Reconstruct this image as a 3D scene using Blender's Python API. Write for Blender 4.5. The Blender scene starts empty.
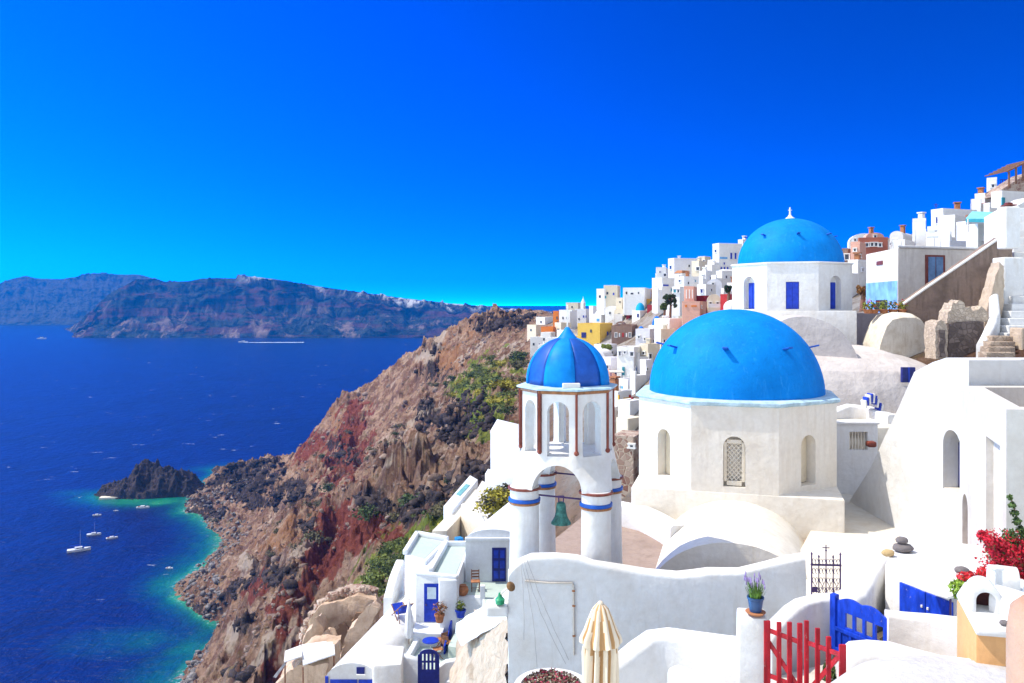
import bpy, bmesh, math, random
import numpy as np
from mathutils import Vector, Matrix, Quaternion

random.seed(7)
RNG = np.random.default_rng(11)
PI = math.pi
SC = bpy.context.scene
COL = SC.collection

# ------------------------------------------------------------------ camera, sky, sun, exposure
F = 796.0          # focal length in pixels of the 1024 wide frame
EYE = 100.0        # eye height above the sea
HZ = 305.0         # row of the horizon
cd = bpy.data.cameras.new('camera')
cam = bpy.data.objects.new('camera', cd)
COL.objects.link(cam)
cam.location = (0, 0, EYE)
cam.rotation_euler = (PI / 2, 0, 0)
cd.sensor_width = 36.0
cd.lens = 36.0 * F / 1024.0
cd.shift_y = -(341.5 - HZ) / 1024.0
cd.clip_start = 0.2
cd.clip_end = 200000.0
SC.camera = cam

SUN_EL = math.radians(54)
SUN_AZ = math.radians(-84)      # clockwise from +Y: the sun stands to the left
to_sun = Vector((math.sin(SUN_AZ) * math.cos(SUN_EL), math.cos(SUN_AZ) * math.cos(SUN_EL), math.sin(SUN_EL)))
w = bpy.data.worlds.new('World')
SC.world = w
w.use_nodes = True
nt = w.node_tree
bg = nt.nodes['Background']
sky = nt.nodes.new('ShaderNodeTexSky')
sky.sky_type = 'NISHITA'
sky.sun_disc = False
sky.sun_elevation = SUN_EL
sky.sun_rotation = SUN_AZ
sky.altitude = 0
sky.air_density = 1.0
sky.dust_density = 0.05
sky.ozone_density = 4.0
gam = nt.nodes.new('ShaderNodeGamma')
gam.inputs['Gamma'].default_value = 3.2
hs = nt.nodes.new('ShaderNodeHueSaturation')
hs.inputs['Saturation'].default_value = 1.25
hs.inputs['Value'].default_value = 0.090
hs.inputs['Hue'].default_value = 0.501
tc = nt.nodes.new('ShaderNodeTexCoord')
sx = nt.nodes.new('ShaderNodeSeparateXYZ'); cx = nt.nodes.new('ShaderNodeCombineXYZ')
rz_ = nt.nodes.new('ShaderNodeMath'); rz_.operation = 'MULTIPLY_ADD'; rz_.use_clamp = False
rz_.inputs[1].default_value = 0.80; rz_.inputs[2].default_value = 0.085     # very clear air: the milky band sits below the horizon
mz_ = nt.nodes.new('ShaderNodeMath'); mz_.operation = 'MAXIMUM'; mz_.inputs[1].default_value = 0.0
nt.links.new(tc.outputs['Generated'], sx.inputs[0])
nt.links.new(sx.outputs[0], cx.inputs[0]); nt.links.new(sx.outputs[1], cx.inputs[1])
nt.links.new(sx.outputs[2], mz_.inputs[0]); pw_ = nt.nodes.new('ShaderNodeMath'); pw_.operation = 'POWER'; pw_.inputs[1].default_value = 0.52; nt.links.new(mz_.outputs[0], pw_.inputs[0]); nt.links.new(pw_.outputs[0], rz_.inputs[0]); nt.links.new(rz_.outputs[0], cx.inputs[2])
nt.links.new(cx.outputs[0], sky.inputs['Vector'])
nt.links.new(sky.outputs[0], gam.inputs[0])
nt.links.new(gam.outputs[0], hs.inputs['Color'])
# unseen sky overhead and behind the viewer: paler and brighter, added as fill light
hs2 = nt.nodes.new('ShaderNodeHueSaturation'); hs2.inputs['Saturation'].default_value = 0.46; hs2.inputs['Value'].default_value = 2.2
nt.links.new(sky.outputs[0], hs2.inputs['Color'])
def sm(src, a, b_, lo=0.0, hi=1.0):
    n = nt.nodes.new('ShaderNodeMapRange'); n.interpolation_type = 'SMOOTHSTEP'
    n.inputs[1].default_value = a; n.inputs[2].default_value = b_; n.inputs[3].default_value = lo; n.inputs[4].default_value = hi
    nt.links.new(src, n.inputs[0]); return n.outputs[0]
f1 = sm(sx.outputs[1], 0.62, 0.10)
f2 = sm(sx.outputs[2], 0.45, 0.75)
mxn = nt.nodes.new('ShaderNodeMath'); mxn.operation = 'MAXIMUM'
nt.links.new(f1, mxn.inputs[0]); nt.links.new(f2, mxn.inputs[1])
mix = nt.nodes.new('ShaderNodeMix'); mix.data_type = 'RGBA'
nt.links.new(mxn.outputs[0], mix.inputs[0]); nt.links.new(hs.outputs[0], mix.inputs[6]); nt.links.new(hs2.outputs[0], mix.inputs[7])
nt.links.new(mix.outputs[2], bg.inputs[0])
bg.inputs[1].default_value = 0.10

sl = bpy.data.lights.new('sun', 'SUN')
sl.energy = 3.8
sl.angle = math.radians(0.5)
sl.color = (1.0, 0.94, 0.84)
so = bpy.data.objects.new('sun', sl)
COL.objects.link(so)
so.rotation_euler = to_sun.to_track_quat('Z', 'Y').to_euler()
so.location = (-40, 0, 160)

vs = SC.view_settings
SC.display_settings.display_device = 'sRGB'
vs.view_transform = 'Standard'
vs.look = 'None'
vs.exposure = 0.55
vs.gamma = 1.0
vs.use_curve_mapping = False
SC.cycles.max_bounces = 8
SC.cycles.diffuse_bounces = 5
SC.cycles.glossy_bounces = 3
SC.cycles.transparent_max_bounces = 8
SC.cycles.volume_bounces = 0
SC.cycles.use_denoising = True

# ------------------------------------------------------------------ helpers
def P(px, py, D):
    return Vector(((px - 512.0) / F * D, D, EYE - (py - HZ) / F * D))

def PZ(px, D, z):
    return Vector(((px - 512.0) / F * D, D, z))

def zat(py, D):
    return EYE - (py - HZ) / F * D

def S(npx, D):
    return npx / F * D

MW = {}            # world matrix of every object made here

def tag(o, label=None, cat=None, group=None, kind=None):
    if label: o['label'] = label
    if cat: o['category'] = cat
    if group: o['group'] = group
    if kind: o['kind'] = kind
    return o

def thing(name, loc, label, cat, rz=0.0, group=None):
    o = bpy.data.objects.new(name, None)
    COL.objects.link(o)
    o.empty_display_size = 0.2
    o.location = loc
    o.rotation_euler = (0, 0, rz)
    MW[o] = Matrix.Translation(loc) @ Matrix.Rotation(rz, 4, 'Z')
    return tag(o, label, cat, group)

def copy_tree(o, parent=None):
    c = o.copy()
    COL.objects.link(c)
    if parent: c.parent = parent
    for ch in [q for q in MW if q.parent == o]:
        copy_tree(ch, c)
    MW[c] = MW[o].copy()
    return c

def frame(origin, rz):
    return Matrix.Translation(origin) @ Matrix.Rotation(rz, 4, 'Z')

class MB:
    """collects shapes in world (or M) space, builds ONE mesh object"""
    def __init__(self, M=None):
        self.bm = bmesh.new()
        self.M = M or Matrix.Identity(4)
    def _t(self, vs, M=None):
        m = self.M @ M if M is not None else self.M
        for v in vs: v.co = m @ v.co
    def box(self, c, s, rz=0.0, M=None, bev=0.0, seg=2, rx=0.0, ry=0.0):
        r = bmesh.ops.create_cube(self.bm, size=1.0)
        vs = r['verts']
        m = Matrix.Translation(c) @ Matrix.Rotation(rz, 4, 'Z') @ Matrix.Rotation(ry, 4, 'Y') @ Matrix.Rotation(rx, 4, 'X') @ Matrix.Diagonal((s[0], s[1], s[2], 1))
        for v in vs: v.co = m @ v.co
        if bev > 0:
            es = list({e for v in vs for e in v.link_edges})
            rr = bmesh.ops.bevel(self.bm, geom=es, offset=min(bev, .49 * min(s)), segments=seg, profile=0.5, affect='EDGES')
            vs = list({v for f in rr['faces'] for v in f.verts} | {v for v in vs if v.is_valid})
        self._t(vs, M)
        return self
    def prism(self, pts, vec, M=None):
        """pts: planar polygon (Vectors), extruded by vec"""
        vec = Vector(vec)
        a = [self.bm.verts.new(Vector(p)) for p in pts]
        b = [self.bm.verts.new(Vector(p) + vec) for p in pts]
        n = len(pts)
        self.bm.faces.new(a)
        self.bm.faces.new(b[::-1])
        for i in range(n):
            self.bm.faces.new((a[i], b[i], b[(i + 1) % n], a[(i + 1) % n]))
        self._t(a + b, M)
        return self
    def loft(self, rings, closed=True, caps=True, M=None):
        R = [[self.bm.verts.new(Vector(p)) for p in ring] for ring in rings]
        n = len(R[0])
        for r0, r1 in zip(R, R[1:]):
            for i in range(n if closed else n - 1):
                j = (i + 1) % n
                self.bm.faces.new((r0[i], r0[j], r1[j], r1[i]))
        if caps and closed:
            self.bm.faces.new(R[0][::-1]); self.bm.faces.new(R[-1])
        self._t([v for r in R for v in r], M)
        return self
    def lathe(self, prof, c=(0, 0, 0), seg=24, M=None, a0=0.0, a1=2 * PI, wob=None):
        """prof: [(r, z)...] bottom to top"""
        c = Vector(c)
        full = abs(a1 - a0 - 2 * PI) < 1e-6
        n = seg if full else seg + 1
        R = []
        for (r, z) in prof:
            if r < 1e-5:
                R.append([self.bm.verts.new(c + Vector((0, 0, z)))])
            else:
                ring = []
                for k in range(n):
                    a = a0 + (a1 - a0) * k / seg
                    rr = r * (wob(a, z) if wob else 1)
                    ring.append(self.bm.verts.new(c + Vector((rr * math.cos(a), rr * math.sin(a), z))))
                R.append(ring)
        for r0, r1 in zip(R, R[1:]):
            m = n if full else n - 1
            for i in range(m):
                j = (i + 1) % n
                if len(r0) == 1 and len(r1) == 1: continue
                if len(r0) == 1: self.bm.faces.new((r0[0], r1[j], r1[i]))
                elif len(r1) == 1: self.bm.faces.new((r0[i], r0[j], r1[0]))
                else: self.bm.faces.new((r0[i], r0[j], r1[j], r1[i]))
        for r, flip in ((R[0], True), (R[-1], False)):
            if len(r) > 2 and full: self.bm.faces.new(r[::-1] if flip else r)
        self._t([v for r in R for v in r], M)
        return self
    def tube(self, pts, r, seg=8, M=None, cap=True):
        pts = [Vector(p) for p in pts]
        rs = r if isinstance(r, (list, tuple)) else [r] * len(pts)
        rings = []
        up = None
        for i, p in enumerate(pts):
            d = (pts[min(i + 1, len(pts) - 1)] - pts[max(i - 1, 0)])
            if d.length < 1e-9: d = Vector((0, 0, 1))
            d.normalize()
            if up is None:
                up = Vector((0, 0, 1)) if abs(d.z) < 0.9 else Vector((1, 0, 0))
            u = d.cross(up)
            if u.length < 1e-4: u = d.cross(Vector((0, 1, 0)))
            u.normalize()
            v = u.cross(d).normalized()
            up = v
            rings.append([p + (u * math.cos(2 * PI * k / seg) + v * math.sin(2 * PI * k / seg)) * rs[i] for k in range(seg)])
        return self.loft(rings, caps=cap, M=M)
    def sphere(self, c, r, sc=(1, 1, 1), sub=2, M=None):
        rr = bmesh.ops.create_icosphere(self.bm, subdivisions=sub, radius=r)
        vs = rr['verts']
        for v in vs: v.co = Vector((v.co.x * sc[0], v.co.y * sc[1], v.co.z * sc[2])) + Vector(c)
        self._t(vs, M)
        return self
    def quad(self, pts, M=None):
        a = [self.bm.verts.new(Vector(p)) for p in pts]
        self.bm.faces.new(a)
        self._t(a, M)
        return self
    def merge(self, other):
        me = bpy.data.meshes.new('t')
        other.bm.to_mesh(me)
        self.bm.from_mesh(me)
        bpy.data.meshes.remove(me)
        return self
    def subdiv(self, n=1):
        bmesh.ops.subdivide_edges(self.bm, edges=self.bm.edges[:], cuts=n, use_grid_fill=True)
        return self
    def chop(self, step):
        """cut long edges into a grid about 'step' apart"""
        for ax in range(3):
            cs = [v.co[ax] for v in self.bm.verts]
            lo, hi = min(cs), max(cs)
            k = max(1, int((hi - lo) / step))
            for i in range(1, k):
                co = Vector((0, 0, 0)); co[ax] = lo + (hi - lo) * i / k
                no = Vector((0, 0, 0)); no[ax] = 1
                bmesh.ops.bisect_plane(self.bm, geom=self.bm.verts[:] + self.bm.edges[:] + self.bm.faces[:], plane_co=co, plane_no=no)
        return self
    def wobble(self, amp, scale, seed=0.0):
        from mathutils import noise
        self.bm.normal_update()
        moves = []
        for v in self.bm.verts:
            q = v.co * scale + Vector((seed, seed * 1.7, seed * .3))
            moves.append(noise.noise_vector(q) * amp)
        for v, m in zip(self.bm.verts, moves): v.co += m
        return self
    def build(self, name, mat, parent=None, smooth=None, bev=0.0, seg=2, label=None, kind=None, cat=None, group=None):
        bm = self.bm
        bmesh.ops.remove_doubles(bm, verts=bm.verts[:], dist=1e-5)
        if bev > 0:
            es = [e for e in bm.edges if len(e.link_faces) == 2 and e.calc_face_angle(0) > 0.5]
            bmesh.ops.bevel(bm, geom=es, offset=bev, segments=seg, profile=0.5, affect='EDGES', clamp_overlap=True)
        bmesh.ops.recalc_face_normals(bm, faces=bm.faces[:])
        if parent is not None:
            inv = MW[parent].inverted()
            for v in bm.verts: v.co = inv @ v.co
            loc = None
        else:
            if bm.verts:
                xs = [v.co for v in bm.verts]
                lo = Vector([min(c[i] for c in xs) for i in range(3)]); hi = Vector([max(c[i] for c in xs) for i in range(3)])
                loc = Vector(((lo.x + hi.x) / 2, (lo.y + hi.y) / 2, lo.z))
            else: loc = Vector((0, 0, 0))
            for v in bm.verts: v.co -= loc
        me = bpy.data.meshes.new(name)
        bm.to_mesh(me)
        bm.free()
        return link(name, me, mat, parent, loc, smooth, label, kind, cat, group)

def link(name, me, mat, parent=None, loc=None, smooth=None, label=None, kind=None, cat=None, group=None):
    o = bpy.data.objects.new(name, me)
    COL.objects.link(o)
    for m in (mat if isinstance(mat, (list, tuple)) else [mat]):
        if m: me.materials.append(m)
    if parent is not None:
        o.parent = parent
        MW[o] = MW[parent].copy()
    else:
        o.location = loc or (0, 0, 0)
        MW[o] = Matrix.Translation(loc or (0, 0, 0))
    if smooth is not None and len(me.polygons):
        me.polygons.foreach_set('use_smooth', [True] * len(me.polygons))
        if smooth < 3.1:
            me.set_sharp_from_angle(angle=smooth)
    tag(o, label, cat, group, kind)
    return o

def boolean(target, cutters, op='DIFFERENCE'):
    """MB minus list of MB -> MB"""
    def mk(mb):
        bmesh.ops.remove_doubles(mb.bm, verts=mb.bm.verts[:], dist=1e-5)
        bmesh.ops.recalc_face_normals(mb.bm, faces=mb.bm.faces[:])
        me = bpy.data.meshes.new('t'); mb.bm.to_mesh(me); mb.bm.free()
        o = bpy.data.objects.new('t', me); COL.objects.link(o); return o
    t = mk(target)
    cs = [mk(c) for c in cutters]
    for c in cs:
        m = t.modifiers.new('b', 'BOOLEAN'); m.operation = op; m.object = c; m.solver = 'EXACT'
    dg = bpy.context.evaluated_depsgraph_get()
    me = bpy.data.meshes.new_from_object(t.evaluated_get(dg))
    out = MB(); out.bm.from_mesh(me)
    for o in [t] + cs:
        d = o.data; bpy.data.objects.remove(o); bpy.data.meshes.remove(d)
    bpy.data.meshes.remove(me)
    return out

def arch_pts(cx, z0, z1, wd, n=10, y=0.0):
    """outline in XZ: rectangle with a half-round head, top at z1"""
    r = wd / 2
    zs = z1 - r
    pts = [Vector((cx - r, y, z0)), Vector((cx + r, y, z0))]
    for k in range(n + 1):
        a = PI * k / n
        pts.append(Vector((cx + r * math.cos(a), y, zs + r * math.sin(a))))
    return pts

# ------------------------------------------------------------------ numpy noise
def _h(ix, iy, s):
    n = (ix.astype(np.int64) * 374761393 + iy.astype(np.int64) * 668265263 + s * 1442695041) & 0xffffffff
    n = ((n ^ (n >> 13)) * 1274126177) & 0xffffffff
    n = n ^ (n >> 16)
    return (n & 0xffff).astype(np.float64) / 65535.0
def vnoise(x, y, s=0):
    ix = np.floor(x); iy = np.floor(y)
    fx = x - ix; fy = y - iy
    fx = fx * fx * fx * (fx * (fx * 6 - 15) + 10); fy = fy * fy * fy * (fy * (fy * 6 - 15) + 10)
    a = _h(ix, iy, s); b = _h(ix + 1, iy, s); c = _h(ix, iy + 1, s); d = _h(ix + 1, iy + 1, s)
    return ((a * (1 - fx) + b * fx) * (1 - fy) + (c * (1 - fx) + d * fx) * fy) * 2 - 1
def fbm(x, y, o=5, s=0, g=0.5):
    t = 0; a = 1.0; n = 0
    for k in range(o):
        t = t + a * vnoise(x * 2 ** k + 17.3 * k, y * 2 ** k - 9.1 * k, s + k); n += a; a *= g
    return t / n
def ridged(x, y, o=5, s=0, g=0.55):
    t = 0; a = 1.0; n = 0
    for k in range(o):
        t = t + a * (1 - np.abs(vnoise(x * 2 ** k + 5.7 * k, y * 2 ** k + 3.3 * k, s + k)) * 2); n += a; a *= g
    return t / n

# ------------------------------------------------------------------ materials
def mat_new(name):
    m = bpy.data.materials.new(name); m.use_nodes = True
    t = m.node_tree
    return m, t, t.nodes['Principled BSDF']
def N(t, typ, **kw):
    n = t.nodes.new(typ)
    for k, v in kw.items():
        if k.startswith('i_'):
            n.inputs[int(k[2:]) if k[2:].isdigit() else k[2:].replace('_', ' ')].default_value = v
        else: setattr(n, k, v)
    return n
def mixc(t, fac, a, b):
    n = t.nodes.new('ShaderNodeMix'); n.data_type = 'RGBA'
    for src, i in ((fac, 0), (a, 6), (b, 7)):
        if hasattr(src, 'links'): t.links.new(src, n.inputs[i])
        elif i == 0: n.inputs[0].default_value = src
        else: n.inputs[i].default_value = (src[0], src[1], src[2], 1)
    return n.outputs[2]
def ramp(t, src, stops):
    n = t.nodes.new('ShaderNodeValToRGB')
    e = n.color_ramp.elements
    while len(e) < len(stops): e.new(0.5)
    for el, (p, c) in zip(e, stops):
        el.position = p
        el.color = (c, c, c, 1) if isinstance(c, (int, float)) else (c[0], c[1], c[2], 1)
    t.links.new(src, n.inputs[0])
    return n.outputs[0]
def coords(t):
    g = t.nodes.new('ShaderNodeNewGeometry')
    return g.outputs['Position']
def noise_n(t, scale, det=5, rough=.55, vec=None, dist=0.0):
    n = N(t, 'ShaderNodeTexNoise')
    n.inputs['Scale'].default_value = scale; n.inputs['Detail'].default_value = det
    n.inputs['Roughness'].default_value = rough; n.inputs['Distortion'].default_value = dist
    t.links.new(vec if vec is not None else coords(t), n.inputs['Vector'])
    return n.outputs['Fac']
def stretch(t, sx, sy, sz):
    m = N(t, 'ShaderNodeVectorMath', operation='MULTIPLY')
    t.links.new(coords(t), m.inputs[0]); m.inputs[1].default_value = (sx, sy, sz)
    return m.outputs[0]
def bump(t, bsdf, h, strength=.3, dist=.02):
    b = N(t, 'ShaderNodeBump'); b.inputs['Strength'].default_value = strength; b.inputs['Distance'].default_value = dist
    t.links.new(h, b.inputs['Height']); t.links.new(b.outputs[0], bsdf.inputs['Normal'])
    return b
def fmul(t, a, b):
    n = N(t, 'ShaderNodeMath', operation='MULTIPLY')
    for s, i in ((a, 0), (b, 1)):
        if hasattr(s, 'links'): t.links.new(s, n.inputs[i])
        else: n.inputs[i].default_value = s
    return n.outputs[0]
def fadd(t, a, b):
    n = N(t, 'ShaderNodeMath', operation='ADD'); n.use_clamp = False
    for s, i in ((a, 0), (b, 1)):
        if hasattr(s, 'links'): t.links.new(s, n.inputs[i])
        else: n.inputs[i].default_value = s
    return n.outputs[0]

MATS = {}
def chipped(name, col, under=(.42, .36, .30)):
    m, t, b = mat_new(name)
    n1 = noise_n(t, 9, 6, .6, stretch(t, 1, 1, .35)); n2 = noise_n(t, 26, 8, .75, stretch(t, 1, 1, .5)); n3 = noise_n(t, 3, 4, .6)
    c = mixc(t, ramp(t, n1, [(.35, 0), (.65, 1)]), tuple(k * .62 for k in col), tuple(min(1, k * 1.12 + .004) for k in col))
    ch = fmul(t, ramp(t, n2, [(.61, 0), (.66, 1)]), ramp(t, n3, [(.45, 0), (.6, 1)]))
    t.links.new(mixc(t, fmul(t, ch, .8), c, under), b.inputs['Base Color'])
    b.inputs['Roughness'].default_value = .5; b.inputs['Specular IOR Level'].default_value = .3
    bump(t, b, fadd(t, n1, n2), .3, .01)
    return m

def dome_paint(name, col):
    m, t, b = mat_new(name)
    n1 = noise_n(t, 1.1, 6, .6); n2 = noise_n(t, 9, 8, .7); n3 = noise_n(t, 2.2, 7, .7, stretch(t, 3, 3, .6), .4)
    c = mixc(t, ramp(t, n1, [(.35, 0), (.68, 1)]), tuple(k * .80 for k in col), col)
    c = mixc(t, ramp(t, n2, [(.30, .55), (.46, 0)]), c, tuple(k * .62 for k in col))
    c = mixc(t, ramp(t, n3, [(.56, 0), (.76, .35)]), c, (.06, .40, .84))
    t.links.new(c, b.inputs['Base Color'])
    b.inputs['Roughness'].default_value = .62; b.inputs['Specular IOR Level'].default_value = .10
    bump(t, b, fadd(t, fmul(t, n1, 2), fmul(t, n2, .7)), .45, .05)
    return m

def plaster(col, dirt=(.55, .45, .33), amt=.35, rough=.85, sc=1.0, bs=.35, key=None, streak=True):
    """lime plaster: brush unevenness, faint stains, rain streaks"""
    k = ('pl', col, dirt, amt, sc, bs)
    if k in MATS: return MATS[k]
    m, t, b = mat_new(key or 'plaster')
    n1 = noise_n(t, .9 * sc, 6, .6)
    n2 = noise_n(t, 7 * sc, 5, .6)
    st = noise_n(t, 1.6 * sc, 6, .65, stretch(t, 2.6, 2.6, .35), .3)
    f1 = ramp(t, n1, [(.46, 0), (.74, 1)])
    f2 = ramp(t, st, [(.49, 0), (.76, 1)])
    mx = N(t, 'ShaderNodeMath', operation='MAXIMUM'); t.links.new(f1, mx.inputs[0]); t.links.new(f2, mx.inputs[1])
    ml = N(t, 'ShaderNodeMath', operation='MULTIPLY'); t.links.new(mx.outputs[0], ml.inputs[0]); ml.inputs[1].default_value = amt
    c0 = mixc(t, ramp(t, n2, [(.3, 0), (.7, 1)]), tuple(c * .90 for c in col), col)
    t.links.new(mixc(t, ml.outputs[0], c0, dirt), b.inputs['Base Color'])
    b.inputs['Roughness'].default_value = rough
    b.inputs['Specular IOR Level'].default_value = .2
    n3 = fadd(t, noise_n(t, 5 * sc, 8, .65), fmul(t, noise_n(t, 1.1 * sc, 3, .5), 2.5))
    bump(t, b, n3, bs, .06 / sc)
    MATS[k] = m
    return m
def paint(col, rough=.5, var=.12, sc=6.0, bs=.08, key=None, spec=.35):
    k = ('pt', col, rough, var, sc, bs)
    if k in MATS: return MATS[k]
    m, t, b = mat_new(key or 'paint')
    n1 = noise_n(t, sc, 6, .6)
    dark = tuple(c * (1 - var * 1.6) for c in col); lite = tuple(min(1, c * (1 + var) + var * .03) for c in col)
    t.links.new(mixc(t, ramp(t, n1, [(.3, 0), (.7, 1)]), dark, lite), b.inputs['Base Color'])
    b.inputs['Roughness'].default_value = rough
    b.inputs['Specular IOR Level'].default_value = spec
    bump(t, b, noise_n(t, sc * 5, 4, .6), bs, .01)
    MATS[k] = m
    return m
def glass_dark(col=(.02, .03, .05)):
    k = ('gl', col)
    if k in MATS: return MATS[k]
    m, t, b = mat_new('window_glass')
    b.inputs['Base Color'].default_value = (*col, 1); b.inputs['Roughness'].default_value = .12
    MATS[k] = m
    return m

WHITE = plaster((.73, .725, .71), (.46, .38, .28), .40, key='whitewash')
WHITE2 = plaster((.78, .77, .76), (.50, .45, .38), .30, sc=.4, bs=.25, key='whitewash_far')
CREAM = plaster((.72, .66, .55), (.50, .40, .26), .35, key='cream_plaster')
BLUE = paint((.004, .035, .38), .45, .25, 5, key='cobalt_paint')
# ------------------------------------------------------------------ terrain
ctrl = []
def cp(px, py, D): ctrl.append(tuple(P(px, py, D)))
def cw(x, y, z): ctrl.append((x, y, z))
# coast line and the sea bed beyond it
coast = [(150, 760, None), (178, 683, None), (205, 655, None), (229, 640, None), (222, 625, None), (200, 612, None), (178, 595, None), (195, 572, None),
         (213, 556, None), (222, 540, None), (212, 527, None), (186, 512, None), (192, 497, None), (208, 484, None), (216, 470, None)]
for px, py, _ in coast:
    D = EYE * F / (py - HZ)
    p = P(px, py, D)
    cw(p.x, p.y, 0.2)
    d = Vector((-1.0, .25, 0)).normalized()
    for off, z in ((14, -5), (45, -16), (110, -30)):
        if off < 40 or p.x - off > -190: cw(p.x + d.x * off, p.y + d.y * off, z)
for x, y in ((-80, 110), (-74, 60), (-66, 20)):
    cw(x, y, 0.2); cw(x - 25, y, -8); cw(x - 80, y, -20)
for x, y, z in ((-150, 475, 0.2), (-100, 500, 0.2), (-40, 520, 0.2), (60, 540, .2), (-190, 470, -12), (-150, 520, -14), (-60, 570, -16), (60, 600, -16), (200, 600, 0), (-230, 560, -25), (-260, 300, -25), (-260, 450, -25)):
    cw(x, y, z)
# headland crest (the outline against the sea)
for px, py, D in ((216, 472, 452), (240, 466, 446), (265, 461, 442), (288, 458, 440), (310, 440, 438), (322, 424, 435), (335, 404, 432), (352, 393, 425), (385, 374, 408), (412, 360, 395), (430, 348, 380),
                  (436, 336, 374), (445, 325, 368), (470, 319, 360), (500, 314, 350), (540, 310, 340)):
    cp(px, py, D)
    p = P(px, py, D)
    cw(p.x + 14, p.y + 42, max(1.0, p.z * .42))
    cw(p.x + 30, p.y + 80, max(.5, p.z * .15))
# seaward slope
for px, py, D in ((232, 500, 400), (250, 480, 425), (262, 520, 330), (240, 545, 300), (235, 575, 255), (255, 560, 238), (215, 590, 262), (245, 605, 215), (228, 612, 228),
                  (290, 470, 415), (300, 510, 270), (300, 555, 205), (330, 440, 390), (332, 480, 330), (345, 520, 215), (380, 395, 375), (370, 430, 340), (360, 480, 265),
                  (410, 390, 340), (400, 430, 285), (400, 470, 235), (440, 355, 340), (440, 380, 310), (450, 420, 235), (440, 450, 200), (430, 490, 165),
                  (480, 345, 305), (480, 370, 260), (478, 400, 205), (485, 435, 150), (470, 465, 130), (500, 330, 300), (510, 350, 245), (512, 380, 190), (505, 410, 160),
                  (310, 590, 165), (290, 620, 150), (270, 640, 150), (252, 660, 165), (235, 675, 185), (250, 640, 190), (280, 590, 190), (330, 560, 160), (350, 545, 145),
                  (320, 620, 122), (292, 655, 110), (275, 678, 112), (340, 590, 118), (370, 545, 120), (400, 520, 120), (420, 500, 130), (380, 575, 92), (400, 560, 82),
                  (330, 635, 90), (310, 660, 82), (430, 530, 95), (460, 505, 92), (480, 490, 88)):
    cp(px, py, D)
# under the cave houses, steep ground in front of them
for px, py, D in ((285, 683, 72), (300, 690, 62), (340, 640, 64), (360, 610, 66), (380, 600, 60), (340, 720, 50), (400, 650, 52), (400, 760, 40), (430, 610, 55), (440, 570, 66),
                  (470, 540, 70), (490, 590, 55), (470, 700, 43), (490, 790, 30), (505, 740, 25), (505, 670, 32), (250, 760, 70), (200, 800, 90), (300, 850, 42)):
    cp(px, py, D)
for x, y, z in ((0, 14, 90), (-6, 14, 84), (-14, 14, 72), (-25, 16, 52), (-10, 24, 79), (-20, 30, 62), (-30, 40, 48), (4, 14, 91), (10, 14, 92), (18, 14, 92), (-45, 30, 25), (-45, 60, 32), (-50, 90, 30), (-60, 130, 24),
                (2, 20, 87), (8, 25, 90.5), (14, 25, 91), (20, 22, 92), (3, 30, 88.5), (8, 32, 91), (16, 32, 95.5), (24, 30, 97), (14, 40, 96), (22, 42, 98), (30, 40, 101)):
    cw(x, y, z)
# the village hillside
for px, py, D in ((545, 420, 60), (545, 395, 105), (550, 365, 160), (555, 345, 205), (560, 327, 255), (565, 316, 320),
                  (620, 440, 50), (620, 420, 72), (620, 400, 90), (625, 365, 130), (625, 338, 175), (620, 316, 235), (615, 308, 290),
                  (680, 400, 50), (680, 350, 85), (680, 322, 120), (680, 298, 155), (685, 280, 180), (690, 276, 220),
                  (740, 330, 75), (740, 300, 110), (735, 275, 140), (735, 262, 160), (735, 268, 220),
                  (800, 330, 55), (800, 290, 90), (800, 262, 130), (800, 262, 170),
                  (860, 318, 55), (860, 290, 70), (860, 262, 100), (860, 258, 120), (860, 268, 200),
                  (940, 290, 50), (940, 265, 62), (940, 240, 80), (940, 240, 95), (940, 248, 160),
                  (1010, 300, 38), (1010, 262, 46), (1010, 230, 60), (1010, 212, 75), (1010, 200, 95), (1010, 215, 150),
                  (1100, 300, 30), (1100, 200, 50), (1100, 180, 80), (1100, 190, 140)):
    p = P(px, py, D); cw(p.x, p.y, p.z - .6)
for x, y, z in ((60, 300, 104), (120, 300, 96), (60, 420, 85), (200, 300, 90), (200, 100, 104), (120, 60, 107), (60, 20, 104), (40, 14, 99)):
    cw(x, y, z)
ctrl = np.array(ctrl)
_c = ctrl[:, :2]; _z = ctrl[:, 2]
_d = np.linalg.norm(_c[:, None] - _c[None], axis=2)
_A = np.sqrt(_d ** 2 + 4.0) + np.eye(len(_c)) * -.0
_n = len(_c)
_Q = np.zeros((_n + 3, _n + 3)); _Q[:_n, :_n] = _A - np.eye(_n) * 1.2
_Q[:_n, _n] = 1; _Q[:_n, _n + 1:] = _c / 100; _Q[_n:, :_n] = _Q[:_n, _n:].T
_w = np.linalg.solve(_Q, np.concatenate([_z, np.zeros(3)]))
def base_height(x, y):
    sh = np.shape(x)
    x = np.ravel(x); y = np.ravel(y)
    out = np.zeros(len(x))
    for i in range(0, len(x), 20000):
        q = np.stack([x[i:i + 20000], y[i:i + 20000]], 1)
        d = np.sqrt(((q[:, None] - _c[None]) ** 2).sum(2) + 4.0)
        out[i:i + 20000] = d @ _w[:_n] + _w[_n] + q @ (_w[_n + 1:] / 100)
    return out.reshape(sh)

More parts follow.
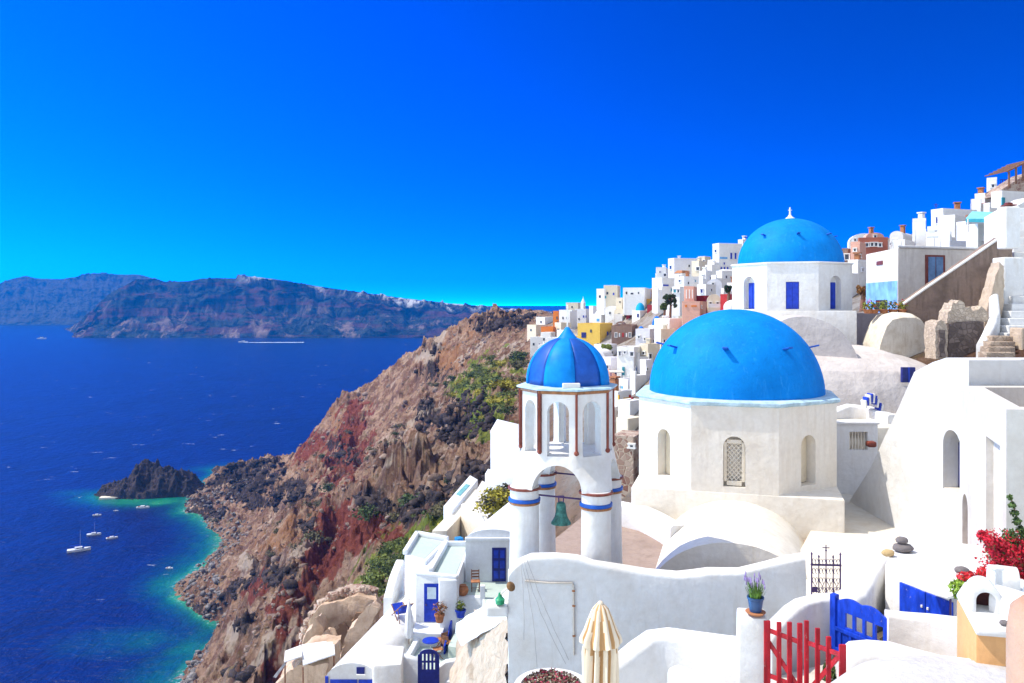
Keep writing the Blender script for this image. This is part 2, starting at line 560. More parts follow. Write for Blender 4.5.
# painted regions of the hillside: real rock / soil / scrub patches, given as blobs (px, py, rx, ry, angle)
def PT0(pts): return [P(*q) for q in pts]
def region(px, py, blobs):
    m = np.zeros_like(px)
    for (cx, cy, rx, ry, a) in blobs:
        ca, sa = math.cos(math.radians(a)), math.sin(math.radians(a))
        u = ((px - cx) * ca + (py - cy) * sa) / rx; v = (-(px - cx) * sa + (py - cy) * ca) / ry
        m = np.maximum(m, np.clip(1.6 - np.sqrt(u * u + v * v) * 1.0, 0, 1))
    return m
DARK = [(250, 470, 36, 13, 0), (240, 488, 42, 14, 25), (290, 492, 26, 9, -10), (208, 510, 22, 9, 15), (280, 576, 15, 9, 0), (452, 430, 14, 12, 20), (470, 480, 22, 16, -10), (470, 405, 22, 12, -25), (425, 415, 8, 14, 10), (430, 350, 10, 6, 0),
        (385, 505, 34, 8, 15), (425, 495, 26, 8, 0), (312, 525, 12, 6, 0), (480, 420, 20, 12, -30), (195, 608, 12, 8, 0), (245, 625, 8, 8, 0), (500, 320, 30, 8, -8), (240, 672, 12, 5, 0), (430, 375, 14, 6, 0), (345, 455, 9, 10, 0), (235, 590, 26, 6, -40)]
RED = [(352, 440, 14, 42, 5), (345, 415, 10, 18, 0), (330, 520, 14, 14, 0), (355, 530, 40, 22, -10), (320, 560, 22, 26, 25), (300, 600, 14, 38, 22), (285, 650, 14, 30, 20), (250, 590, 22, 8, -35), (265, 675, 16, 12, 0), (310, 450, 20, 12, -40), (335, 470, 8, 30, 20), (280, 615, 12, 30, 20)]
GREEN = [(478, 380, 30, 12, -35), (490, 415, 26, 20, -50), (470, 395, 14, 12, 0), (500, 440, 16, 12, 0), (385, 560, 16, 34, 35), (400, 545, 40, 10, -38), (365, 590, 10, 16, 0), (455, 525, 24, 10, -30), (500, 505, 16, 10, -40), (520, 370, 12, 16, 0), (430, 520, 20, 8, -20)]
PALE = [(437, 335, 8, 16, 0), (440, 322, 10, 8, 0), (425, 358, 10, 8, 0), (243, 560, 8, 10, 0), (260, 640, 5, 16, 25), (250, 665, 30, 4, -38), (410, 425, 40, 2.5, -40), (330, 605, 60, 4, -40), (505, 355, 26, 3, -35), (285, 640, 4, 30, 22), (300, 550, 16, 5, -30), (470, 352, 24, 3, -38), (400, 455, 36, 2.5, -42), (230, 640, 8, 14, 0)]
ORANGE = [(445, 362, 22, 14, -20), (465, 330, 16, 6, 0), (330, 425, 6, 20, 0), (310, 455, 26, 10, -30), (290, 530, 40, 8, -35), (225, 600, 30, 5, -35)]

# scarps: rock walls standing out of the slope, steep on their seaward side
SCARPS = []
for pts_, amp_, wl_, wr_ in (([(347, 412, 420), (346, 435, 385), (340, 470, 335), (345, 508, 250)], 4.5, 3.5, 18), ([(405, 512, 150), (350, 517, 200), (325, 545, 190), (310, 590, 165), (295, 640, 125), (272, 684, 112)], 7, 3.0, 16),
                       ([(490, 468, 125), (455, 492, 130), (420, 512, 132)], 3, 2.0, 10), ([(505, 425, 145), (472, 404, 210), (440, 412, 250), (425, 425, 265)], 2.4, 2.5, 12), ([(250, 560, 240), (275, 590, 195), (262, 620, 185), (240, 660, 180)], 4, 2.0, 9),
                       ([(436, 333, 376), (428, 352, 378), (405, 372, 385)], 4, 2.5, 12), ([(330, 500, 300), (300, 530, 240), (280, 560, 215)], 4, 2.5, 10), ([(400, 440, 275), (385, 470, 260), (372, 500, 240)], 1.6, 2.0, 9), ([(440, 455, 190), (415, 475, 205), (395, 500, 190)], 1.4, 2.0, 8)):
    SCARPS.append(([(p.x, p.y) for p in PT0(pts_)], amp_, wl_, wr_))
def terrain_height(x, y):
    D = np.maximum(y, 1.0)
    h = base_height(x, y)
    px = 512 + x / D * F; py = HZ + (EYE - h) / D * F
    dk = region(px, py, DARK); rd = region(px, py, RED)
    far = np.clip((D - 40) / 80, 0, 1) * np.clip((h + 4) / 8, 0, 1) * np.clip((560 - px) / 60, .15, 1)
    n1 = fbm(x / 38, y / 38, 5, 3)
    n2 = ridged(x / 14, y / 14, 5, 9)
    n3 = fbm(x / 3.5, y / 3.5, 4, 21)
    n4 = ridged(x / 4.2, y / 5.5, 4, 71)
    n5 = fbm(x / 1.3, y / 1.3, 3, 81); n6 = ridged(x / 2.2, y / 2.6, 3, 91)
    gul = ridged(x / 30 + .3 * n1, y / 75, 4, 33)
    h2 = h + far * (n1 * 3.2 + n3 * .9 + (gul - .3) * 2.6 + (dk * 2.6 + rd * 2.2 + 1.3) * (n2 - .35) + dk * 2.2 + (n4 - .3) * (1.9 + 1.8 * dk + rd) + n5 * .5 + (n6 - .3) * .95)
    for line, amp, wl, wr in SCARPS:
        best = np.full(np.shape(x), 1e9); side = np.zeros(np.shape(x)); edge = np.ones(np.shape(x))
        xx = x + n1 * 5 + n3 * 1.2; yy = y + n1 * 7
        for k, (a, b) in enumerate(zip(line, line[1:])):
            dx, dy = b[0] - a[0], b[1] - a[1]; L2 = dx * dx + dy * dy
            tt = np.clip(((xx - a[0]) * dx + (yy - a[1]) * dy) / L2, 0, 1)
            d = np.hypot(xx - a[0] - tt * dx, yy - a[1] - tt * dy)
            sd_ = np.sign(dx * (yy - a[1]) - dy * (xx - a[0]))
            up = d < best
            side = np.where(up, sd_, side); best = np.where(up, d, best)
        prof = np.where(side < 0, np.exp(-(best / wr) ** 2), np.exp(-(best / wl) ** 2))
        h2 = h2 + amp * prof * (1 + .5 * n1) * far
    # rocky shore
    sh = np.exp(-(h / 7.0) ** 2) * far
    h2 = h2 + sh * (ridged(x / 7, y / 7, 4, 41) - .4) * 1.8
    return h2

aa = np.concatenate([np.linspace(-120, 130, 50), np.linspace(134, 560, 560), np.linspace(566, 1130, 120)])
dd = np.concatenate([np.exp(np.linspace(math.log(13.0), math.log(40.0), 60)), np.exp(np.linspace(math.log(40.4), math.log(470.0), 640)), np.exp(np.linspace(math.log(474.0), math.log(620.0), 30))])
PX, DD = np.meshgrid(aa, dd)
X = (PX - 512) / F * DD
Y = DD
Z = terrain_height(X, Y)
PYY = HZ + (EYE - Z) / DD * F
jx = fbm(X / 14, Y / 14, 7, 51, .8) * 34; jy = fbm(X / 14, Y / 14, 7, 61, .8) * 34
masks = {}
for nm, bl in (('dark', DARK), ('red', RED), ('green', GREEN), ('pale', PALE), ('orange', ORANGE)):
    k = .45 if nm == 'pale' else 1.0
    masks[nm] = region(PX + jx * k, PYY + jy * k, bl)
masks['village'] = np.clip((PX - 545) / 40, 0, 1) * np.clip((Y - 35) / 20, 0, 1)

def grid_mesh(name, X, Y, Z, attrs):
    nr, nc = X.shape
    co = np.stack([X, Y, Z], -1).reshape(-1, 3)
    i = np.arange(nr * nc).reshape(nr, nc)
    f = np.stack([i[:-1, :-1], i[:-1, 1:], i[1:, 1:], i[1:, :-1]], -1).reshape(-1, 4)
    me = bpy.data.meshes.new(name)
    me.vertices.add(len(co)); me.vertices.foreach_set('co', co.ravel())
    me.loops.add(f.size); me.loops.foreach_set('vertex_index', f.ravel().astype(np.int32))
    me.polygons.add(len(f)); me.polygons.foreach_set('loop_start', np.arange(0, f.size, 4, dtype=np.int32))
    me.polygons.foreach_set('use_smooth', np.ones(len(f), bool))
    me.update(calc_edges=True)
    for k, v in attrs.items():
        a = me.attributes.new(k, 'FLOAT', 'POINT'); a.data.foreach_set('value', np.ascontiguousarray(v.ravel(), dtype=np.float32))
    return me

def attr(t, name):
    n = N(t, 'ShaderNodeAttribute'); n.attribute_name = name
    return n.outputs['Fac']
mt, t, b = mat_new('hillside_rock')
nA = noise_n(t, .03, 8, .62)
nB = noise_n(t, .16, 12, .72)
nC = noise_n(t, .9, 10, .75)
nD = noise_n(t, .055, 10, .7, None, 1.2)
soil = mixc(t, ramp(t, nA, [(.38, 0), (.62, 1)]), (.32, .185, .11), (.48, .315, .22))
soil = mixc(t, ramp(t, nD, [(.52, 0), (.60, .8)]), soil, (.55, .41, .31))
soil = mixc(t, ramp(t, nB, [(.44, 0), (.55, .95)]), soil, (.19, .095, .062))
soil = mixc(t, ramp(t, nC, [(.54, 0), (.66, .7)]), soil, (.44, .34, .26))
soil = mixc(t, ramp(t, nC, [(.34, .85), (.44, 0)]), soil, (.050, .034, .030))
soil = mixc(t, ramp(t, noise_n(t, .35, 9, .75), [(.54, 0), (.62, .6)]), soil, (.12, .105, .045))
# steep faces are bare dark rock
gn = N(t, 'ShaderNodeNewGeometry'); sz = N(t, 'ShaderNodeSeparateXYZ'); t.links.new(gn.outputs['Normal'], sz.inputs[0])
steep = ramp(t, sz.outputs['Z'], [(.30, .75), (.60, 0)])
soil = mixc(t, fmul(t, steep, ramp(t, nB, [(.35, .3), (.6, 1)])), soil, (.095, .055, .045))
def sharp(nm, lo, hi, wob=.8):
    s = fadd(t, attr(t, nm), fadd(t, fmul(t, fadd(t, nB, -.5), wob * 2.2), fmul(t, fadd(t, nC, -.5), wob * 1.2)))
    return ramp(t, s, [(lo, 0), (hi, 1)])
c = mixc(t, fmul(t, sharp('orange', .45, 1.0), .7), soil, (.36, .17, .07))
redc = mixc(t, ramp(t, nC, [(.38, 0), (.64, 1)]), (.11, .020, .015), (.31, .078, .045))
c = mixc(t, fmul(t, sharp('red', .48, .70), .88), c, redc)
dkc = mixc(t, ramp(t, nC, [(.40, 0), (.68, 1)]), (.012, .010, .012), (.10, .078, .070))
c = mixc(t, fmul(t, sharp('dark', .55, .75), .92), c, dkc)
c = mixc(t, fmul(t, sharp('pale', .50, .85, .5), .75), c, (.52, .42, .33))
grc = mixc(t, ramp(t, nC, [(.38, 0), (.64, 1)]), (.06, .12, .012), (.27, .31, .035))
c = mixc(t, fmul(t, sharp('green', .58, .80, .9), .85), c, grc)
vc = mixc(t, ramp(t, nB, [(.42, 0), (.55, 1)]), (.33, .25, .18), (.62, .57, .50))
c = mixc(t, fmul(t, attr(t, 'village'), .9), c, vc)
t.links.new(c, b.inputs['Base Color'])
b.inputs['Roughness'].default_value = .95; b.inputs['Specular IOR Level'].default_value = .08
hgt = fadd(t, fmul(t, nB, 1.6), fmul(t, nC, .9))
bump(t, b, hgt, 1.0, 1.6)
me = grid_mesh('terrain', X, Y, Z, masks)
tag(link('terrain', me, mt), 'brown volcanic hillside falling from the village to the sea', None, None, 'structure')

# ------------------------------------------------------------------ sea
sa_ = np.linspace(-400, 1500, 260)
sd = np.concatenate([np.exp(np.linspace(math.log(40), math.log(620), 240)), np.exp(np.linspace(math.log(640), math.log(90000), 40))])
SPX, SD = np.meshgrid(sa_, sd)
SX = (SPX - 512) / F * SD; SY = SD
SZb = np.full_like(SX, -60.0)
near = SD < 620
SZb[near] = base_height(SX[near], SY[near])
islet_c = P(150, 500, 417)
dist_i = np.sqrt(((SX - islet_c.x) / 1.35) ** 2 + ((SY - islet_c.y) / .85) ** 2)
dep = np.minimum(np.where(SZb > -60, SZb, -60), 0)
shal = np.exp(dep / 4.8)
shal = np.maximum(shal, np.exp(-np.maximum(dist_i - 21, 0) / 10) * .75)
shal = np.maximum(shal, np.exp(-(((SX - islet_c.x + 34) / 24) ** 2 + ((SY - islet_c.y - 6) / 12) ** 2)) * .5)
shal = np.maximum(shal, np.exp(-(((SX - islet_c.x - 38) / 24) ** 2 + ((SY - islet_c.y - 22) / 26) ** 2)) * .7)
q2 = P(205, 655, EYE * F / 350)
shal = np.maximum(shal, np.exp(-(((SX - q2.x) / 16) ** 2 + ((SY - q2.y) / 22) ** 2)) * .8)
q = P(140, 640, EYE * F / 335)
shal = np.maximum(shal, np.exp(-(((SX - q.x) / 26) ** 2 + ((SY - q.y) / 14) ** 2)) * .42)
shal = np.clip(shal * (1 + .35 * fbm(SX / 16, SY / 16, 4, 77)), 0, 1)
me = grid_mesh('sea', SX, SY, np.zeros_like(SX), {'shallow': shal})
mt, t, b = mat_new('sea_water')
v = stretch(t, 1, 1, 1)
sw = noise_n(t, .012, 4, .5)
deep = mixc(t, ramp(t, sw, [(.35, 0), (.65, 1)]), (.0, .0024, .036), (.0, .0050, .066))
col = N(t, 'ShaderNodeValToRGB')
e = col.color_ramp.elements
while len(e) < 5: e.new(.5)
for el, (p, c_) in zip(e, [(0.0, (0, .002, .055)), (.12, (0, .008, .075)), (.34, (.0, .034, .085)), (.62, (.0, .105, .078)), (.95, (.02, .24, .12))]):
    el.position = p; el.color = (*c_, 1)
shn = fadd(t, attr(t, 'shallow'), fmul(t, fadd(t, noise_n(t, .25, 5, .65), -.5), .28))
t.links.new(fmul(t, shn, ramp(t, attr(t, 'shallow'), [(.02, 0), (.12, 1)])), col.inputs[0])
c = mixc(t, ramp(t, attr(t, 'shallow'), [(.03, 0), (.2, 1)]), deep, col.outputs[0])
# noise patches mixed towards mid blue; white caps
rip = noise_n(t, .07, 6, .7, stretch(t, 1, .45, 1), .4)
c = mixc(t, ramp(t, rip, [(.40, .0), (.66, .55)]), c, (.0, .012, .12))
cap1 = noise_n(t, .020, 3, .5, stretch(t, 1, 1.0, 1))
cap2 = noise_n(t, .085, 6, .72, stretch(t, .55, 1.1, 1), .2)
capf = fmul(t, ramp(t, cap1, [(.46, 0), (.60, 1)]), ramp(t, cap2, [(.64, 0), (.70, 1)]))
foam = fmul(t, ramp(t, attr(t, 'shallow'), [(.80, 0), (.97, 1)]), ramp(t, noise_n(t, .6, 6, .7), [(.54, 0), (.66, 1)]))
mx = N(t, 'ShaderNodeMath', operation='MAXIMUM'); t.links.new(capf, mx.inputs[0]); t.links.new(fmul(t, foam, .7), mx.inputs[1])
c = mixc(t, fmul(t, mx.outputs[0], .85), c, (.72, .80, .84))
t.links.new(c, b.inputs['Base Color'])
b.inputs['Roughness'].default_value = .35
b.inputs['Specular IOR Level'].default_value = .15
bump(t, b, fadd(t, noise_n(t, .30, 5, .6, stretch(t, .7, 1, 1)), fmul(t, rip, 1.6)), .8, 1.2)
tag(link('sea', me, mt), 'deep blue sea with turquoise shallows and white caps', None, None, 'structure')

# ------------------------------------------------------------------ far islands
def far_island(name, label, pr, D0, depth, seed, mat, bl, ext):
    """pr: outline [(px, py)]; the cliff rises from the shore D0 to the rim behind it"""
    pxs = np.linspace(pr[0][0], pr[-1][0], 420)
    top = np.interp(pxs, [p[0] for p in pr], [p[1] for p in pr])
    K = 54
    s = np.linspace(0, 1, K)
    PXm, Sm = np.meshgrid(pxs, s)
    T = np.tile(top, (K, 1))
    nx = PXm / 796 * D0
    Dm = D0 + depth * (Sm ** 1.3) + (fbm(nx / 260, Sm * 2.2, 5, seed) * 260 + ridged(nx / 130, Sm * 1.5, 4, seed + 5) * 110) * (0.25 + .75 * Sm) * np.clip(Sm * 6, 0, 1)
    ztop = EYE + (HZ - T) / F * (D0 + depth)
    prof = np.interp(Sm, [0, .04, .12, .42, .55, .80, .88, 1.0], [-.02, .03, .12, .42, .66, .80, .97, 1.0])
    Zm = ztop * prof + (ridged(nx / 60, Sm * 2.5, 5, seed + 9) - .3) * 26 * np.clip(Sm * 4, 0, 1) * np.clip((1 - Sm) * 8, 0, 1)
    Xm = (PXm - 512) / F * Dm
    # pale ash layer under the rim
    ash = np.clip((Sm - .80) / .06, 0, 1) * (np.clip((PXm - 330) / 60, 0, 1) + .8 * np.clip(1 - np.abs(PXm - 256) / 24, 0, 1) + .5 * np.clip(1 - np.abs(PXm - 318) / 14, 0, 1))
    # back side
    Xb = Xm[-1:] * (1 + ext / D0); Yb = Dm[-1:] + ext; Zb = np.full_like(Xb, -3)
    me = grid_mesh(name, np.vstack([Xm, Xb]), np.vstack([Dm, Yb]), np.vstack([Zm, Zb]), {'ash': np.vstack([ash, ash[-1:]])})
    return tag(link(name, me, mat), label, None, None, 'structure')
def island_mat(name, base, light, pink, haze=0):
    m, t, b = mat_new(name)
    st = N(t, 'ShaderNodeVectorMath', operation='MULTIPLY'); t.links.new(coords(t), st.inputs[0]); st.inputs[1].default_value = (.004, .004, .05)
    band = noise_n(t, 1.0, 7, .6, st.outputs[0], .6)
    n1 = noise_n(t, .006, 8, .65)
    n2 = noise_n(t, .03, 8, .7)
    n4 = ridged(x / 4.2, y / 5.5, 4, 71)
    gul = noise_n(t, .016, 7, .7, stretch(t, 1, .6, .25))
    c = mixc(t, ramp(t, n2, [(.42, 0), (.58, 1)]), tuple(k * .25 for k in base), tuple(k * 1.4 for k in base))
    c = mixc(t, ramp(t, band, [(.50, 0), (.58, .8)]), c, pink)
    low = N(t, 'ShaderNodeSeparateXYZ'); t.links.new(coords(t), low.inputs[0])
    mp = N(t, 'ShaderNodeMapRange'); t.links.new(low.outputs['Z'], mp.inputs[0]); mp.inputs[1].default_value = 150; mp.inputs[2].default_value = 20; mp.inputs[3].default_value = 0; mp.inputs[4].default_value = 1
    c = mixc(t, fmul(t, fmul(t, ramp(t, gul, [(.53, 0), (.62, 1)]), mp.outputs[0]), .9), c, light)
    vg = noise_n(t, .030, 6, .7, stretch(t, 1, .3, .12))
    c = mixc(t, fmul(t, attr(t, 'ash'), ramp(t, vg, [(.46, 0), (.56, 1)])), c, (.74, .72, .68))
    t.links.new(c, b.inputs['Base Color']); b.inputs['Roughness'].default_value = 1; b.inputs['Specular IOR Level'].default_value = 0
    bump(t, b, fadd(t, fmul(t, n2, 1.5), gul), 1.0, 22)
    return m
IM1 = island_mat('island_rock', (.045, .055, .055), (.36, .25, .20), (.13, .055, .06))
IM2 = island_mat('far_island_rock', (.075, .075, .070), (.12, .11, .10), (.10, .085, .075))
far_island('far_island', 'farther hazy blue mountain island across the sea', [(-140, 290), (-60, 288), (0, 284), (12, 279), (26, 275.5), (40, 278), (62, 278.5), (76, 276.5), (94, 272.5), (118, 273.5), (140, 275), (165, 282), (200, 292), (230, 305)], 4000, 700, 90, IM2, None, 500)
far_island('near_island', 'rocky cliff island across the strait with layered red and grey bands', [(72, 336), (80, 322), (98, 304), (112, 292), (124, 286), (136, 279), (155, 277), (166, 281), (190, 280.5), (200, 278.5), (216, 277), (236, 278), (237.5, 274), (262, 277), (300, 283), (340, 289), (380, 295), (420, 300), (450, 303.5), (480, 306), (520, 309), (560, 312)], 2420, 420, 31, IM1, None, 600)

# ------------------------------------------------------------------ air
hz = MB().box((-1200, 3120, 149), (7600, 6300, 302))
mt = bpy.data.materials.new('sea_air'); mt.use_nodes = True
t = mt.node_tree
t.nodes.remove(t.nodes['Principled BSDF'])
pv = N(t, 'ShaderNodeVolumePrincipled')
pv.inputs['Color'].default_value = (.004, .29, 1.0, 1)
pv.inputs['Density'].default_value = 1.3e-4
pv.inputs['Anisotropy'].default_value = 0.0
t.links.new(pv.outputs[0], t.nodes['Material Output'].inputs['Volume'])
tag(hz.build('haze', mt), 'thin blue summer haze over the sea', None, None, 'stuff')
# ------------------------------------------------------------------ shared paints
DOMEBLUE = dome_paint('dome_blue_paint', (.0, .225, .70))
DOMELIGHT = paint((.002, .21, .64), .5, .14, 3, .12, key='light_blue_paint', spec=.1)
DOMEDARK = paint((.0, .075, .40), .5, .2, 3, .12, key='dark_blue_paint')
LEDGE = paint((.42, .58, .66), .7, .25, 3, .2, key='pale_blue_ledge')
COBALT = paint((.003, .034, .42), .42, .22, 4, .1, key='cobalt_paint')
NAVY = paint((.003, .010, .16), .45, .25, 4, .1, key='navy_paint')
REDBROWN = chipped('red_brown_stone', (.21, .045, .025), (.60, .52, .45))
RUST = chipped('terracotta_band', (.34, .14, .05), (.66, .60, .54))
BRONZE = paint((.035, .16, .13), .6, .5, 9, .3, key='green_bronze')
DARKIRON = paint((.05, .02, .10), .5, .3, 9, .1, key='purple_iron')
STONEFLOOR = plaster((.36, .27, .22), (.20, .14, .11), .6, sc=1.2, bs=.6, key='stone_paving')
DARKHOLE = paint((.02, .02, .022), .9, .3, 3, .1, key='dark_interior')
REVEAL = plaster((.70, .62, .47), (.5, .4, .25), .3, key='ochre_reveal')
GREYPL = plaster((.60, .55, .52), (.34, .29, .27), .55, sc=.7, bs=.7, key='grey_cement_plaster')
TH = math.radians(-16)
CHURCHW = plaster((.76, .715, .635), (.50, .40, .27), .38, key='warm_church_whitewash')

def octagon(a, z, rot=0.0, n=8):
    R = a / math.cos(PI / n)
    return [Vector((R * math.sin(PI / n + 2 * PI * k / n + rot), -R * math.cos(PI / n + 2 * PI * k / n + rot), z)) for k in range(n)]

def dome_prof(r, h, z, n=16, r_end=0.0):
    out = []
    for k in range(n + 1):
        a = PI / 2 * k / n
        rr = r * math.cos(a)
        if rr < r_end: break
        out.append((rr if k < n else 0.0, z + h * math.sin(a)))
    return out

# ------------------------------------------------------------------ big church
co = Vector((7.56, 27.0, 0))
CH = thing('domed_church', (co.x, co.y, 91.5), 'large white church with big blue dome on eight sided drum behind bell tower', 'church', TH)
M = frame(co, TH)
A = 3.08
blk = MB(M)
blk.loft([[Vector((sx * 3.1, sy * 3.1, z)) for sx, sy in ((-1, -1), (1, -1), (1, 1), (-1, 1))] for z in (90.6, 94.32)])
blk.build('base_block', CHURCHW, CH, smooth=.6, bev=.04)
dr = MB(M).loft([octagon(A, 94.0), octagon(A, 97.0)])
cut = []
for k in range(8):
    Mk = M @ Matrix.Rotation(k * PI / 4, 4, 'Z')
    cut.append(MB(Mk).prism(arch_pts(0, 94.5, 96.03, .64, 12, -A - .2), (0, .58 if k else .46, 0)))
dr = boolean(dr, cut)
dr.build('drum', CHURCHW, CH, smooth=.5)
# stone lattice in the front window, ochre reveals in the others
fr = MB(M)
y = -A + .12
fr.box((-.265, y, 95.25), (.09, .10, 1.2)); fr.box((.265, y, 95.25), (.09, .10, 1.2)); fr.box((0, y, 94.60), (.44, .10, .14)); fr.box((0, y, 95.86), (.44, .10, .12))
wf = fr.build('window', CREAM, CH, bev=.008)
la = MB(M)
w2, h0, h1 = .22, 94.67, 95.80
for sgn in (1, -1):
    for k in range(-4, 9):
        pts = []
        for xx in np.linspace(-w2, w2, 40):
            zz = h0 + k * .148 + (xx + w2) * sgn * 1.15 + (0 if sgn > 0 else .5)
            if h0 <= zz <= h1: pts.append((xx, y, zz))
        if len(pts) > 1: la.tube([pts[0], pts[-1]], .013, 5)
la.build('lattice', CREAM, wf)
MB(M).box((0, -A + .30, 95.24), (.5, .03, 1.2)).build('pane', DARKHOLE, wf)
for k in (1, 2, 6, 7):
    Mk = M @ Matrix.Rotation(k * PI / 4, 4, 'Z')
    rv = MB(Mk).prism(arch_pts(0, 94.52, 96.01, .60, 12, -A + .33), (0, .04, 0))
    rv.build('window', REVEAL, CH)
# cornice and dome
MB(M).loft([octagon(A + .02, 96.93), octagon(A + .10, 96.98), octagon(A + .10, 97.05), octagon(A - .1, 97.10)]).build('cornice', LEDGE, CH, smooth=.5)
DR = 2.86
prof = [(DR, 97.02)] + dome_prof(DR, 2.78, 97.08, 26)
dome = MB(M).lathe(prof, seg=72, wob=lambda a, z: 1 + .004 * math.sin(3 * a + z) + .003 * math.sin(7 * a - 2 * z))
dome.build('dome', DOMEBLUE, CH, smooth=3.2)
for k in range(8):
    a = math.radians(-6 + 45 * k)
    u = Vector((math.sin(a), -math.cos(a), 0))
    p0 = u * (DR * math.cos(math.radians(33)) - .02) + Vector((0, 0, 97.08 + 2.78 * math.sin(math.radians(33))))
    sp = MB(M).box((0, 0, 0), (.17, .36, .05), M=Matrix.Translation(p0 + u * .12 + Vector((0, 0, .05))) @ Matrix.Rotation(a, 4, 'Z') @ Matrix.Rotation(math.radians(-14), 4, 'X'), bev=.012)
    sp.build('spike', DOMEDARK, CH)
# apse vault towards the viewer
av = MB(M)
rings = []
for yy in np.linspace(-3.05, -7.55, 10):
    ring = [Vector((-2.25, yy, 91.0))]
    for k in range(25):
        a = PI - PI * k / 24
        ring.append(Vector((2.25 * math.cos(a), yy, 92.1 + 2.0 * math.sin(a))))
    ring.append(Vector((2.25, yy, 91.0)))
    rings.append(ring)
av.loft(rings)
av.build('apse_vault', CHURCHW, CH, smooth=.6)

# ------------------------------------------------------------------ bell tower
bo = Vector((1.385, 19.9, 0))
BT = thing('bell_tower', (bo.x, bo.y, 93.1), 'white bell tower on four round piers under a striped blue cupola', 'bell tower', TH)
MT = frame(bo, TH)
hs_ = .875
pr_ = .355
ztop = 95.55
for sx, sy in ((-1, -1), (1, -1), (1, 1), (-1, 1)):
    c = (sx * hs_, sy * hs_, 0)
    pier = MB(MT).lathe([(pr_ * 1.10, 92.6), (pr_ * 1.06, 93.4), (pr_ * 1.0, 94.2), (pr_ * .97, 95.40), (pr_, 95.62)], c, 28, wob=lambda a, z: 1 + .012 * math.sin(2 * a + z * 2)).build('pier', WHITE, BT, smooth=.8)
    MB(MT).lathe([(pr_ + .012, 95.26), (pr_ + .035, 95.27), (pr_ + .035, 95.335), (pr_ + .012, 95.345)], c, 28).build('band', DOMEDARK, pier, smooth=.6)
    MB(MT).lathe([(pr_ + .005, 95.20), (pr_ + .022, 95.205), (pr_ + .022, 95.255), (pr_ + .005, 95.258)], c, 28).build('band', RUST, pier, smooth=.6)
    MB(MT).lathe([(pr_ + .0, 95.545), (pr_ + .05, 95.56), (pr_ + .05, 95.60), (pr_ + .0, 95.61)], c, 28).build('band', REDBROWN, pier, smooth=.6)
# body: square with rounded corners flowing up into the octagon
def body_ring(z, t, inset=0.0):
    out = []
    oc = octagon(1.07 - inset, z)
    n = 6
    for k in range(8):
        for j in range(n):
            out.append(oc[k].lerp(oc[(k + 1) % 8], j / n))
    sq = []
    for p in out:
        a = math.atan2(p.y, p.x)
        e = 5.0
        R = (hs_ + pr_ - inset) / ((abs(math.cos(a)) ** e + abs(math.sin(a)) ** e) ** (1 / e))
        sq.append(Vector((R * math.cos(a), R * math.sin(a), z)))
    return [p.lerp(q, t) for p, q in zip(out, sq)]
zz = [95.60, 95.75, 95.95, 96.15, 96.35, 96.5, 97.95]
tt = [1.0, .93, .70, .42, .16, 0.0, 0.0]
body = MB(MT).loft([body_ring(z, t) for z, t in zip(zz, tt)])
cuts = []
for k in range(2):
    Mk = MT @ Matrix.Rotation(k * PI / 2, 4, 'Z')
    pts = [Vector((-.60, -2, 95.4)), Vector((.60, -2, 95.4))] + [Vector((.60 * math.cos(PI * j / 20), -2, 95.58 + .62 * math.sin(PI * j / 20))) for j in range(21)]
    cuts.append(MB(Mk).prism(pts, (0, 4, 0)))
cuts.append(MB(MT).loft([octagon(.82, 96.42), octagon(.82, 97.8)]))
for k in range(4):
    Mk = MT @ Matrix.Rotation(k * PI / 4, 4, 'Z')
    cuts.append(MB(Mk).prism(arch_pts(0, 96.40, 97.70, .53, 12, -2), (0, 4, 0)))
body = boolean(body, cuts)
bd = body.build('arcade', WHITE, BT, smooth=.55)
oc = octagon(1.085, 0)
for p in oc:
    MB(MT).box((p.x * 1.0, p.y * 1.0, 97.22), (.058, .058, 1.42), rz=math.atan2(p.y, p.x), bev=.02).build('corner_strip', REDBROWN, BT)
    MB(MT).sphere((p.x, p.y, 96.50), .062, sub=2).build('strip_knob', REDBROWN, BT)
MB(MT).loft([octagon(1.09, 97.88), octagon(1.12, 97.90), octagon(1.12, 97.95), octagon(1.09, 97.96)]).build('stone_course', RUST, BT)
MB(MT).loft([octagon(1.11, 97.955), octagon(1.18, 97.97), octagon(1.18, 98.01), octagon(1.0, 98.05)]).build('cornice', LEDGE, BT)
MB(MT).box((.30, -.98, 98.09), (.42, .16, .12), rz=math.radians(17), bev=.02).build('ledge_block', WHITE, BT)
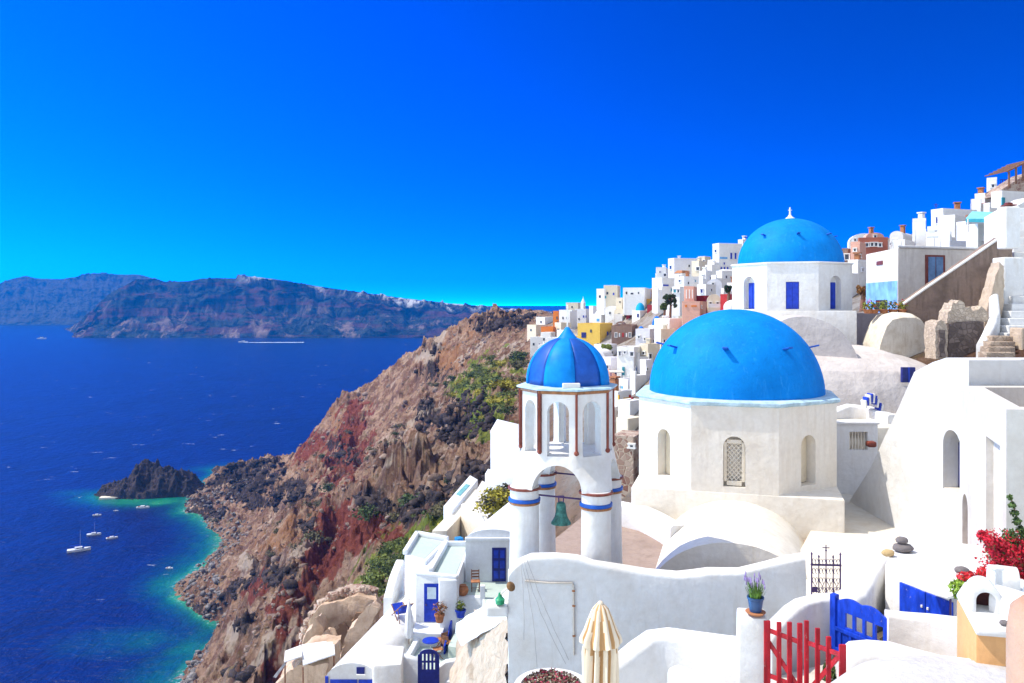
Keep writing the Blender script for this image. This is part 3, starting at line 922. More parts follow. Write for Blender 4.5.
# cupola of alternating gores
def gore(a0, a1, r, h, z, bul):
    n, m = 12, 6
    prof = [(r * math.cos(PI / 2 * i / n) * (1 + bul * .5), z + h * math.sin(PI / 2 * i / n) ** .92) for i in range(n + 1)]
    rings = []
    for (rr, z_) in prof:
        rings.append([Vector(((rr * (1 + bul * math.sin(PI * j / m))) * math.sin(a0 + (a1 - a0) * j / m), -(rr * (1 + bul * math.sin(PI * j / m))) * math.cos(a0 + (a1 - a0) * j / m), z_)) for j in range(m + 1)])
    rings.append([Vector((0, 0, z))] * (m + 1))
    return rings
for k in range(8):
    a0 = math.radians(-22.5 + 45 * k); a1 = a0 + math.radians(45)
    lt = k % 2 == 0
    g = MB(MT)
    rings = gore(a0, a1, .99 if lt else .985, 1.18, 98.03, .04 if lt else -.015)
    R = [[g.bm.verts.new(p) for p in r] for r in rings[:-1]]
    for r0, r1 in zip(R, R[1:]):
        for j in range(len(r0) - 1): g.bm.faces.new((r0[j], r0[j + 1], r1[j + 1], r1[j]))
    g._t([v for r in R for v in r])
    o = g.build('dome_gore', DOMELIGHT if lt else DOMEDARK, BT, smooth=.9)
    sm = o.modifiers.new('thick', 'SOLIDIFY'); sm.thickness = .06; sm.offset = -1
MB(MT).lathe([(.34, 99.02), (.30, 99.12), (.19, 99.24), (.10, 99.36), (.05, 99.44), (0, 99.46)], seg=24).build('dome_cap', DOMELIGHT, BT, smooth=1.0)
cr = MB(MT).box((0, 0, 99.72), (.035, .035, .58)); cr.box((0, 0, 99.86), (.24, .035, .035))
cr.build('cross', WHITE, BT)
# tie bars that carry the bells
b1 = MB(MT).tube([(-hs_, -hs_ + .05, 95.42), (hs_, -hs_ + .05, 95.36)], .022, 8)
b1.build('tie_bar', DARKIRON, BT)
MB(MT).tube([(-hs_, hs_ - .05, 95.62), (hs_, hs_ - .05, 95.56)], .022, 8).build('tie_bar', DARKIRON, BT)
MB(MT).tube([(hs_ - .05, -hs_, 95.45), (hs_ - .05, hs_, 95.45)], .022, 8).build('tie_bar', DARKIRON, BT)
def bell(c, s, label):
    root = thing('church_bell', c, label, 'bell', 0, 'bells hung under the tower arches')
    p = [(.0, -.02), (.05, -.02), (.09, -.05), (.105, -.12), (.115, -.24), (.14, -.34), (.175, -.41), (.215, -.46), (.215, -.485), (.18, -.47), (.12, -.38), (.09, -.25), (.06, -.10), (0, -.08)]
    Mb = Matrix.Translation(c) @ Matrix.Diagonal((s, s, s, 1))
    MB(Mb).lathe([(r, z) for r, z in p][::-1], seg=28).build('bell_body', BRONZE, root, smooth=.7)
    MB(Mb).tube([(-.05, 0, .10), (-.05, 0, -.02)], .015, 6).tube([(.05, 0, .10), (.05, 0, -.02)], .015, 6).box((0, 0, .09), (.14, .05, .04)).build('crown', DARKIRON, root)
    MB(Mb).tube([(0, 0, -.1), (0, 0, -.5)], .01, 6).sphere((0, 0, -.5), .045).build('clapper', DARKIRON, root)
pbell = MT @ Vector((.02, -hs_ + .05, 95.30))
bell(pbell, 1.12, 'green bronze bell hanging in the front arch of the bell tower')
bell(MT @ Vector((.70, .12, 95.40)), .85, 'green bronze bell half hidden behind the right front pier of the bell tower')

# ------------------------------------------------------------------ walls that follow a top line
def wall_path(name, pts, zb, th, mat, label, cat, wob=.02, rnd=.10, step=.35, parent=None, group=None, seed=1.0, kind=None):
    """pts: world points of the crest of the wall, th: thickness, zb: foot"""
    pts = [Vector(p) for p in pts]
    # resample with a smooth curve
    dense = []
    for i in range(len(pts) - 1):
        p0 = pts[max(i - 1, 0)]; p1 = pts[i]; p2 = pts[i + 1]; p3 = pts[min(i + 2, len(pts) - 1)]
        n = max(1, int((p2 - p1).length / step))
        for k in range(n):
            u = k / n
            cr_ = .5 * ((2 * p1) + (p2 - p0) * u + (2 * p0 - 5 * p1 + 4 * p2 - p3) * u * u + (3 * p1 - p0 - 3 * p2 + p3) * u ** 3)
            dense.append(p1.lerp(p2, u).lerp(cr_, .6))
    dense.append(pts[-1])
    mb = MB(); rings = []
    nv = max(2, int((max(p.z for p in dense) - zb) / step))
    for i, p in enumerate(dense):
        d = dense[min(i + 1, len(dense) - 1)] - dense[max(i - 1, 0)]
        d.z = 0; d.normalize()
        nrm = Vector((d.y, -d.x, 0))
        ring = []
        h = p.z - zb
        r = min(rnd, th * .5)
        for k in range(nv): ring.append(p + nrm * (0) + Vector((0, 0, -h + (h - r) * k / nv)))
        for k in range(6):
            a = PI / 2 * k / 5
            ring.append(p - nrm * (r - r * math.cos(a)) + Vector((0, 0, -r + r * math.sin(a))))
        for k in range(6):
            a = PI / 2 * k / 5
            ring.append(p - nrm * (th - r + r * math.sin(a)) + Vector((0, 0, -r + r * math.cos(a))))
        for k in range(nv): ring.append(p - nrm * th + Vector((0, 0, -r - (h - r) * (k + 1) / nv)))
        rings.append(ring)
    mb.loft(rings)
    if wob: mb.wobble(wob, 1.6, seed)
    if parent is not None: return mb.build(name, mat, parent, smooth=.9)
    return mb.build(name, mat, None, smooth=.9, label=label, cat=cat, group=group, kind=kind)

def PT(*a): return [P(*q) for q in a]
wall_path('parapet_wall', PT((508, 574, 17.9), (513, 567, 17.9), (521, 561, 17.9), (532, 556.5, 17.9), (555, 556, 17.9), (578, 558, 17.88), (595, 564, 17.86), (620, 568, 17.84), (650, 573, 17.8), (678, 575, 17.75), (710, 572, 17.7),
          (740, 571, 17.65), (768, 565, 17.6), (790, 560, 17.57), (806, 557, 17.55)), 88.6, .38, WHITE, 'long white parapet wall with a wavy top below the bell tower', 'wall', .03, .10)
# paved floor behind the parapet
fl = [PZ(514, 18.2, 0), PZ(812, 18.7, 0), PZ(870, 19.5, 0), PZ(900, 27, 0), PZ(600, 28, 0), PZ(560, 24, 0), PZ(522, 21.5, 0)]
MB().prism([Vector((p.x, p.y, 92.95)) for p in fl], (0, 0, .12)).build('terrace_paving', STONEFLOOR, None, kind='structure')
# low white kerb wall between tower and church (left of base block)
wall_path('low_wall', [Vector((2.6, 25.6, 93.75)), Vector((3.9, 24.4, 93.75)), Vector((4.5, 22.6, 93.72))], 92.4, .5, WHITE, 'low white kerb wall at the foot of the big church, right of the bell tower', 'wall', .01)
# ------------------------------------------------------------------ second church
OCHREWALL = plaster((.70, .56, .40), (.45, .32, .2), .35, key='ochre_plaster')
co2 = PZ(790, 42.0, 0)
T2 = math.radians(-17)
C2 = thing('domed_church', (co2.x, co2.y, 97), 'smaller white church higher up with blue shuttered windows and white finial on its blue dome', 'church', T2)
M2 = frame(co2, T2)
A2 = 2.91
MB(M2).loft([[Vector((sx * 2.93, sy * 2.93, z)) for sx, sy in ((-1, -1), (1, -1), (1, 1), (-1, 1))] for z in (96.5, 99.72)]).build('base_block', WHITE, C2, bev=.05, smooth=.6)
dr = MB(M2).loft([octagon(A2, 99.5), octagon(A2, 102.08)])
cut = []
for k in range(8):
    Mk = M2 @ Matrix.Rotation(k * PI / 4, 4, 'Z')
    if k == 0: cut.append(MB(Mk).box((0, -A2, 100.47), (.62, .16, 1.36)))
    else: cut.append(MB(Mk).prism(arch_pts(0, 99.78, 101.45, .78, 12, -A2 - .2), (0, .5, 0)))
boolean(dr, cut).build('drum', WHITE, C2, smooth=.5)
for k in (0, 1, 7, 2, 6):
    Mk = M2 @ Matrix.Rotation(k * PI / 4, 4, 'Z')
    yb = -A2 + (.05 if k == 0 else .28)
    wn = MB(Mk).box((0, yb, 100.47), (.60 if k == 0 else .56, .04, 1.32)).build('window', COBALT, C2)
    sh = MB(Mk)
    for sx in (-1, 1):
        sh.box((sx * .145, yb - .03, 100.47), (.26, .025, 1.24), bev=.008)
    sh.build('shutter', COBALT, wn)
MB(M2).loft([octagon(A2 + .01, 102.02), octagon(A2 + .07, 102.05), octagon(A2 + .07, 102.11), octagon(A2 - .1, 102.14)]).build('cornice', WHITE, C2)
DR2 = 2.66
MB(M2).lathe([(DR2, 102.08)] + dome_prof(DR2, 2.42, 102.14, 24), seg=64, wob=lambda a, z: 1 + .003 * math.sin(3 * a + 1 + z)).build('dome', DOMEBLUE, C2, smooth=3.2)
fn = MB(M2).lathe([(.30, 104.44), (.26, 104.56), (.12, 104.66), (.05, 104.78), (.035, 105.15), (0, 105.16)], seg=16)
fn.box((0, 0, 105.0), (.20, .03, .035)).build('finial', WHITE, C2, smooth=.6)
for k in range(8):
    a = math.radians(-4 + 45 * k + 12)
    u = Vector((math.sin(a), -math.cos(a), 0))
    p0 = u * (DR2 * math.cos(math.radians(36)) - .02) + Vector((0, 0, 102.12 + 2.42 * math.sin(math.radians(36))))
    MB(M2).box((0, 0, 0), (.15, .30, .05), M=Matrix.Translation(p0 + u * .1 + Vector((0, 0, .04))) @ Matrix.Rotation(a, 4, 'Z') @ Matrix.Rotation(math.radians(-14), 4, 'X'), bev=.012).build('spike', DOMEDARK, C2)
# small white dome lantern peeping over the big dome
mb = MB().lathe([(.55, -1.2), (.55, 0)] + dome_prof(.55, .42, 0.01, 8), PZ(733, 48, zat(307, 48)), 24)
mb.build('roof_lantern', WHITE, None, smooth=.8, label='small white rounded roof cap peeping over the top of the big blue dome', cat='roof cap')

# ------------------------------------------------------------------ grey vaults below it
GV = thing('vaulted_house', PZ(840, 35, 94), 'rough grey cement vaulted house between the two blue domed churches', 'house')
mb = MB(frame(PZ(803, 34.6, 0), math.radians(-14)))
rings = []
for yy in np.linspace(0, 5.0, 6):
    ring = [Vector((-2.6, yy, 95))] + [Vector((2.35 * math.cos(PI - PI * k / 26), yy, 96.9 + 2.6 * math.sin(PI - PI * k / 26))) for k in range(27)] + [Vector((2.6, yy, 95))]
    rings.append(ring)
mb.loft(rings).chop(.6).wobble(.05, 1.2, 3).build('vault', GREYPL, GV, smooth=.8)
prof = [(37.5, 345), (36.6, 347.5), (35.8, 350), (34.8, 354), (33.8, 361), (33.1, 371), (32.7, 384), (32.4, 400), (32.2, 425)]
mb = MB(); rings = []
for px in np.linspace(765, 948, 24):
    ring = []
    dz = -max(0, (px - 905)) * .012
    for D, y in prof:
        D2 = D - .35 * math.sin((px - 765) / 40.0) * .4
        ring.append(Vector(((px - 512) / F * 33.5, D2, zat(y, D) + dz)))
    ring.append(Vector(((px - 512) / F * 33.5, 32.2, 93))); ring.append(Vector(((px - 512) / F * 33.5, 37.6, 93)))
    rings.append(ring)
mb.loft(rings).chop(.8).wobble(.07, .9, 5).build('roof_slope', GREYPL, GV, smooth=.9)
p = P(906.5, 374.5, 32.75)
w_ = MB().box(p + Vector((0, -.12, 0)), (.54, .16, .62), bev=.01).build('window', NAVY, GV)
MB().box(p + Vector((0, -.21, 0)), (.06, .03, .62)).build('shutter', COBALT, w_)

# retaining wall with church shade put in its colour and the pale oven-shaped mound
MB().box(PZ(866, 44.5, (zat(312, 44.5) + 96) / 2), (2.6, .5, zat(313, 44.5) - 96), bev=.03).build('retaining_wall', plaster((.44, .39, .40), (.3, .26, .25), .5, key='mauve_shade_plaster'), None, label='retaining wall with mauve church shade in its colour, right of the smaller church', cat='wall')
MD = []
mb = MB(); rings = []
xs_ = [(870, 349, 344), (873, 349, 334), (878, 349, 322), (884, 350, 315), (895, 350, 312.5), (908, 350, 313), (916, 350, 317), (922, 350, 327), (928, 350, 340), (932, 350, 348)]
for D in (36.9, 37.2, 37.7, 38.4):
    k = {36.9: .90, 37.2: .97, 37.7: 1.0, 38.4: 1.0}[D]
    ring = []
    for px, yb, yt in xs_:
        c = PZ(901, 37.6, 0)
        X_ = c.x + ((px - 901) / F * 37.6) * k
        ring.append(Vector((X_, D, 97.4 + (zat(yt, 37.6) - 97.4) * k)))
    ring = [Vector((ring[0].x, D, 96))] + ring + [Vector((ring[-1].x, D, 96))]
    rings.append(ring)
mb.loft(rings).chop(.5).wobble(.05, 1.1, 8)
mb.build('plaster_mound', plaster((.72, .66, .55), (.42, .33, .22), .7, sc=2.2, bs=.9, key='pale_mound'), None, smooth=1.0, label='pale oven shaped plaster vault with flower pots along its top', cat='vault')

# ------------------------------------------------------------------ house with the blue shutters
def plan_prism(name, pts, z0, z1, mat, parent=None, bev=.03, wob=0.0, ztops=None, chop=None, **kw):
    mb = MB()
    a = [Vector((p[0], p[1], z0)) for p in pts]; b = [Vector((p[0], p[1], (ztops[i] if ztops else z1))) for i, p in enumerate(pts)]
    mb.loft([a, b])
    if chop: mb.chop(chop)
    if wob: mb.wobble(wob, 1.1, 2)
    return mb.build(name, mat, parent, bev=bev if not chop else 0, smooth=.7, **kw)
def xy(px, D): return ((px - 512) / F * D, D)
HB = thing('plaster_house', (*xy(905, 51), 98), 'flat roofed cream house with red framed blue shutters and a blue painted lower wall', 'house')
hp = [xy(898, 50), xy(1002, 52.5), (33.5, 60), xy(866, 56.5)]
plan_prism('wall', hp, 97, 103.6, plaster((.70, .64, .56), (.42, .34, .27), .55, sc=.7, bs=.5, key='aged_plaster'), HB, bev=.06)
def face_panel(name, pxa, pya, pxb, pyb, Pa, Pb, off, th, mat, parent, bev=.01):
    """box lying on the vertical plane through plan points Pa, Pb, covering the given picture rectangle"""
    a = Vector((Pa[0], Pa[1], 0)); b = Vector((Pb[0], Pb[1], 0)); d = (b - a).normalized(); n = Vector((d.y, -d.x, 0))
    def hit(px, py):
        r = Vector(((px - 512) / F, 1, -(py - HZ) / F))
        t_ = (a.dot(n)) / r.dot(n)
        return Vector((0, 0, EYE)) + r * t_
    p = hit(pxa, (pya + pyb) / 2); q = hit(pxb, (pya + pyb) / 2)
    pm = hit((pxa + pxb) / 2, pya); pn = hit((pxa + pxb) / 2, pyb)
    c = (p + q) / 2; c.z = (pm.z + pn.z) / 2
    wd = (Vector((q.x, q.y, 0)) - Vector((p.x, p.y, 0))).length; hh = pm.z - pn.z
    return MB(), c + n * (off + th / 2 - th * .0), (wd, th, hh), math.atan2(d.y, d.x), n, name, mat, parent, bev
def put_panel(*a):
    mb, c, s, rz, n, name, mat, parent, bev = face_panel(*a)
    mb.box(c, s, rz=rz)
    return mb.build(name, mat, parent, bev=bev)
put_panel('painted_dado', 866.5, 282, 897.5, 313, hp[3], hp[0], .0, .03, paint((.20, .40, .72), .8, .25, 1.2, .3, key='washed_blue_paint'), HB, 0)
dfr = put_panel('door', 925, 255, 944.5, 285, hp[0], hp[1], 0, .06, REDBROWN, HB, .01)
put_panel('shutter', 927.5, 257, 934.3, 284, hp[0], hp[1], .05, .05, paint((.13, .24, .42), .7, .2, 3, .2, key='grey_blue_paint'), dfr)
put_panel('shutter', 935.2, 257, 942, 284, hp[0], hp[1], .05, .05, paint((.13, .24, .42), .7, .2, 3, .2, key='grey_blue_paint'), dfr)
put_panel('window', 877, 300, 888, 311, hp[3], hp[0], .03, .05, DARKHOLE, HB)
put_panel('vent_hole', 877, 261, 883, 265, hp[3], hp[0], 0, .05, REDBROWN, HB)
plan_prism('roof_parapet', [xy(898, 49.9), xy(1003, 52.4), xy(1003, 52.8), xy(899, 50.3)], 103.6, 103.75, WHITE, HB, bev=.04)

# ------------------------------------------------------------------ ruin walls, stairs on the right
RUINBROWN = plaster((.30, .215, .165), (.11, .08, .06), .9, sc=1.0, bs=1.0, key='bare_ruin_plaster')
RUINLIT = plaster((.55, .44, .33), (.28, .2, .14), .7, sc=1.2, bs=.9, key='crumbling_lit_plaster')  # paler copy of the ruin plaster, its sunlit tone put into the colour
D = 38.0
rw = [P(904, 304, D), P(925, 289, D), P(950, 272, D), P(975, 255, D), P(1001, 237, D), P(1010, 245, D), P(1012, 350, D - 1), P(925, 352, D - 1), P(915, 325, D)]
RW = thing('ruined_wall', P(955, 350, D), 'tall bare brown wall with a slanting white coped top edge', 'wall')
mb = MB().prism([Vector((p.x, p.y, p.z)) for p in [P(x, y, D) for x, y in ((904, 304), (925, 289), (950, 272), (975, 255), (1001, 237), (1012, 240), (1014, 352), (925, 352), (914, 325))]], (0, .6, 0))
mb.chop(.22).wobble(.05, 1.3, 4).wobble(.035, 5, 4).build('wall', RUINBROWN, RW, smooth=.7)
cp_ = [P(x, y, D - .05) for x, y in ((903, 304), (925, 288.5), (950, 271.5), (975, 254.5), (1002, 236))]
MB().tube(cp_, .07, 6).build('coping', WHITE, RW, smooth=1)
RH = thing('ruined_house', P(962, 355, 34), 'roofless stone ruin of dark rubble walls with crumbling pale tops', 'ruin')
STONEDARK = None
def rubble(col1, col2, mortar, sc=6.0, key='rubble_stone'):
    m, t, b = mat_new(key)
    v = N(t, 'ShaderNodeTexVoronoi'); v.inputs['Scale'].default_value = sc; t.links.new(coords(t), v.inputs['Vector'])
    v2 = N(t, 'ShaderNodeTexVoronoi'); v2.feature = 'DISTANCE_TO_EDGE'; v2.inputs['Scale'].default_value = sc; t.links.new(coords(t), v2.inputs['Vector'])
    sp = N(t, 'ShaderNodeSeparateColor'); t.links.new(v.outputs['Color'], sp.inputs[0])
    c = mixc(t, sp.outputs[0], col1, col2)
    e = ramp(t, v2.outputs['Distance'], [(.02, 0), (.07, 1)])
    t.links.new(mixc(t, e, mortar, c), b.inputs['Base Color']); b.inputs['Roughness'].default_value = .95
    bump(t, b, fadd(t, e, fmul(t, noise_n(t, sc * 3, 6, .7), .6)), .8, .04)
    return m
STONEDARK = rubble((.10, .075, .065), (.22, .17, .145), (.13, .10, .085), 5.0, 'dark_rubble')
STONEPALE = rubble((.30, .22, .16), (.46, .36, .27), (.36, .28, .21), 4.0, 'pale_rubble')
STONERED = rubble((.22, .10, .07), (.46, .36, .28), (.52, .42, .32), 3.2, 'red_rubble')
mb = MB().prism([P(x, y, 34) for x, y in ((949, 324), (958, 322), (972, 321), (984, 322), (985, 357), (948, 357))], (0, .7, 0))
mb.chop(.3).wobble(.04, 2.5, 6).build('front_wall', STONEDARK, RH, smooth=.6)
RUBLIT = rubble((.42, .33, .25), (.60, .49, .38), (.50, .40, .30), 7.0, 'lit_rubble')  # lighter rubble, sunlight on the wall tops put into its colour
def ragged(pts, D, th, mat, nm, seed):
    mb = MB().prism([P(x, y, D) for x, y in pts], (0, th, 0))
    mb.chop(.13).wobble(.03, 3.0, seed).wobble(.035, 9, seed + 2)
    return mb.build(nm, mat, RH, smooth=.5)
ragged(((947, 323), (948, 312), (951, 309), (953, 303), (957, 303.5), (959, 300), (964, 302), (966, 308), (970, 307), (973, 311), (979, 309), (981, 306), (985, 309), (987, 312), (988, 322), (970, 323), (955, 324)), 34.15, .7, RUBLIT, 'wall_top', 9)
ragged(((935, 328), (937, 322), (941, 320), (945, 322), (948, 332), (947, 359), (936, 359)), 33.6, .9, RUBLIT, 'buttress', 12)
ragged(((939, 330), (945, 330), (945.5, 357), (939.5, 357)), 33.5, .3, STONEDARK, 'buttress_face', 14)
ragged(((986, 312), (989, 300), (993, 288), (996, 276), (1000, 262), (1004, 266), (1004, 300), (999, 330), (988, 346), (984, 330)), 35.2, .7, RUINLIT, 'side_wall', 16)

ST = thing('staircase', P(1010, 345, 33), 'white curving outdoor staircase climbing the right edge, with a pillar at its head', 'staircase')
n = 18
for k in range(n):
    u = k / (n - 1)
    Dk = 33.5 + 7.5 * u
    y = 333 - 125 * u
    x0 = 1004 + 8 * math.sin(u * 3.0) + 2
    mb = MB().box(Vector(((x0 - 512) / F * Dk + 1.6, Dk + .35, zat(y, Dk) - .6)), (3.2, .8, 1.2), bev=.03)
    mb.build('step', WHITE, ST)
bal = [P(986, 342, 32.6), P(993, 330, 33.2), P(1000, 312, 34.2), P(999, 296, 35), P(998, 284, 35.8), P(1003, 270, 36.6), P(1007, 262, 37.4)]
wall_path('balustrade', bal, 95.5, .38, WHITE, '', '', .03, .16, parent=ST)
MB().box(P(1008, 262, 36.4) + Vector((0, 0, -1.5)), (.92, .9, 3.4), bev=.06).build('pillar_base', WHITE, ST)
pl = MB().box(P(1008.5, 228, 36.4), (.68, .68, 1.9), bev=.06).build('pillar', WHITE, ST)
MB().box(P(1008.5, 205.5, 36.4), (.5, .5, .06), bev=.02).box(P(1008.5, 204, 36.4), (.26, .26, .12), bev=.02).build('pillar_cap', REDBROWN, pl)
S2 = thing('stone_steps', P(1000, 354, 31.5), 'short flight of worn tan stone steps below the white staircase', 'steps')
for k in range(4):
    MB().box(P(1001 + k, 352.5 - k * 5.4, 31.5 + k * .35) + Vector((0, .3, -.14)), (1.15 - .06 * k, .6, .30), bev=.04).chop(.25).wobble(.02, 3, k).build('step', STONEPALE, S2, smooth=.7)
MB().box(P(1019, 340, 32.4), (.30, .8, 1.0), bev=.05).build('newel', RUINLIT, S2)

# ------------------------------------------------------------------ big white stepped wall with the arched window
LW = thing('white_house', (12.5, 22, 93), 'tall smooth white house wall sloping down to the left with one deep arched window', 'house')
xw = 11.42
poly = [(27.4, 93.0), (26.9, 93.4), (25.4, 94.75), (24.4, 95.95), (23.57, 96.9), (22.6, 98.1), (21.6, 98.45), (20.9, 98.62), (19.9, 98.62), (19.9, 92.5), (27.4, 92.5)]
wl = MB().prism([Vector((xw, y, z)) for y, z in poly], (4.5, 0, 0))
dw0, dw1 = xw * F / (943 - 512), xw * F / (960.5 - 512)
zc = lambda py, D: zat(py, D)
ya, yb = dw1, dw0
ar = arch_pts(0, zat(492, (ya + yb) / 2), zat(430, (ya + yb) / 2), yb - ya, 14, 0)
cutp = [Vector((xw - .3, (ya + yb) / 2 - p.x, p.z)) for p in ar]
wl = boolean(wl, [MB().prism(cutp, (.78, 0, 0))])
wl.build('wall', plaster((.66, .655, .64), (.48, .42, .34), .4, sc=.6, bs=.5, key='house_whitewash'), LW, smooth=.5, bev=.0)
wi = MB().prism([Vector((xw + .45, p.y, p.z)) for p in cutp], (.04, 0, 0)).build('window', paint((.22, .20, .19), .4, .3, 3, .1, key='curtained_glass'), LW)
zt = zat(430, (ya + yb) / 2); zb_ = zat(492, (ya + yb) / 2)
fr = MB(); ym = (ya + yb) / 2
for yy in (ya + .04, ym, yb - .04): fr.box((xw + .43, yy, (zt + zb_) / 2 - .2), (.05, .07, zt - zb_ - .4))
fr.box((xw + .43, ym, zt - .42), (.05, yb - ya, .07)).box((xw + .43, ym, zb_ + .04), (.05, yb - ya, .08))
fr.build('frame', NAVY, wi)
MB().prism([Vector((xw + .42, p.y, max(p.z, zt - .42))) for p in cutp], (.02, 0, 0)).build('fanlight', DARKHOLE, wi)
MB().box((xw + .22, ym, zb_ + .01), (.40, yb - ya - .02, .04), bev=.01).build('sill', CREAM, wi)

# ------------------------------------------------------------------ corner building on the right
RB = thing('corner_building', (*xy(1000, 16), 93), 'white many sided corner building with recessed panel and sunken roof, at right edge', 'house')
Lp = (11.08, 19.7); Cp = (9.47, 15.25); Rp = (14.5, 15.0); Bp = (14.5, 19.7)
mb = MB().loft([[Vector((p[0], p[1], z)) for p in (Lp, Cp, Rp, Bp)] for z in (90.5, 98.0)])
inn = [(11.45, 19.3), (9.98, 15.65), (14.1, 15.4), (14.1, 19.3)]
c1 = MB().loft([[Vector((p[0], p[1], z)) for p in inn] for z in (96.7, 98.5)])
dv = (Vector((*Cp, 0)) - Vector((*Lp, 0))); fl_ = dv.length; dv.normalize(); nv = Vector((dv.y, -dv.x, 0))
def along(px, off=0):
    r = Vector(((px - 512) / F, 1, 0)); a = Vector((*Lp, 0)); t_ = a.dot(nv) / r.dot(nv); return r * t_ + nv * off
pa, pb = along(986), along(1000)
q0 = zat(545, pb.y); q1 = zat(436, pa.y)
c2 = MB().loft([[Vector((p.x, p.y, z)) for p in (pa + nv * .3, pb + nv * .3, pb - nv * .14, pa - nv * .14)] for z in (93.9, q1)])
da, db = along(962.3), along(967.8)
zc0, zc1 = 93.6, zat(491, da.y)
arp = arch_pts(0, zc0, zc1, (db - da).length, 10, 0)
mid = (da + db) / 2
c3 = MB().prism([Vector((mid.x + dv.x * p.x, mid.y + dv.y * p.x, p.z)) + nv * .3 for p in arp], -nv * .75)
c4 = MB().box((11.4, 15.1, 95.3), (2.9, .36, 3.0))
boolean(mb, [c1, c2, c3, c4]).build('wall', plaster((.62, .58, .53), (.42, .34, .26), .45, key='warm_whitewash'), RB, smooth=.4)
MB().prism([Vector((mid.x + dv.x * p.x, mid.y + dv.y * p.x, p.z)) - nv * .40 for p in arp], -nv * .04).build('door', REDBROWN, RB)

# ------------------------------------------------------------------ terrace with balusters right of the church
TB = thing('terrace_wall', PZ(852, 28, 92), 'white terrace wall with cream balusters right of the big church', 'wall')
x0, x1 = (826 - 512) / F * 28, (878 - 512) / F * 28
bx0, bx1 = (849.5 - 512) / F * 28, (867.5 - 512) / F * 28
wl = MB().box(((x0 + x1) / 2, 28.2, (zat(424, 28) + 92) / 2), (x1 - x0, .4, zat(424, 28) - 92))
wl = boolean(wl, [MB().box(((bx0 + bx1) / 2, 28.2, (zat(432, 28) + zat(450, 28)) / 2), (bx1 - bx0, .9, zat(432, 28) - zat(450, 28)))])
wl.build('wall', WHITE, TB, bev=.02)
for k in range(6):
    xx = bx0 + (bx1 - bx0) * (k + .5) / 6
    zz0 = zat(450, 28); hh = zat(432, 28) - zz0
    MB().lathe([(.045, 0), (.03, .08 * hh), (.055, .35 * hh), (.05, .5 * hh), (.022, .8 * hh), (.04, .95 * hh), (.045, hh)], (xx, 28.15, zz0), 10).build('baluster', CREAM, TB, smooth=1)
MB().box(((x0 + x1) / 2, 28.15, zat(423, 28)), (x1 - x0 + .05, .5, .08), bev=.02).build('coping', WHITE, TB)
plan_prism('terrace_deck', [xy(822, 28.5), xy(900, 28.5), xy(905, 32.3), xy(822, 32.3)], 93, zat(430, 28), CREAM, kind='structure')
wall_path('roof_kerb', PT((833, 413, 30.6), (850, 405, 30.8), (866, 407, 30.6), (878, 412, 30), (888, 415, 29.4)), 94, .5, WHITE, 'low white kerb wall behind the balusters below the grey vaulted house', 'wall', .03)
# striped folded parasol fabric on that terrace
sp = thing('striped_awning', P(873, 406, 30.3), 'small blue and white striped fabric heap on the kerb below the grey house', 'awning')
for k in range(9):
    u = k / 8
    c = P(864 + 16 * u, 404 - 8 * math.sin(PI * min(1, u * 1.1)) + 4 * u, 30.35)
    MB().box(c, (.075, .30, .36 - .1 * abs(u - .5)), rz=.2, ry=.35 * (u - .3), bev=.02).build('stripe', COBALT if k % 2 else WHITE, sp)
MB().box(P(871, 444, 27.6), (.3, .3, .2), bev=.06).build('red_cushion', REDBROWN, None, label='dark red cushion lying on the terrace beside the cream balusters', cat='cushion')

# white ground of the churchyard
CY = plaster((.70, .66, .58), (.50, .38, .24), .5, sc=.8, key='whitewashed_ground')
plan_prism('churchyard_paving', [xy(792, 18.9), xy(842, 17.0), xy(893, 16.6), xy(1000, 18), (12, 26.5), xy(822, 30), (9.4, 24.6), (7.5, 21)], 92.0, 93.36, CY, kind='structure', bev=.03)

# ------------------------------------------------------------------ lower court: sloping wall, ledge with blue doors
wall_path('sloping_wall', PT((838, 606, 14.95), (852, 604, 15.15), (868, 594, 15.6), (879, 574, 16.4), (889, 560, 17.2), (903, 552, 18.1)), 92.4, .55, WHITE, 'thick white wall sloping up behind the blue garden gate', 'wall', .02, .12)
LG = thing('white_ledge', (*xy(925, 15.4), 93.3), 'low white built in ledge with a blue double cupboard door', 'ledge')
fa, fb = xy(885, 16.1), xy(958, 14.55)
plan_prism('ledge', [fa, fb, xy(978, 14.6), xy(995, 17.2), xy(900, 18.2)], 92.5, 94.76, WHITE, LG, bev=.04)
def panel_skew(name, pxa, pxb, z0, z1, Pa, Pb, off, th, mat, parent, bev=.006):
    a = Vector((*Pa, 0)); b = Vector((*Pb, 0)); d = (b - a).normalized(); n = Vector((d.y, -d.x, 0))
    def hit(px):
        r = Vector(((px - 512) / F, 1, 0)); return r * (a.dot(n) / r.dot(n))
    p, q = hit(pxa), hit(pxb)
    c = (p + q) / 2 + n * (off + th / 2); c.z = (z0 + z1) / 2
    return MB().box(c, ((q - p).length, th, z1 - z0), rz=math.atan2(d.y, d.x)).build(name, mat, parent, bev=bev)
cobalt_bright = chipped('bright_blue_paint', (.003, .050, .55))
fz0, fz1 = 93.92, 94.53
cbf = panel_skew('cupboard_door', 901, 926.6, fz0, fz1, fa, fb, 0, .045, cobalt_bright, LG)
panel_skew('cupboard_door', 927.4, 953.5, fz0, fz1, fa, fb, 0, .045, cobalt_bright, LG)
for px in (924, 930):
    panel_skew('knob', px - .8, px + .8, 94.22, 94.27, fa, fb, .045, .03, WHITE, cbf)
MB().box((*xy(945, 14.75), 94.70), (.52, .62, .05), rz=math.radians(-62), bev=.015).build('table_slab', WHITE, LG)
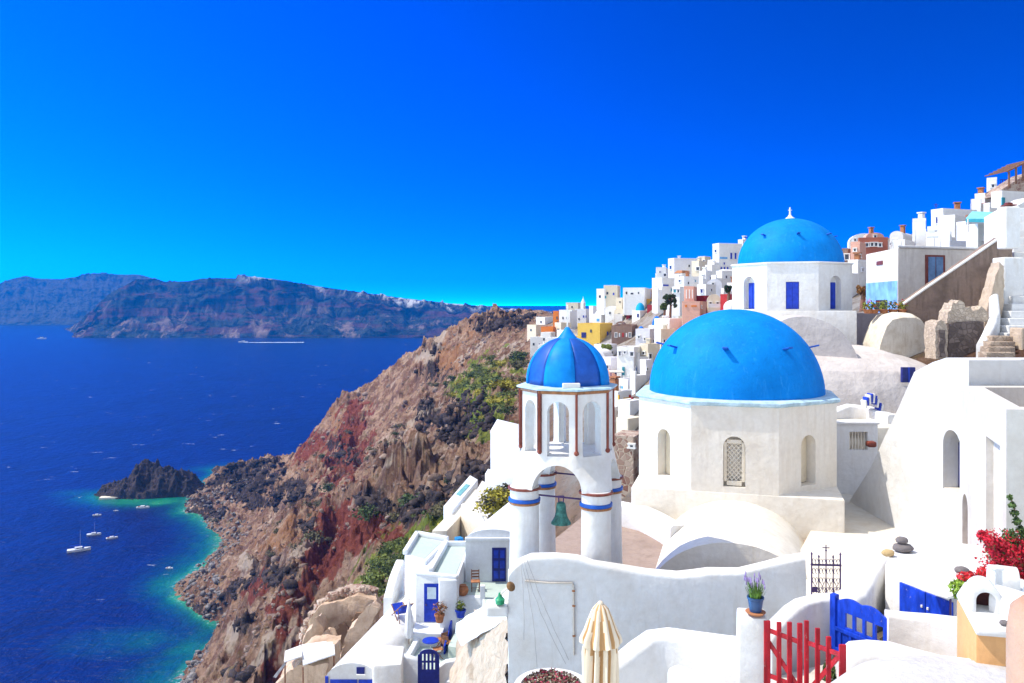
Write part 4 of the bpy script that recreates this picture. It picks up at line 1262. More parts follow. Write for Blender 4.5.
MB().tube([(*xy(950.5, 14.45), 94.7), (*xy(950.5, 14.45), 93.45)], .02, 8).build('table_leg', DARKIRON, LG)
plan_prism('court_paving', [xy(832, 15.1), xy(905, 16.6), xy(975, 14.2), xy(965, 12.6), xy(880, 13.0)], 92.0, 93.42, plaster((.52, .40, .24), (.34, .23, .12), .6, sc=1.0, bs=.6, key='ochre_ground'), kind='structure')
wall_path('low_wall', PT((772, 642, 13.9), (780, 630, 14.1), (792, 618, 14.5), (809, 603, 15), (822, 599, 15.1), (836, 597.5, 15.05)), 92.4, .35, WHITE, 'white wall rising to the left post of the blue garden gate', 'wall', .02, .08)
wall_path('low_wall', PT((889, 615.5, 13.75), (905, 617, 13.7), (925, 617.5, 13.55), (945, 619, 13.3), (966, 622, 13.0)), 92.4, .32, WHITE, 'low white wall between the blue garden gate and the orange chimney base', 'wall', .015, .07)
# foreground whitewashed roofs, bottom right
wall_path('rounded_wall', PT((847, 668, 11.2), (852, 656, 11.2), (860, 649, 11.2), (874, 648, 11.2), (890, 650, 11.15), (910, 655, 11.0), (930, 660, 10.9), (968, 664, 10.4)), 92.6, .48, WHITE, 'thick rounded white wall in the foreground right of the red gate', 'wall', .02, .28)
mb = MB().lathe([(2.1, -2.2), (2.05, -.9), (1.95, -.6), (1.65, -.3), (1.2, -.12), (.6, -.03), (0, 0)], PZ(990, 9.3, EYE - 4.52), 56)
mb.chop(.25).wobble(.02, 1.5, 21)
mb.build('domed_roof', plaster((.56, .55, .54), (.40, .36, .32), .45, sc=1.5, bs=.9, key='rough_whitewash'), None, smooth=1.0, label='smooth white rounded roof in the bottom right foreground', cat='roof')
wall_path('low_wall', PT((598, 672, 12.9), (612, 670, 13.0), (622, 663, 13.0), (640, 650, 13.1), (655, 638, 13.2), (664, 635, 13.2), (690, 637, 13.0), (715, 640, 12.6), (742, 642, 12.2)), 92.4, .42, WHITE, 'thick white bent wall in the foreground left of the lavender pot pillar', 'wall', .02, .12)
plan_prism('lower_terrace', [xy(560, 13.6), xy(680, 14.2), xy(742, 13.4), xy(742, 11.3), xy(640, 10.5), xy(560, 10.5)], 91, 93.0, WHITE, kind='structure')
wall_path('low_wall', PT((668, 668, 12.2), (690, 676, 11.8), (715, 690, 11.3)), 92.4, .3, WHITE, 'low white kerb in the foreground below the bent wall', 'wall', .01)
pl_ = (*xy(753, 11.9), 92.5)
MB().box((*xy(751.5, 11.95), (zat(614, 11.9) + 92.5) / 2), (.41, .42, zat(614, 11.9) - 92.5), rz=math.radians(-12), bev=.03).chop(.2).wobble(.012, 3, 2).build('gate_pillar', WHITE, None, smooth=.8, label='white square gate pillar holding the lavender pot and the red gate', cat='pillar')
plan_prism('gate_path', [xy(745, 11.6), xy(772, 13.9), xy(840, 14.6), xy(880, 13.2), xy(850, 10.2), xy(750, 10.0)], 91, 93.5, plaster((.60, .55, .48), (.3, .24, .18), .5, key='path_paving'), kind='structure')
# ------------------------------------------------------------------ cave houses down the slope, left of the bell tower
WBLUE = plaster((.74, .77, .80), (.52, .52, .50), .25, sc=.8, key='cool_whitewash')
GREENFLOOR = plaster((.46, .54, .49), (.34, .40, .36), .4, sc=.8, bs=.2, key='pale_green_terrace')
TURQ = paint((.16, .38, .36), .5, .2, 2, .1, key='turquoise_paint')
TERRA = paint((.38, .15, .06), .8, .25, 6, .2, key='terracotta')
WOOD = paint((.22, .10, .05), .7, .3, 8, .2, key='brown_wood')
LEAF = paint((.07, .12, .02), .7, .5, 8, .1, key='green_leaves')
LEAFY = paint((.22, .26, .03), .7, .4, 8, .1, key='yellow_green_leaves')
LEAFD = paint((.03, .06, .015), .7, .5, 8, .1, key='dark_green_leaves')

def barrel(front_l, front_r, Df, back_dx, Db, z_spring, rise, z0, n=14, nd=6):
    """vaulted block: front edge from px front_l to front_r at Df, runs back to Db shifting by back_dx metres"""
    x0 = (front_l - 512) / F * Df; x1 = (front_r - 512) / F * Df
    rings = []
    for j in range(nd):
        u = j / (nd - 1); y = Df + (Db - Df) * u; sx = back_dx * u
        ring = [Vector((x0 + sx, y, z0))]
        for k in range(n + 1):
            a = PI - PI * k / n
            ring.append(Vector(((x0 + x1) / 2 + sx + (x1 - x0) / 2 * math.cos(a), y, z_spring + rise * math.sin(a))))
        ring.append(Vector((x1 + sx, y, z0)))
        rings.append(ring)
    return MB().loft(rings)

def panel(px0, py0, px1, py1, D, th=.05):
    """upright slab facing the viewer, front face at depth D"""
    a = P(px0, py0, D); b = P(px1, py1, D)
    return MB().box(((a.x + b.x) / 2, D + th / 2, (a.z + b.z) / 2), (b.x - a.x, th, a.z - b.z))

# house B: vault roof, blue door, chair on its terrace
HBs = thing('cave_house', PZ(488, 46, 84), 'white vaulted house with plain dark blue door beside the bell tower pier', 'house')
barrel(465.5, 520, 46, 2.4, 54, zat(540, 46), .62, 83.6).build('wall', WBLUE, HBs, smooth=.5)
d = panel(492, 548, 506, 581.5, 45.93, .1).build('door', NAVY, HBs, bev=.01)
pn = MB()
for i in range(2):
    for j in range(3):
        a = P(493.5 + i * 6.2, 550 + j * 10.2, 45.93); pn.box((a.x + .15, 45.92, a.z - .24), (.26, .03, .44))
pn.build('door_panel', COBALT, d, bev=.01)
panel(465, 538, 512, 541, 45.8, .25).build('roof_edge', WBLUE, HBs, bev=.03)
# terrace of B
z = 84.0
TBx = thing('house_terrace', PZ(485, 44.5, 82), 'pale green terrace with a white front wall below the vaulted house', 'terrace')
plan_prism('wall', [xy(455.5, 43.6), xy(482, 43.6), xy(484, 42.4), xy(509, 42.4), xy(512, 46), xy(462, 46)], 80, z, WBLUE, TBx)
plan_prism('floor', [xy(457, 43.9), xy(483, 43.9), xy(485, 42.7), xy(509, 42.7), xy(512, 45.95), xy(464, 45.95)], z, z + .012, GREENFLOOR, TBx, bev=0)
panel(480, 586, 485, 606, 43.3, .25).build('end_post', WBLUE, TBx, bev=.03)

def rush_chair(name, loc, rz, label, s=1.0, group=None):
    r = thing(name, loc, label, 'chair', rz, group)
    Mx = frame(loc, rz) @ Matrix.Diagonal((s, s, s, 1))
    for sx in (-1, 1):
        MB(Mx).tube([(sx * .19, -.19, 0), (sx * .19, -.19, .46)], .022, 6).build('leg', WOOD, r)
        MB(Mx).tube([(sx * .18, .19, 0), (sx * .18, .19, .45), (sx * .18, .23, .95)], .022, 6).build('leg', WOOD, r)
    MB(Mx).box((0, 0, .455), (.44, .42, .04), bev=.015).build('seat', TERRA, r)
    bk = MB(Mx)
    for zz in (.60, .74, .88): bk.box((0, .21, zz), (.38, .02, .07))
    bk.build('backrest', WOOD, r)
    MB(Mx).tube([(-.19, -.19, .2), (.19, -.19, .2)], .012, 5).tube([(-.19, -.19, .25), (-.19, .19, .25)], .012, 5).tube([(.19, -.19, .25), (.19, .19, .25)], .012, 5).build('stretcher', WOOD, r)
    return r
rush_chair('chair', PZ(475.5, 44.6, z + .012), .1, 'brown wooden rush seat chair standing on the upper green terrace', 1.15)

def leaf_cloud(mb, c, rad, n, size, rng, squash=1.0, up=.3):
    """many small leaf faces spread through a blob"""
    c = Vector(c)
    for _ in range(n):
        d = Vector(rng.normal(size=3)); d.normalize()
        rr = (rng.random() ** .45)
        p = c + Vector((d.x * rad[0], d.y * rad[1], d.z * rad[2])) * rr
        nrm = (d + Vector(rng.normal(size=3)) * .8 + Vector((0, 0, up))).normalized()
        u = nrm.orthogonal().normalized(); v = nrm.cross(u)
        a = rng.random() * 6.28
        u, v = u * math.cos(a) + v * math.sin(a), v * math.cos(a) - u * math.sin(a)
        s = size * (.6 + .8 * rng.random())
        q = [p - u * s * .5, p + v * s * .32, p + u * s * .6, p - v * s * .32]
        mb.bm.faces.new([mb.bm.verts.new(x) for x in q])
    return mb

def flowerpot(name, loc, r, h, label, potmat, leafmat, fsize=1.0, flower=None, cat='flower pot', n=90, group=None):
    t_ = thing(name, loc, label, cat, 0, group)
    c = Vector(loc)
    MB().lathe([(r * .7, 0), (r * .95, h * .8), (r * 1.08, h * .82), (r * 1.08, h), (r * .9, h), (r * .85, h * .9), (0, h * .88)], c, 16).build('pot', potmat, t_, smooth=.7)
    rng = np.random.default_rng(int(abs(c.x * 100)) + 3)
    mb = MB(); leaf_cloud(mb, c + Vector((0, 0, h + r * .9 * fsize)), (r * 1.3 * fsize, r * 1.3 * fsize, r * 1.1 * fsize), n, r * .55, rng)
    mb.build('foliage', leafmat, t_)
    if flower:
        mb = MB(); leaf_cloud(mb, c + Vector((0, 0, h + r * 1.2 * fsize)), (r * 1.35 * fsize, r * 1.35 * fsize, r * 1.1 * fsize), n // 2, r * .35, rng)
        mb.build('flowers', flower, t_)
    return t_
# round ball planter on the terrace corner
mb = MB().lathe([(.16, 0), (.27, .12), (.31, .30), (.26, .46), (.16, .52), (.20, .56), (.12, .56), (0, .45)], PZ(463, 43.9, z), 18)
mb.build('clay_jar', TERRA, None, smooth=.8, label='round terracotta jar on the corner of the upper green terrace', cat='jar')
mb = MB().lathe([(.15, 0), (.22, .15), (.24, .4), (.18, .6), (.2, .66), (.12, .66), (0, .5)], P(412, 549, 49.2), 16)
mb.build('clay_jar', TERRA, None, smooth=.8, label='orange clay jar at the far left corner of the flat green roof', cat='jar')

# house A: flat green roofs, blue door with a light
HA = thing('cave_house', PZ(440, 43.5, 81), 'flat roofed white house with a blue half glazed door and pale green roof terraces', 'house')
zr = zat(575, 43.6)
plan_prism('wall', [xy(415.5, 43.6), xy(438.5, 43.6), xy(439, 42.8), xy(457, 42.8), xy(470, 49), xy(440, 49)], 79, zr, WBLUE, HA, bev=.06)
plan_prism('wall', [xy(404.5, 46.5), xy(425, 45.2), xy(446, 49.2), xy(417, 50.5)], 78, zr + .2, WBLUE, HA, bev=.06)
plan_prism('roof_terrace', [xy(432, 44.0), xy(455, 43.3), xy(467, 48.7), xy(446, 48.7)], zr, zr + .02, GREENFLOOR, HA, bev=0)
plan_prism('roof_terrace', [xy(410, 46.5), xy(424, 45.7), xy(442, 49.0), xy(419, 50.1)], zr + .2, zr + .22, GREENFLOOR, HA, bev=0)
def kerb(a, b, z, h=.28, w=.28, parent=HA):
    a = Vector((*xy(*a), z)); b = Vector((*xy(*b), z)); d = b - a
    MB().box((a + b) / 2 + Vector((0, 0, h / 2)), (d.length + w, w, h), rz=math.atan2(d.y, d.x), bev=.05).build('parapet', WBLUE, parent, smooth=.6)
kerb((431, 43.9), (446, 48.9), zr, .34); kerb((446, 48.9), (468, 48.9), zr); kerb((417, 43.75), (455, 43.05), zr, .18)
kerb((405.5, 46.6), (417, 50.3), zr + .2, .3); kerb((418, 50.3), (446, 49.2), zr + .2, .3)
dA = panel(424, 584, 439, 622, 43.52, .1).build('door', COBALT, HA, bev=.012)
panel(427.2, 587.5, 436, 599, 43.47, .06).build('pane', paint((.55, .66, .72), .3, .1, 3, .05, key='pale_pane'), dA)
MB().sphere(P(426, 605, 43.45), .05).build('handle', DARKIRON, dA)
# landing, steps and lower terrace
LT = thing('house_terrace', PZ(440, 42, 80), 'lower pale green terrace with cafe furniture in front of the blue half glazed door', 'terrace')
plan_prism('landing', [xy(412, 42.0), xy(443, 42.0), xy(445, 43.5), xy(415, 43.5)], 79, zat(622.5, 43.5), WBLUE, LT, bev=.04)
panel(441, 634, 450, 646, 41.9, .2).build('cupboard_door', NAVY, LT)
zl = 82.0
plan_prism('floor', [xy(402, 39.5), xy(462, 38.8), xy(470, 42.6), xy(412, 42.6)], 79.2, zl, GREENFLOOR, LT, bev=0)
a, b = P(453, 612, 43.4), P(443.5, 646, 41.0)
MB().prism([a, b, b + Vector((0, 0, -.55)), a + Vector((0, 0, -.8))], (.08, 0, 0)).build('blue_railing', COBALT, LT)
plan_prism('stair_ramp', [xy(448, 40.6), xy(459, 40.4), xy(470, 43), xy(458, 43.2)], 80, 82.6, GREENFLOOR, LT, bev=.02)
def rwall(name, pts, zb, th, label, mat=None, rnd=.08, cat='wall'):
    return wall_path(name, PT(*pts), zb, th, mat or WBLUE, label, cat, .012, rnd)
rwall('terrace_wall', ((399, 668, 39.2), (411, 654, 40.5), (419, 640, 41.8), (423, 630, 42.6)), 79, .3, 'white side wall along the left of the cafe terrace')
rwall('terrace_wall', ((456, 683, 38.2), (462, 664, 39.0), (474, 640, 40.4), (486, 620, 41.6), (498, 606, 42.4), (512, 596, 43)), 77, .5, 'white wall climbing to the right of the cafe terrace')
rwall('terrace_wall', ((400, 655, 38.6), (417, 660, 38.4), (420, 668, 38.3)), 77, .35, 'short white wall left of the blue arched gate', rnd=.1)
rwall('terrace_wall', ((438, 668, 38.4), (446, 662, 38.5), (457, 660, 38.5)), 77, .35, 'short white wall right of the blue arched gate')
# arched blue gate
GT = thing('arched_gate', PZ(428.5, 38.0, 80.4), 'dark blue arched wooden gate with slots, bottom left', 'gate')
D = 38.0
x0, x1 = (419 - 512) / F * D, (438 - 512) / F * D
zt0 = zat(655, D); zb0 = zat(692, D); xm = (x0 + x1) / 2
out = [Vector((x0, D, zb0)), Vector((x1, D, zb0))] + [Vector((xm + (x1 - x0) / 2 * math.cos(PI * k / 10), D, zt0 + .26 * math.sin(PI * k / 10))) for k in range(11)]
slots = []
for r_ in range(2):
    for k in range(4):
        slots.append(MB().box((x0 + (x1 - x0) * (.2 + .2 * k), D, zt0 - .12 - r_ * .42), (.075, .4, .34)))
boolean(MB().prism(out, (0, .06, 0)), slots).build('gate_panel', NAVY, GT)
MB().box((x0 - .03, D + .03, (zt0 + zb0) / 2), (.06, .1, zt0 - zb0)).build('post', NAVY, GT); MB().box((x1 + .03, D + .03, (zt0 + zb0) / 2), (.06, .1, zt0 - zb0)).build('post', NAVY, GT)

# cafe furniture
tb = thing('cafe_table', PZ(430.5, 41.0, zl), 'small round blue topped cafe table on the lower green terrace', 'table')
c = PZ(430.5, 41.0, zl)
MB().lathe([(.02, .70), (.42, .70), (.43, .72), (.42, .74), (0, .74)], c, 24).build('tabletop', COBALT, tb, smooth=.6)
MB().tube([c, c + Vector((0, 0, .7))], .03, 8).build('stem', WHITE, tb)
for k in range(3):
    a = 2 * PI * k / 3
    MB().tube([c + Vector((0, 0, .12)), c + Vector((.3 * math.cos(a), .3 * math.sin(a), 0.02))], .02, 6).build('leg', WHITE, tb)
def cafe_chair(px, D, rz, label):
    loc = PZ(px, D, zl)
    r = thing('cafe_chair', loc, label, 'chair', rz, 'wooden chairs round the blue cafe table')
    Mx = frame(loc, rz)
    for sx in (-1, 1):
        MB(Mx).tube([(sx * .2, -.22, 0), (sx * .2, .22, .48)], .022, 6).build('leg', WOOD, r)
        MB(Mx).tube([(sx * .2, .22, 0), (sx * .2, -.22, .48)], .022, 6).build('leg', WOOD, r)
        MB(Mx).tube([(sx * .2, .20, .44), (sx * .2, .30, .92)], .02, 6).build('back_post', WOOD, r)
    MB(Mx).box((0, 0, .47), (.44, .46, .03), bev=.01).build('seat', TERRA, r)
    MB(Mx).box((0, .27, .78), (.42, .025, .22), bev=.01).build('backrest', WOOD, r)
cafe_chair(437.5, 40.6, -1.2, 'wooden folding chair just right of the blue cafe table')
cafe_chair(441.5, 41.8, -2.4, 'wooden folding chair farthest from the viewer, against the landing wall')
cafe_chair(448, 41.4, 2.6, 'wooden folding chair nearest the blue railing')
# closed pale parasol by the deck chair
pu = thing('closed_parasol', PZ(409, 42.0, 82.1), 'pale grey closed parasol beside the deck chair', 'parasol')
c = PZ(409, 42.0, 82.1)
MB().lathe([(.16, .35), (.24, .6), (.2, 1.4), (.06, 2.2), (0, 2.25)], c, 14, wob=lambda a, z: 1 + .12 * math.sin(6 * a)).build('canopy', WBLUE, pu, smooth=1)
MB().tube([c, c + Vector((0, 0, 2.4))], .025, 6).build('pole', WOOD, pu)

flowerpot('potted_plant', P(439.5, 622, 42.4) + Vector((0, 0, 0)), .26, .42, 'terracotta pot of reddish flowers on the landing edge by the blue door', TERRA, paint((.20, .09, .03), .8, .4, 6, .1, key='rusty_leaves'), 1.2, TERRA)
flowerpot('potted_plant', P(460.5, 617, 42.8), .28, .4, 'blue glazed pot of yellow green leaves beside the blue railing', COBALT, LEAFY, .8)
# blue lantern or pot on the kerb of the vaulted house
mb = MB().box(P(459, 541, 50), (.42, .5, .46), rz=.5, bev=.04)
mb.build('blue_box', paint((.02, .22, .48), .5, .2, 4, .1, key='mid_blue_paint'), None, label='small bright blue box on the wall left of the vaulted house', cat='box')

# house C: long white barrel roof with a small blue window
HC = thing('cave_house', PZ(352, 38, 78), 'long white barrel vaulted house with a little blue window and blue lower front', 'house')
barrel(325, 379, 38, 2.05, 47.5, zat(681, 38), .86, 76).build('wall', WHITE, HC, smooth=.6)
w_ = panel(356.5, 667.5, 364.5, 674.5, 37.95, .1).build('window', NAVY, HC)
panel(356, 675, 365, 676, 37.85, .15).build('sill', WHITE, w_)
panel(330, 680, 357, 700, 37.94, .08).build('door', COBALT, HC); panel(358.5, 680, 374, 700, 37.94, .08).build('door', COBALT, HC)
panel(325, 677, 328, 700, 37.93, .1).build('corner_trim', COBALT, HC)
plan_prism('side_roof', [xy(379, 38.2), xy(400, 38.6), xy(441, 43), xy(446, 47.5), xy(418, 47.5)], 76, zat(668, 39.5), WHITE, HC, bev=.1)
plan_prism('front_block', [xy(372, 37.2), xy(402, 37.4), xy(405, 39.5), xy(380, 39.6)], 75, zat(662, 37.6), WHITE, HC, bev=.15)

# deck chair on the roof
dk = thing('deck_chair', PZ(401, 43.6, 82.72), 'wooden folding deck chair with blue cloth on the white barrel roof', 'deck chair', .5)
Md = frame(PZ(401, 43.6, 82.72), math.radians(-60)) @ Matrix.Diagonal((1.25, 1.25, 1.25, 1))
for sy in (-.27, .27):
    MB(Md).tube([(-.62, sy, .02), (.72, sy, .92)], .025, 6).build('side_rail', WOOD, dk)
    MB(Md).tube([(.40, sy, .02), (-.45, sy, .62)], .025, 6).build('leg', WOOD, dk)
    MB(Md).tube([(.55, sy, .0), (.30, sy, .64)], .02, 6).build('strut', WOOD, dk)
MB(Md).box((-.62, 0, .02), (.04, .58, .04)).box((.72, 0, .92), (.04, .58, .04)).box((.4, 0, .02), (.04, .58, .04)).build('crossbar', WOOD, dk)
ring = []
for k in range(9):
    u = k / 8; ring.append((-.45 + 1.15 * u, .62 * (1 - u) + .9 * u - .42 * math.sin(PI * u)))
MB(Md).loft([[Vector((x, -.24, z)), Vector((x, .24, z)), Vector((x, .24, z + .012)), Vector((x, -.24, z + .012))] for x, z in ring]).build('cloth', COBALT, dk, smooth=1)

# low white wall with rubble under the left roofs
rwall('terrace_wall', ((392, 598, 45.8), (398, 575, 47.4), (404, 560, 48.6)), 77, .5, 'bright rough white wall end left of the flat green roofs', WHITE)
# mottled wall of the slope between terrace and parapet
ROCKPL = plaster((.52, .42, .31), (.24, .17, .10), .8, sc=1.2, bs=1.2, key='weathered_rock_plaster')
mb = MB(); rings = []
for px, yt, D in ((449, 684, 36.6), (455, 662, 36.8), (464, 642, 36.6), (476, 629, 34.5), (492, 617, 31), (512, 603, 27.6)):
    a = P(px, yt, D); base = P(px - 6, yt + 140, D - 9)
    ring = []
    for j in range(9):
        u = j / 8
        q = a.lerp(base, u); q.y -= .7 * math.sin(PI * u) * (1 + .5 * math.sin(px * .4 + u * 3)); ring.append(q)
    ring.append(base + Vector((0, 8, -2))); ring.append(a + Vector((0, 3, -.4)))
    rings.append(ring)
mb.loft(rings).subdiv(3).wobble(.30, .55, 3).wobble(.16, 1.8, 7).wobble(.09, 4.5, 2)
mb.build('rock_outcrop', ROCKPL, None, smooth=1.2, label='beige plastered rock face below the parapet wall, left of it', cat='rock')
MB().prism(PT((455, 633, 34.5), (508, 600, 27.5), (508, 618, 27.2), (461, 646, 34.2)), (0, .8, .1)).chop(.5).wobble(.05, 1.5, 5).build('sloping_coping', WHITE, None, smooth=.8, label='broad white sloping ledge running down from the parapet corner to the blue pot', cat='ledge')

# ------------------------------------------------------------------ cave ruin and awning at the lower left
CVM = plaster((.60, .43, .30), (.30, .19, .12), .8, sc=.9, bs=1.2, key='tan_tuff')
CV = thing('ruined_cave_house', PZ(335, 52, 74), 'roofless tan tuff cave ruin with hollow chambers beside the barrel roofed house', 'ruin')
def blob_wall(pts, D0, thick, mat, nm, seed, parent, bow=.6):
    mb = MB().prism(PT(*[(x, y, D0) for x, y in pts]), (0, thick, 0))
    mb.chop(.28).wobble(.28, .6, seed).wobble(.14, 2.0, seed + 4).wobble(.08, 4.5, seed + 1)
    return mb.build(nm, mat, parent, smooth=.9)
blob_wall(((304, 640), (311, 618), (322, 606), (338, 600), (356, 597), (374, 600), (378, 610), (372, 640), (362, 660), (305, 665)), 54.5, 1.5, CVM, 'back_wall', 3, CV)
blob_wall(((300, 664), (306, 634), (313, 622), (318, 618), (322, 630), (320, 664)), 52.5, 1.2, CVM, 'side_wall', 5, CV)
blob_wall(((338, 662), (345, 640), (352, 630), (362, 618), (372, 606), (378, 612), (364, 640), (352, 664)), 50.8, 1.2, CVM, 'side_wall', 8, CV)
blob_wall(((318, 655), (322, 636), (328, 628), (335, 634), (340, 652), (339, 664), (318, 664)), 52.0, .8, CVM, 'inner_wall', 11, CV)
for pts in (((331, 640), (336, 626), (344, 622), (349, 628), (344, 646), (337, 650)), ((353, 622), (357, 611), (364, 610), (365, 618), (358, 628))):
    blob_wall(pts, 54.35, .2, plaster((.34, .21, .13), (.2, .12, .08), .5, key='hollow_shade'), 'hollow_stand_in', 6, CV)  # solid dark slab, its colour stands for the shade inside a hollow
for i in range(11):
    pass
rw_ = MB(); rng = np.random.default_rng(4)
rim = [(303, 640), (308, 620), (318, 605), (330, 596), (344, 590), (358, 588), (372, 592)]
for i in range(70):
    u = rng.random() * (len(rim) - 1); k = int(u); f = u - k
    px = rim[k][0] * (1 - f) + rim[k + 1][0] * f; py = rim[k][1] * (1 - f) + rim[k + 1][1] * f
    rw_.box(P(px + rng.normal() * .6, py + rng.random() * 8 - 1, 55.5), (.34 + .2 * rng.random(), .5, .26 + .15 * rng.random()), rz=rng.random(), ry=rng.normal() * .2, bev=.06)
blob_wall([(300, 648), (306, 620), (317, 604), (330, 595), (345, 589.5), (360, 588.5), (375, 592), (374, 601), (355, 598), (336, 602), (322, 609), (311, 622), (306, 645)], 55.6, .9, STONERED, 'stone_rim', 2, CV)
rw_.build('rim_stones', STONERED, CV)
blob_wall(((270, 690), (288, 672), (300, 664), (325, 664), (326, 690)), 47.0, 4, CVM, 'lower_bank', 15, CV)

AW = thing('white_awning', P(310, 660, 47), 'flat white canvas awning over the tan ruin at the lower left', 'awning')
a = [P(285, 650, 47), P(334, 641, 50), P(335, 656, 48.4), P(303, 667, 45.4), P(286, 662, 45.2)]
MB().prism([P(285, 652, 48.5), P(301, 646, 49.5), P(302, 657, 46.2), P(284, 663, 45.8)], (0, 0, .07)).build('canvas', WHITE, AW)
MB().prism([P(301.6, 645.6, 49.5), P(334, 641, 50.5), P(335, 655, 47.8), P(303, 666, 45.2)], (0, 0, .07)).build('canvas', WHITE, AW)
MB().prism([P(284, 663, 45.8), P(286, 664, 45.8), P(276, 678, 45.2), P(273, 677, 45.2)], (0, .06, .0)).build('side_cloth', paint((.24, .24, .26), .8, .2, 3, .1, key='grey_cloth'), AW)
for px, py, D in ((303, 667, 45.3), (334, 656, 47.9), (285, 662, 46.0), (333, 642, 50.3)):
    p = P(px, py, D); MB().tube([p, p + Vector((0, 0, -2.2))], .05, 6).build('post', WOOD, AW)

# beige path roofs and turquoise roofed house farther up
M1 = thing('small_house', PZ(460, 70, 82), 'small white house with a turquoise roof line at the cliff edge', 'house')
plan_prism('wall', [xy(443.5, 66), xy(452, 64.5), xy(478, 76), xy(470, 78)], 80, zat(506, 66), WBLUE, M1, bev=.05)
plan_prism('pool_roof', [xy(456, 70), xy(460, 69.4), xy(470, 73.5), xy(466, 74)], zat(506, 66), zat(506, 66) + .05, TURQ, M1, bev=0)
plan_prism('wall', [xy(432, 60), xy(447, 60), xy(482, 72), xy(474, 74)], 79.5, zat(527, 61), CREAM, M1, bev=.05)
M3 = thing('roof_path', PZ(485, 70, 82), 'broad pale stone roof terrace behind the vaulted house', 'terrace')
plan_prism('floor', [xy(462, 64), xy(488, 60), xy(505, 72), xy(482, 76)], 79, zat(507, 66), plaster((.66, .62, .57), (.45, .40, .36), .4, key='pale_roof'), M3, bev=.05)
plan_prism('parapet', [xy(461, 64), xy(489, 59.6), xy(489, 60.2), xy(463, 64.6)], 79, zat(503, 64.5), CREAM, M3, bev=.05)
M4 = thing('tall_house', PZ(504, 62, 82), 'tall plain pale blue white house wall left of the bell tower', 'house')
plan_prism('wall', [xy(490.5, 62), xy(520, 60), xy(530, 66), xy(497, 68)], 80, zat(435, 62), WBLUE, M4, bev=.05, ztops=[zat(430, 62), zat(439, 60), zat(439, 60), zat(430, 62)])
plan_prism('side_block', [xy(485, 63), xy(492, 62), xy(494, 64), xy(488, 65)], 80, zat(475, 62.5), WBLUE, M4, bev=.05)
for px, py, D, h, c in ((478, 505, 70, 6, 0),):
    pass
# ------------------------------------------------------------------ the village on the ridge
def hitD(px, py, D0=48.0):
    """distance at which the sight line through (px, py) meets the hillside"""
    d = np.exp(np.linspace(math.log(D0), math.log(420), 500))
    h = base_height((px - 512) / F * d, d)
    z = EYE - (py - HZ) / F * d
    i = np.argmax(h > z)
    return float(d[i]) if h[i] > z[i] else 200.0
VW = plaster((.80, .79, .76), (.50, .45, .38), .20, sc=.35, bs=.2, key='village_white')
VL = plaster((.75, .74, .76), (.50, .45, .42), .25, sc=.35, bs=.2, key='village_shade_white')  # white with the lavender of shaded walls mixed into its colour
VC = plaster((.74, .66, .50), (.50, .40, .28), .25, sc=.35, bs=.2, key='village_cream')
VY = plaster((.78, .52, .10), (.55, .34, .08), .30, sc=.35, bs=.2, key='village_yellow')
VO = plaster((.70, .20, .03), (.45, .13, .03), .30, sc=.35, bs=.2, key='village_orange')
VOC = plaster((.74, .42, .08), (.5, .3, .1), .30, sc=.35, bs=.2, key='village_ochre')
VP = plaster((.72, .40, .30), (.55, .3, .22), .25, sc=.35, bs=.2, key='village_pink')
VR = plaster((.40, .13, .08), (.25, .1, .07), .35, sc=.35, bs=.2, key='village_red')
VM = plaster((.30, .03, .04), (.2, .03, .03), .30, sc=.35, bs=.2, key='village_maroon')
VB = plaster((.30, .19, .14), (.16, .11, .09), .60, sc=.5, bs=.6, key='village_brown')
VRED = paint((.50, .02, .02), .6, .2, 2, .1, key='red_paint_far')
TEAL = paint((.02, .26, .32), .5, .2, 2, .1, key='teal_paint')
LBLUE = paint((.12, .36, .66), .6, .2, 2, .1, key='light_blue_far')
DOMEFAR = paint((.002, .16, .66), .6, .12, .6, .1, key='far_dome_blue', spec=.1)
DOMETEAL = paint((.01, .34, .62), .6, .12, .6, .1, key='far_dome_teal', spec=.1)
GLASS = glass_dark((.03, .035, .05))
WK = {'b': COBALT, 'd': GLASS, 't': TEAL, 'r': VRED, 'n': NAVY, 'g': paint((.10, .42, .03), .6, .2, 2, .1, key='green_paint'), 'w': VW, 'l': LBLUE, 'o': VO, 'm': VM, 'y': VOC}
VILL = 'houses of the village on the ridge'
_wseed = random.Random(5)
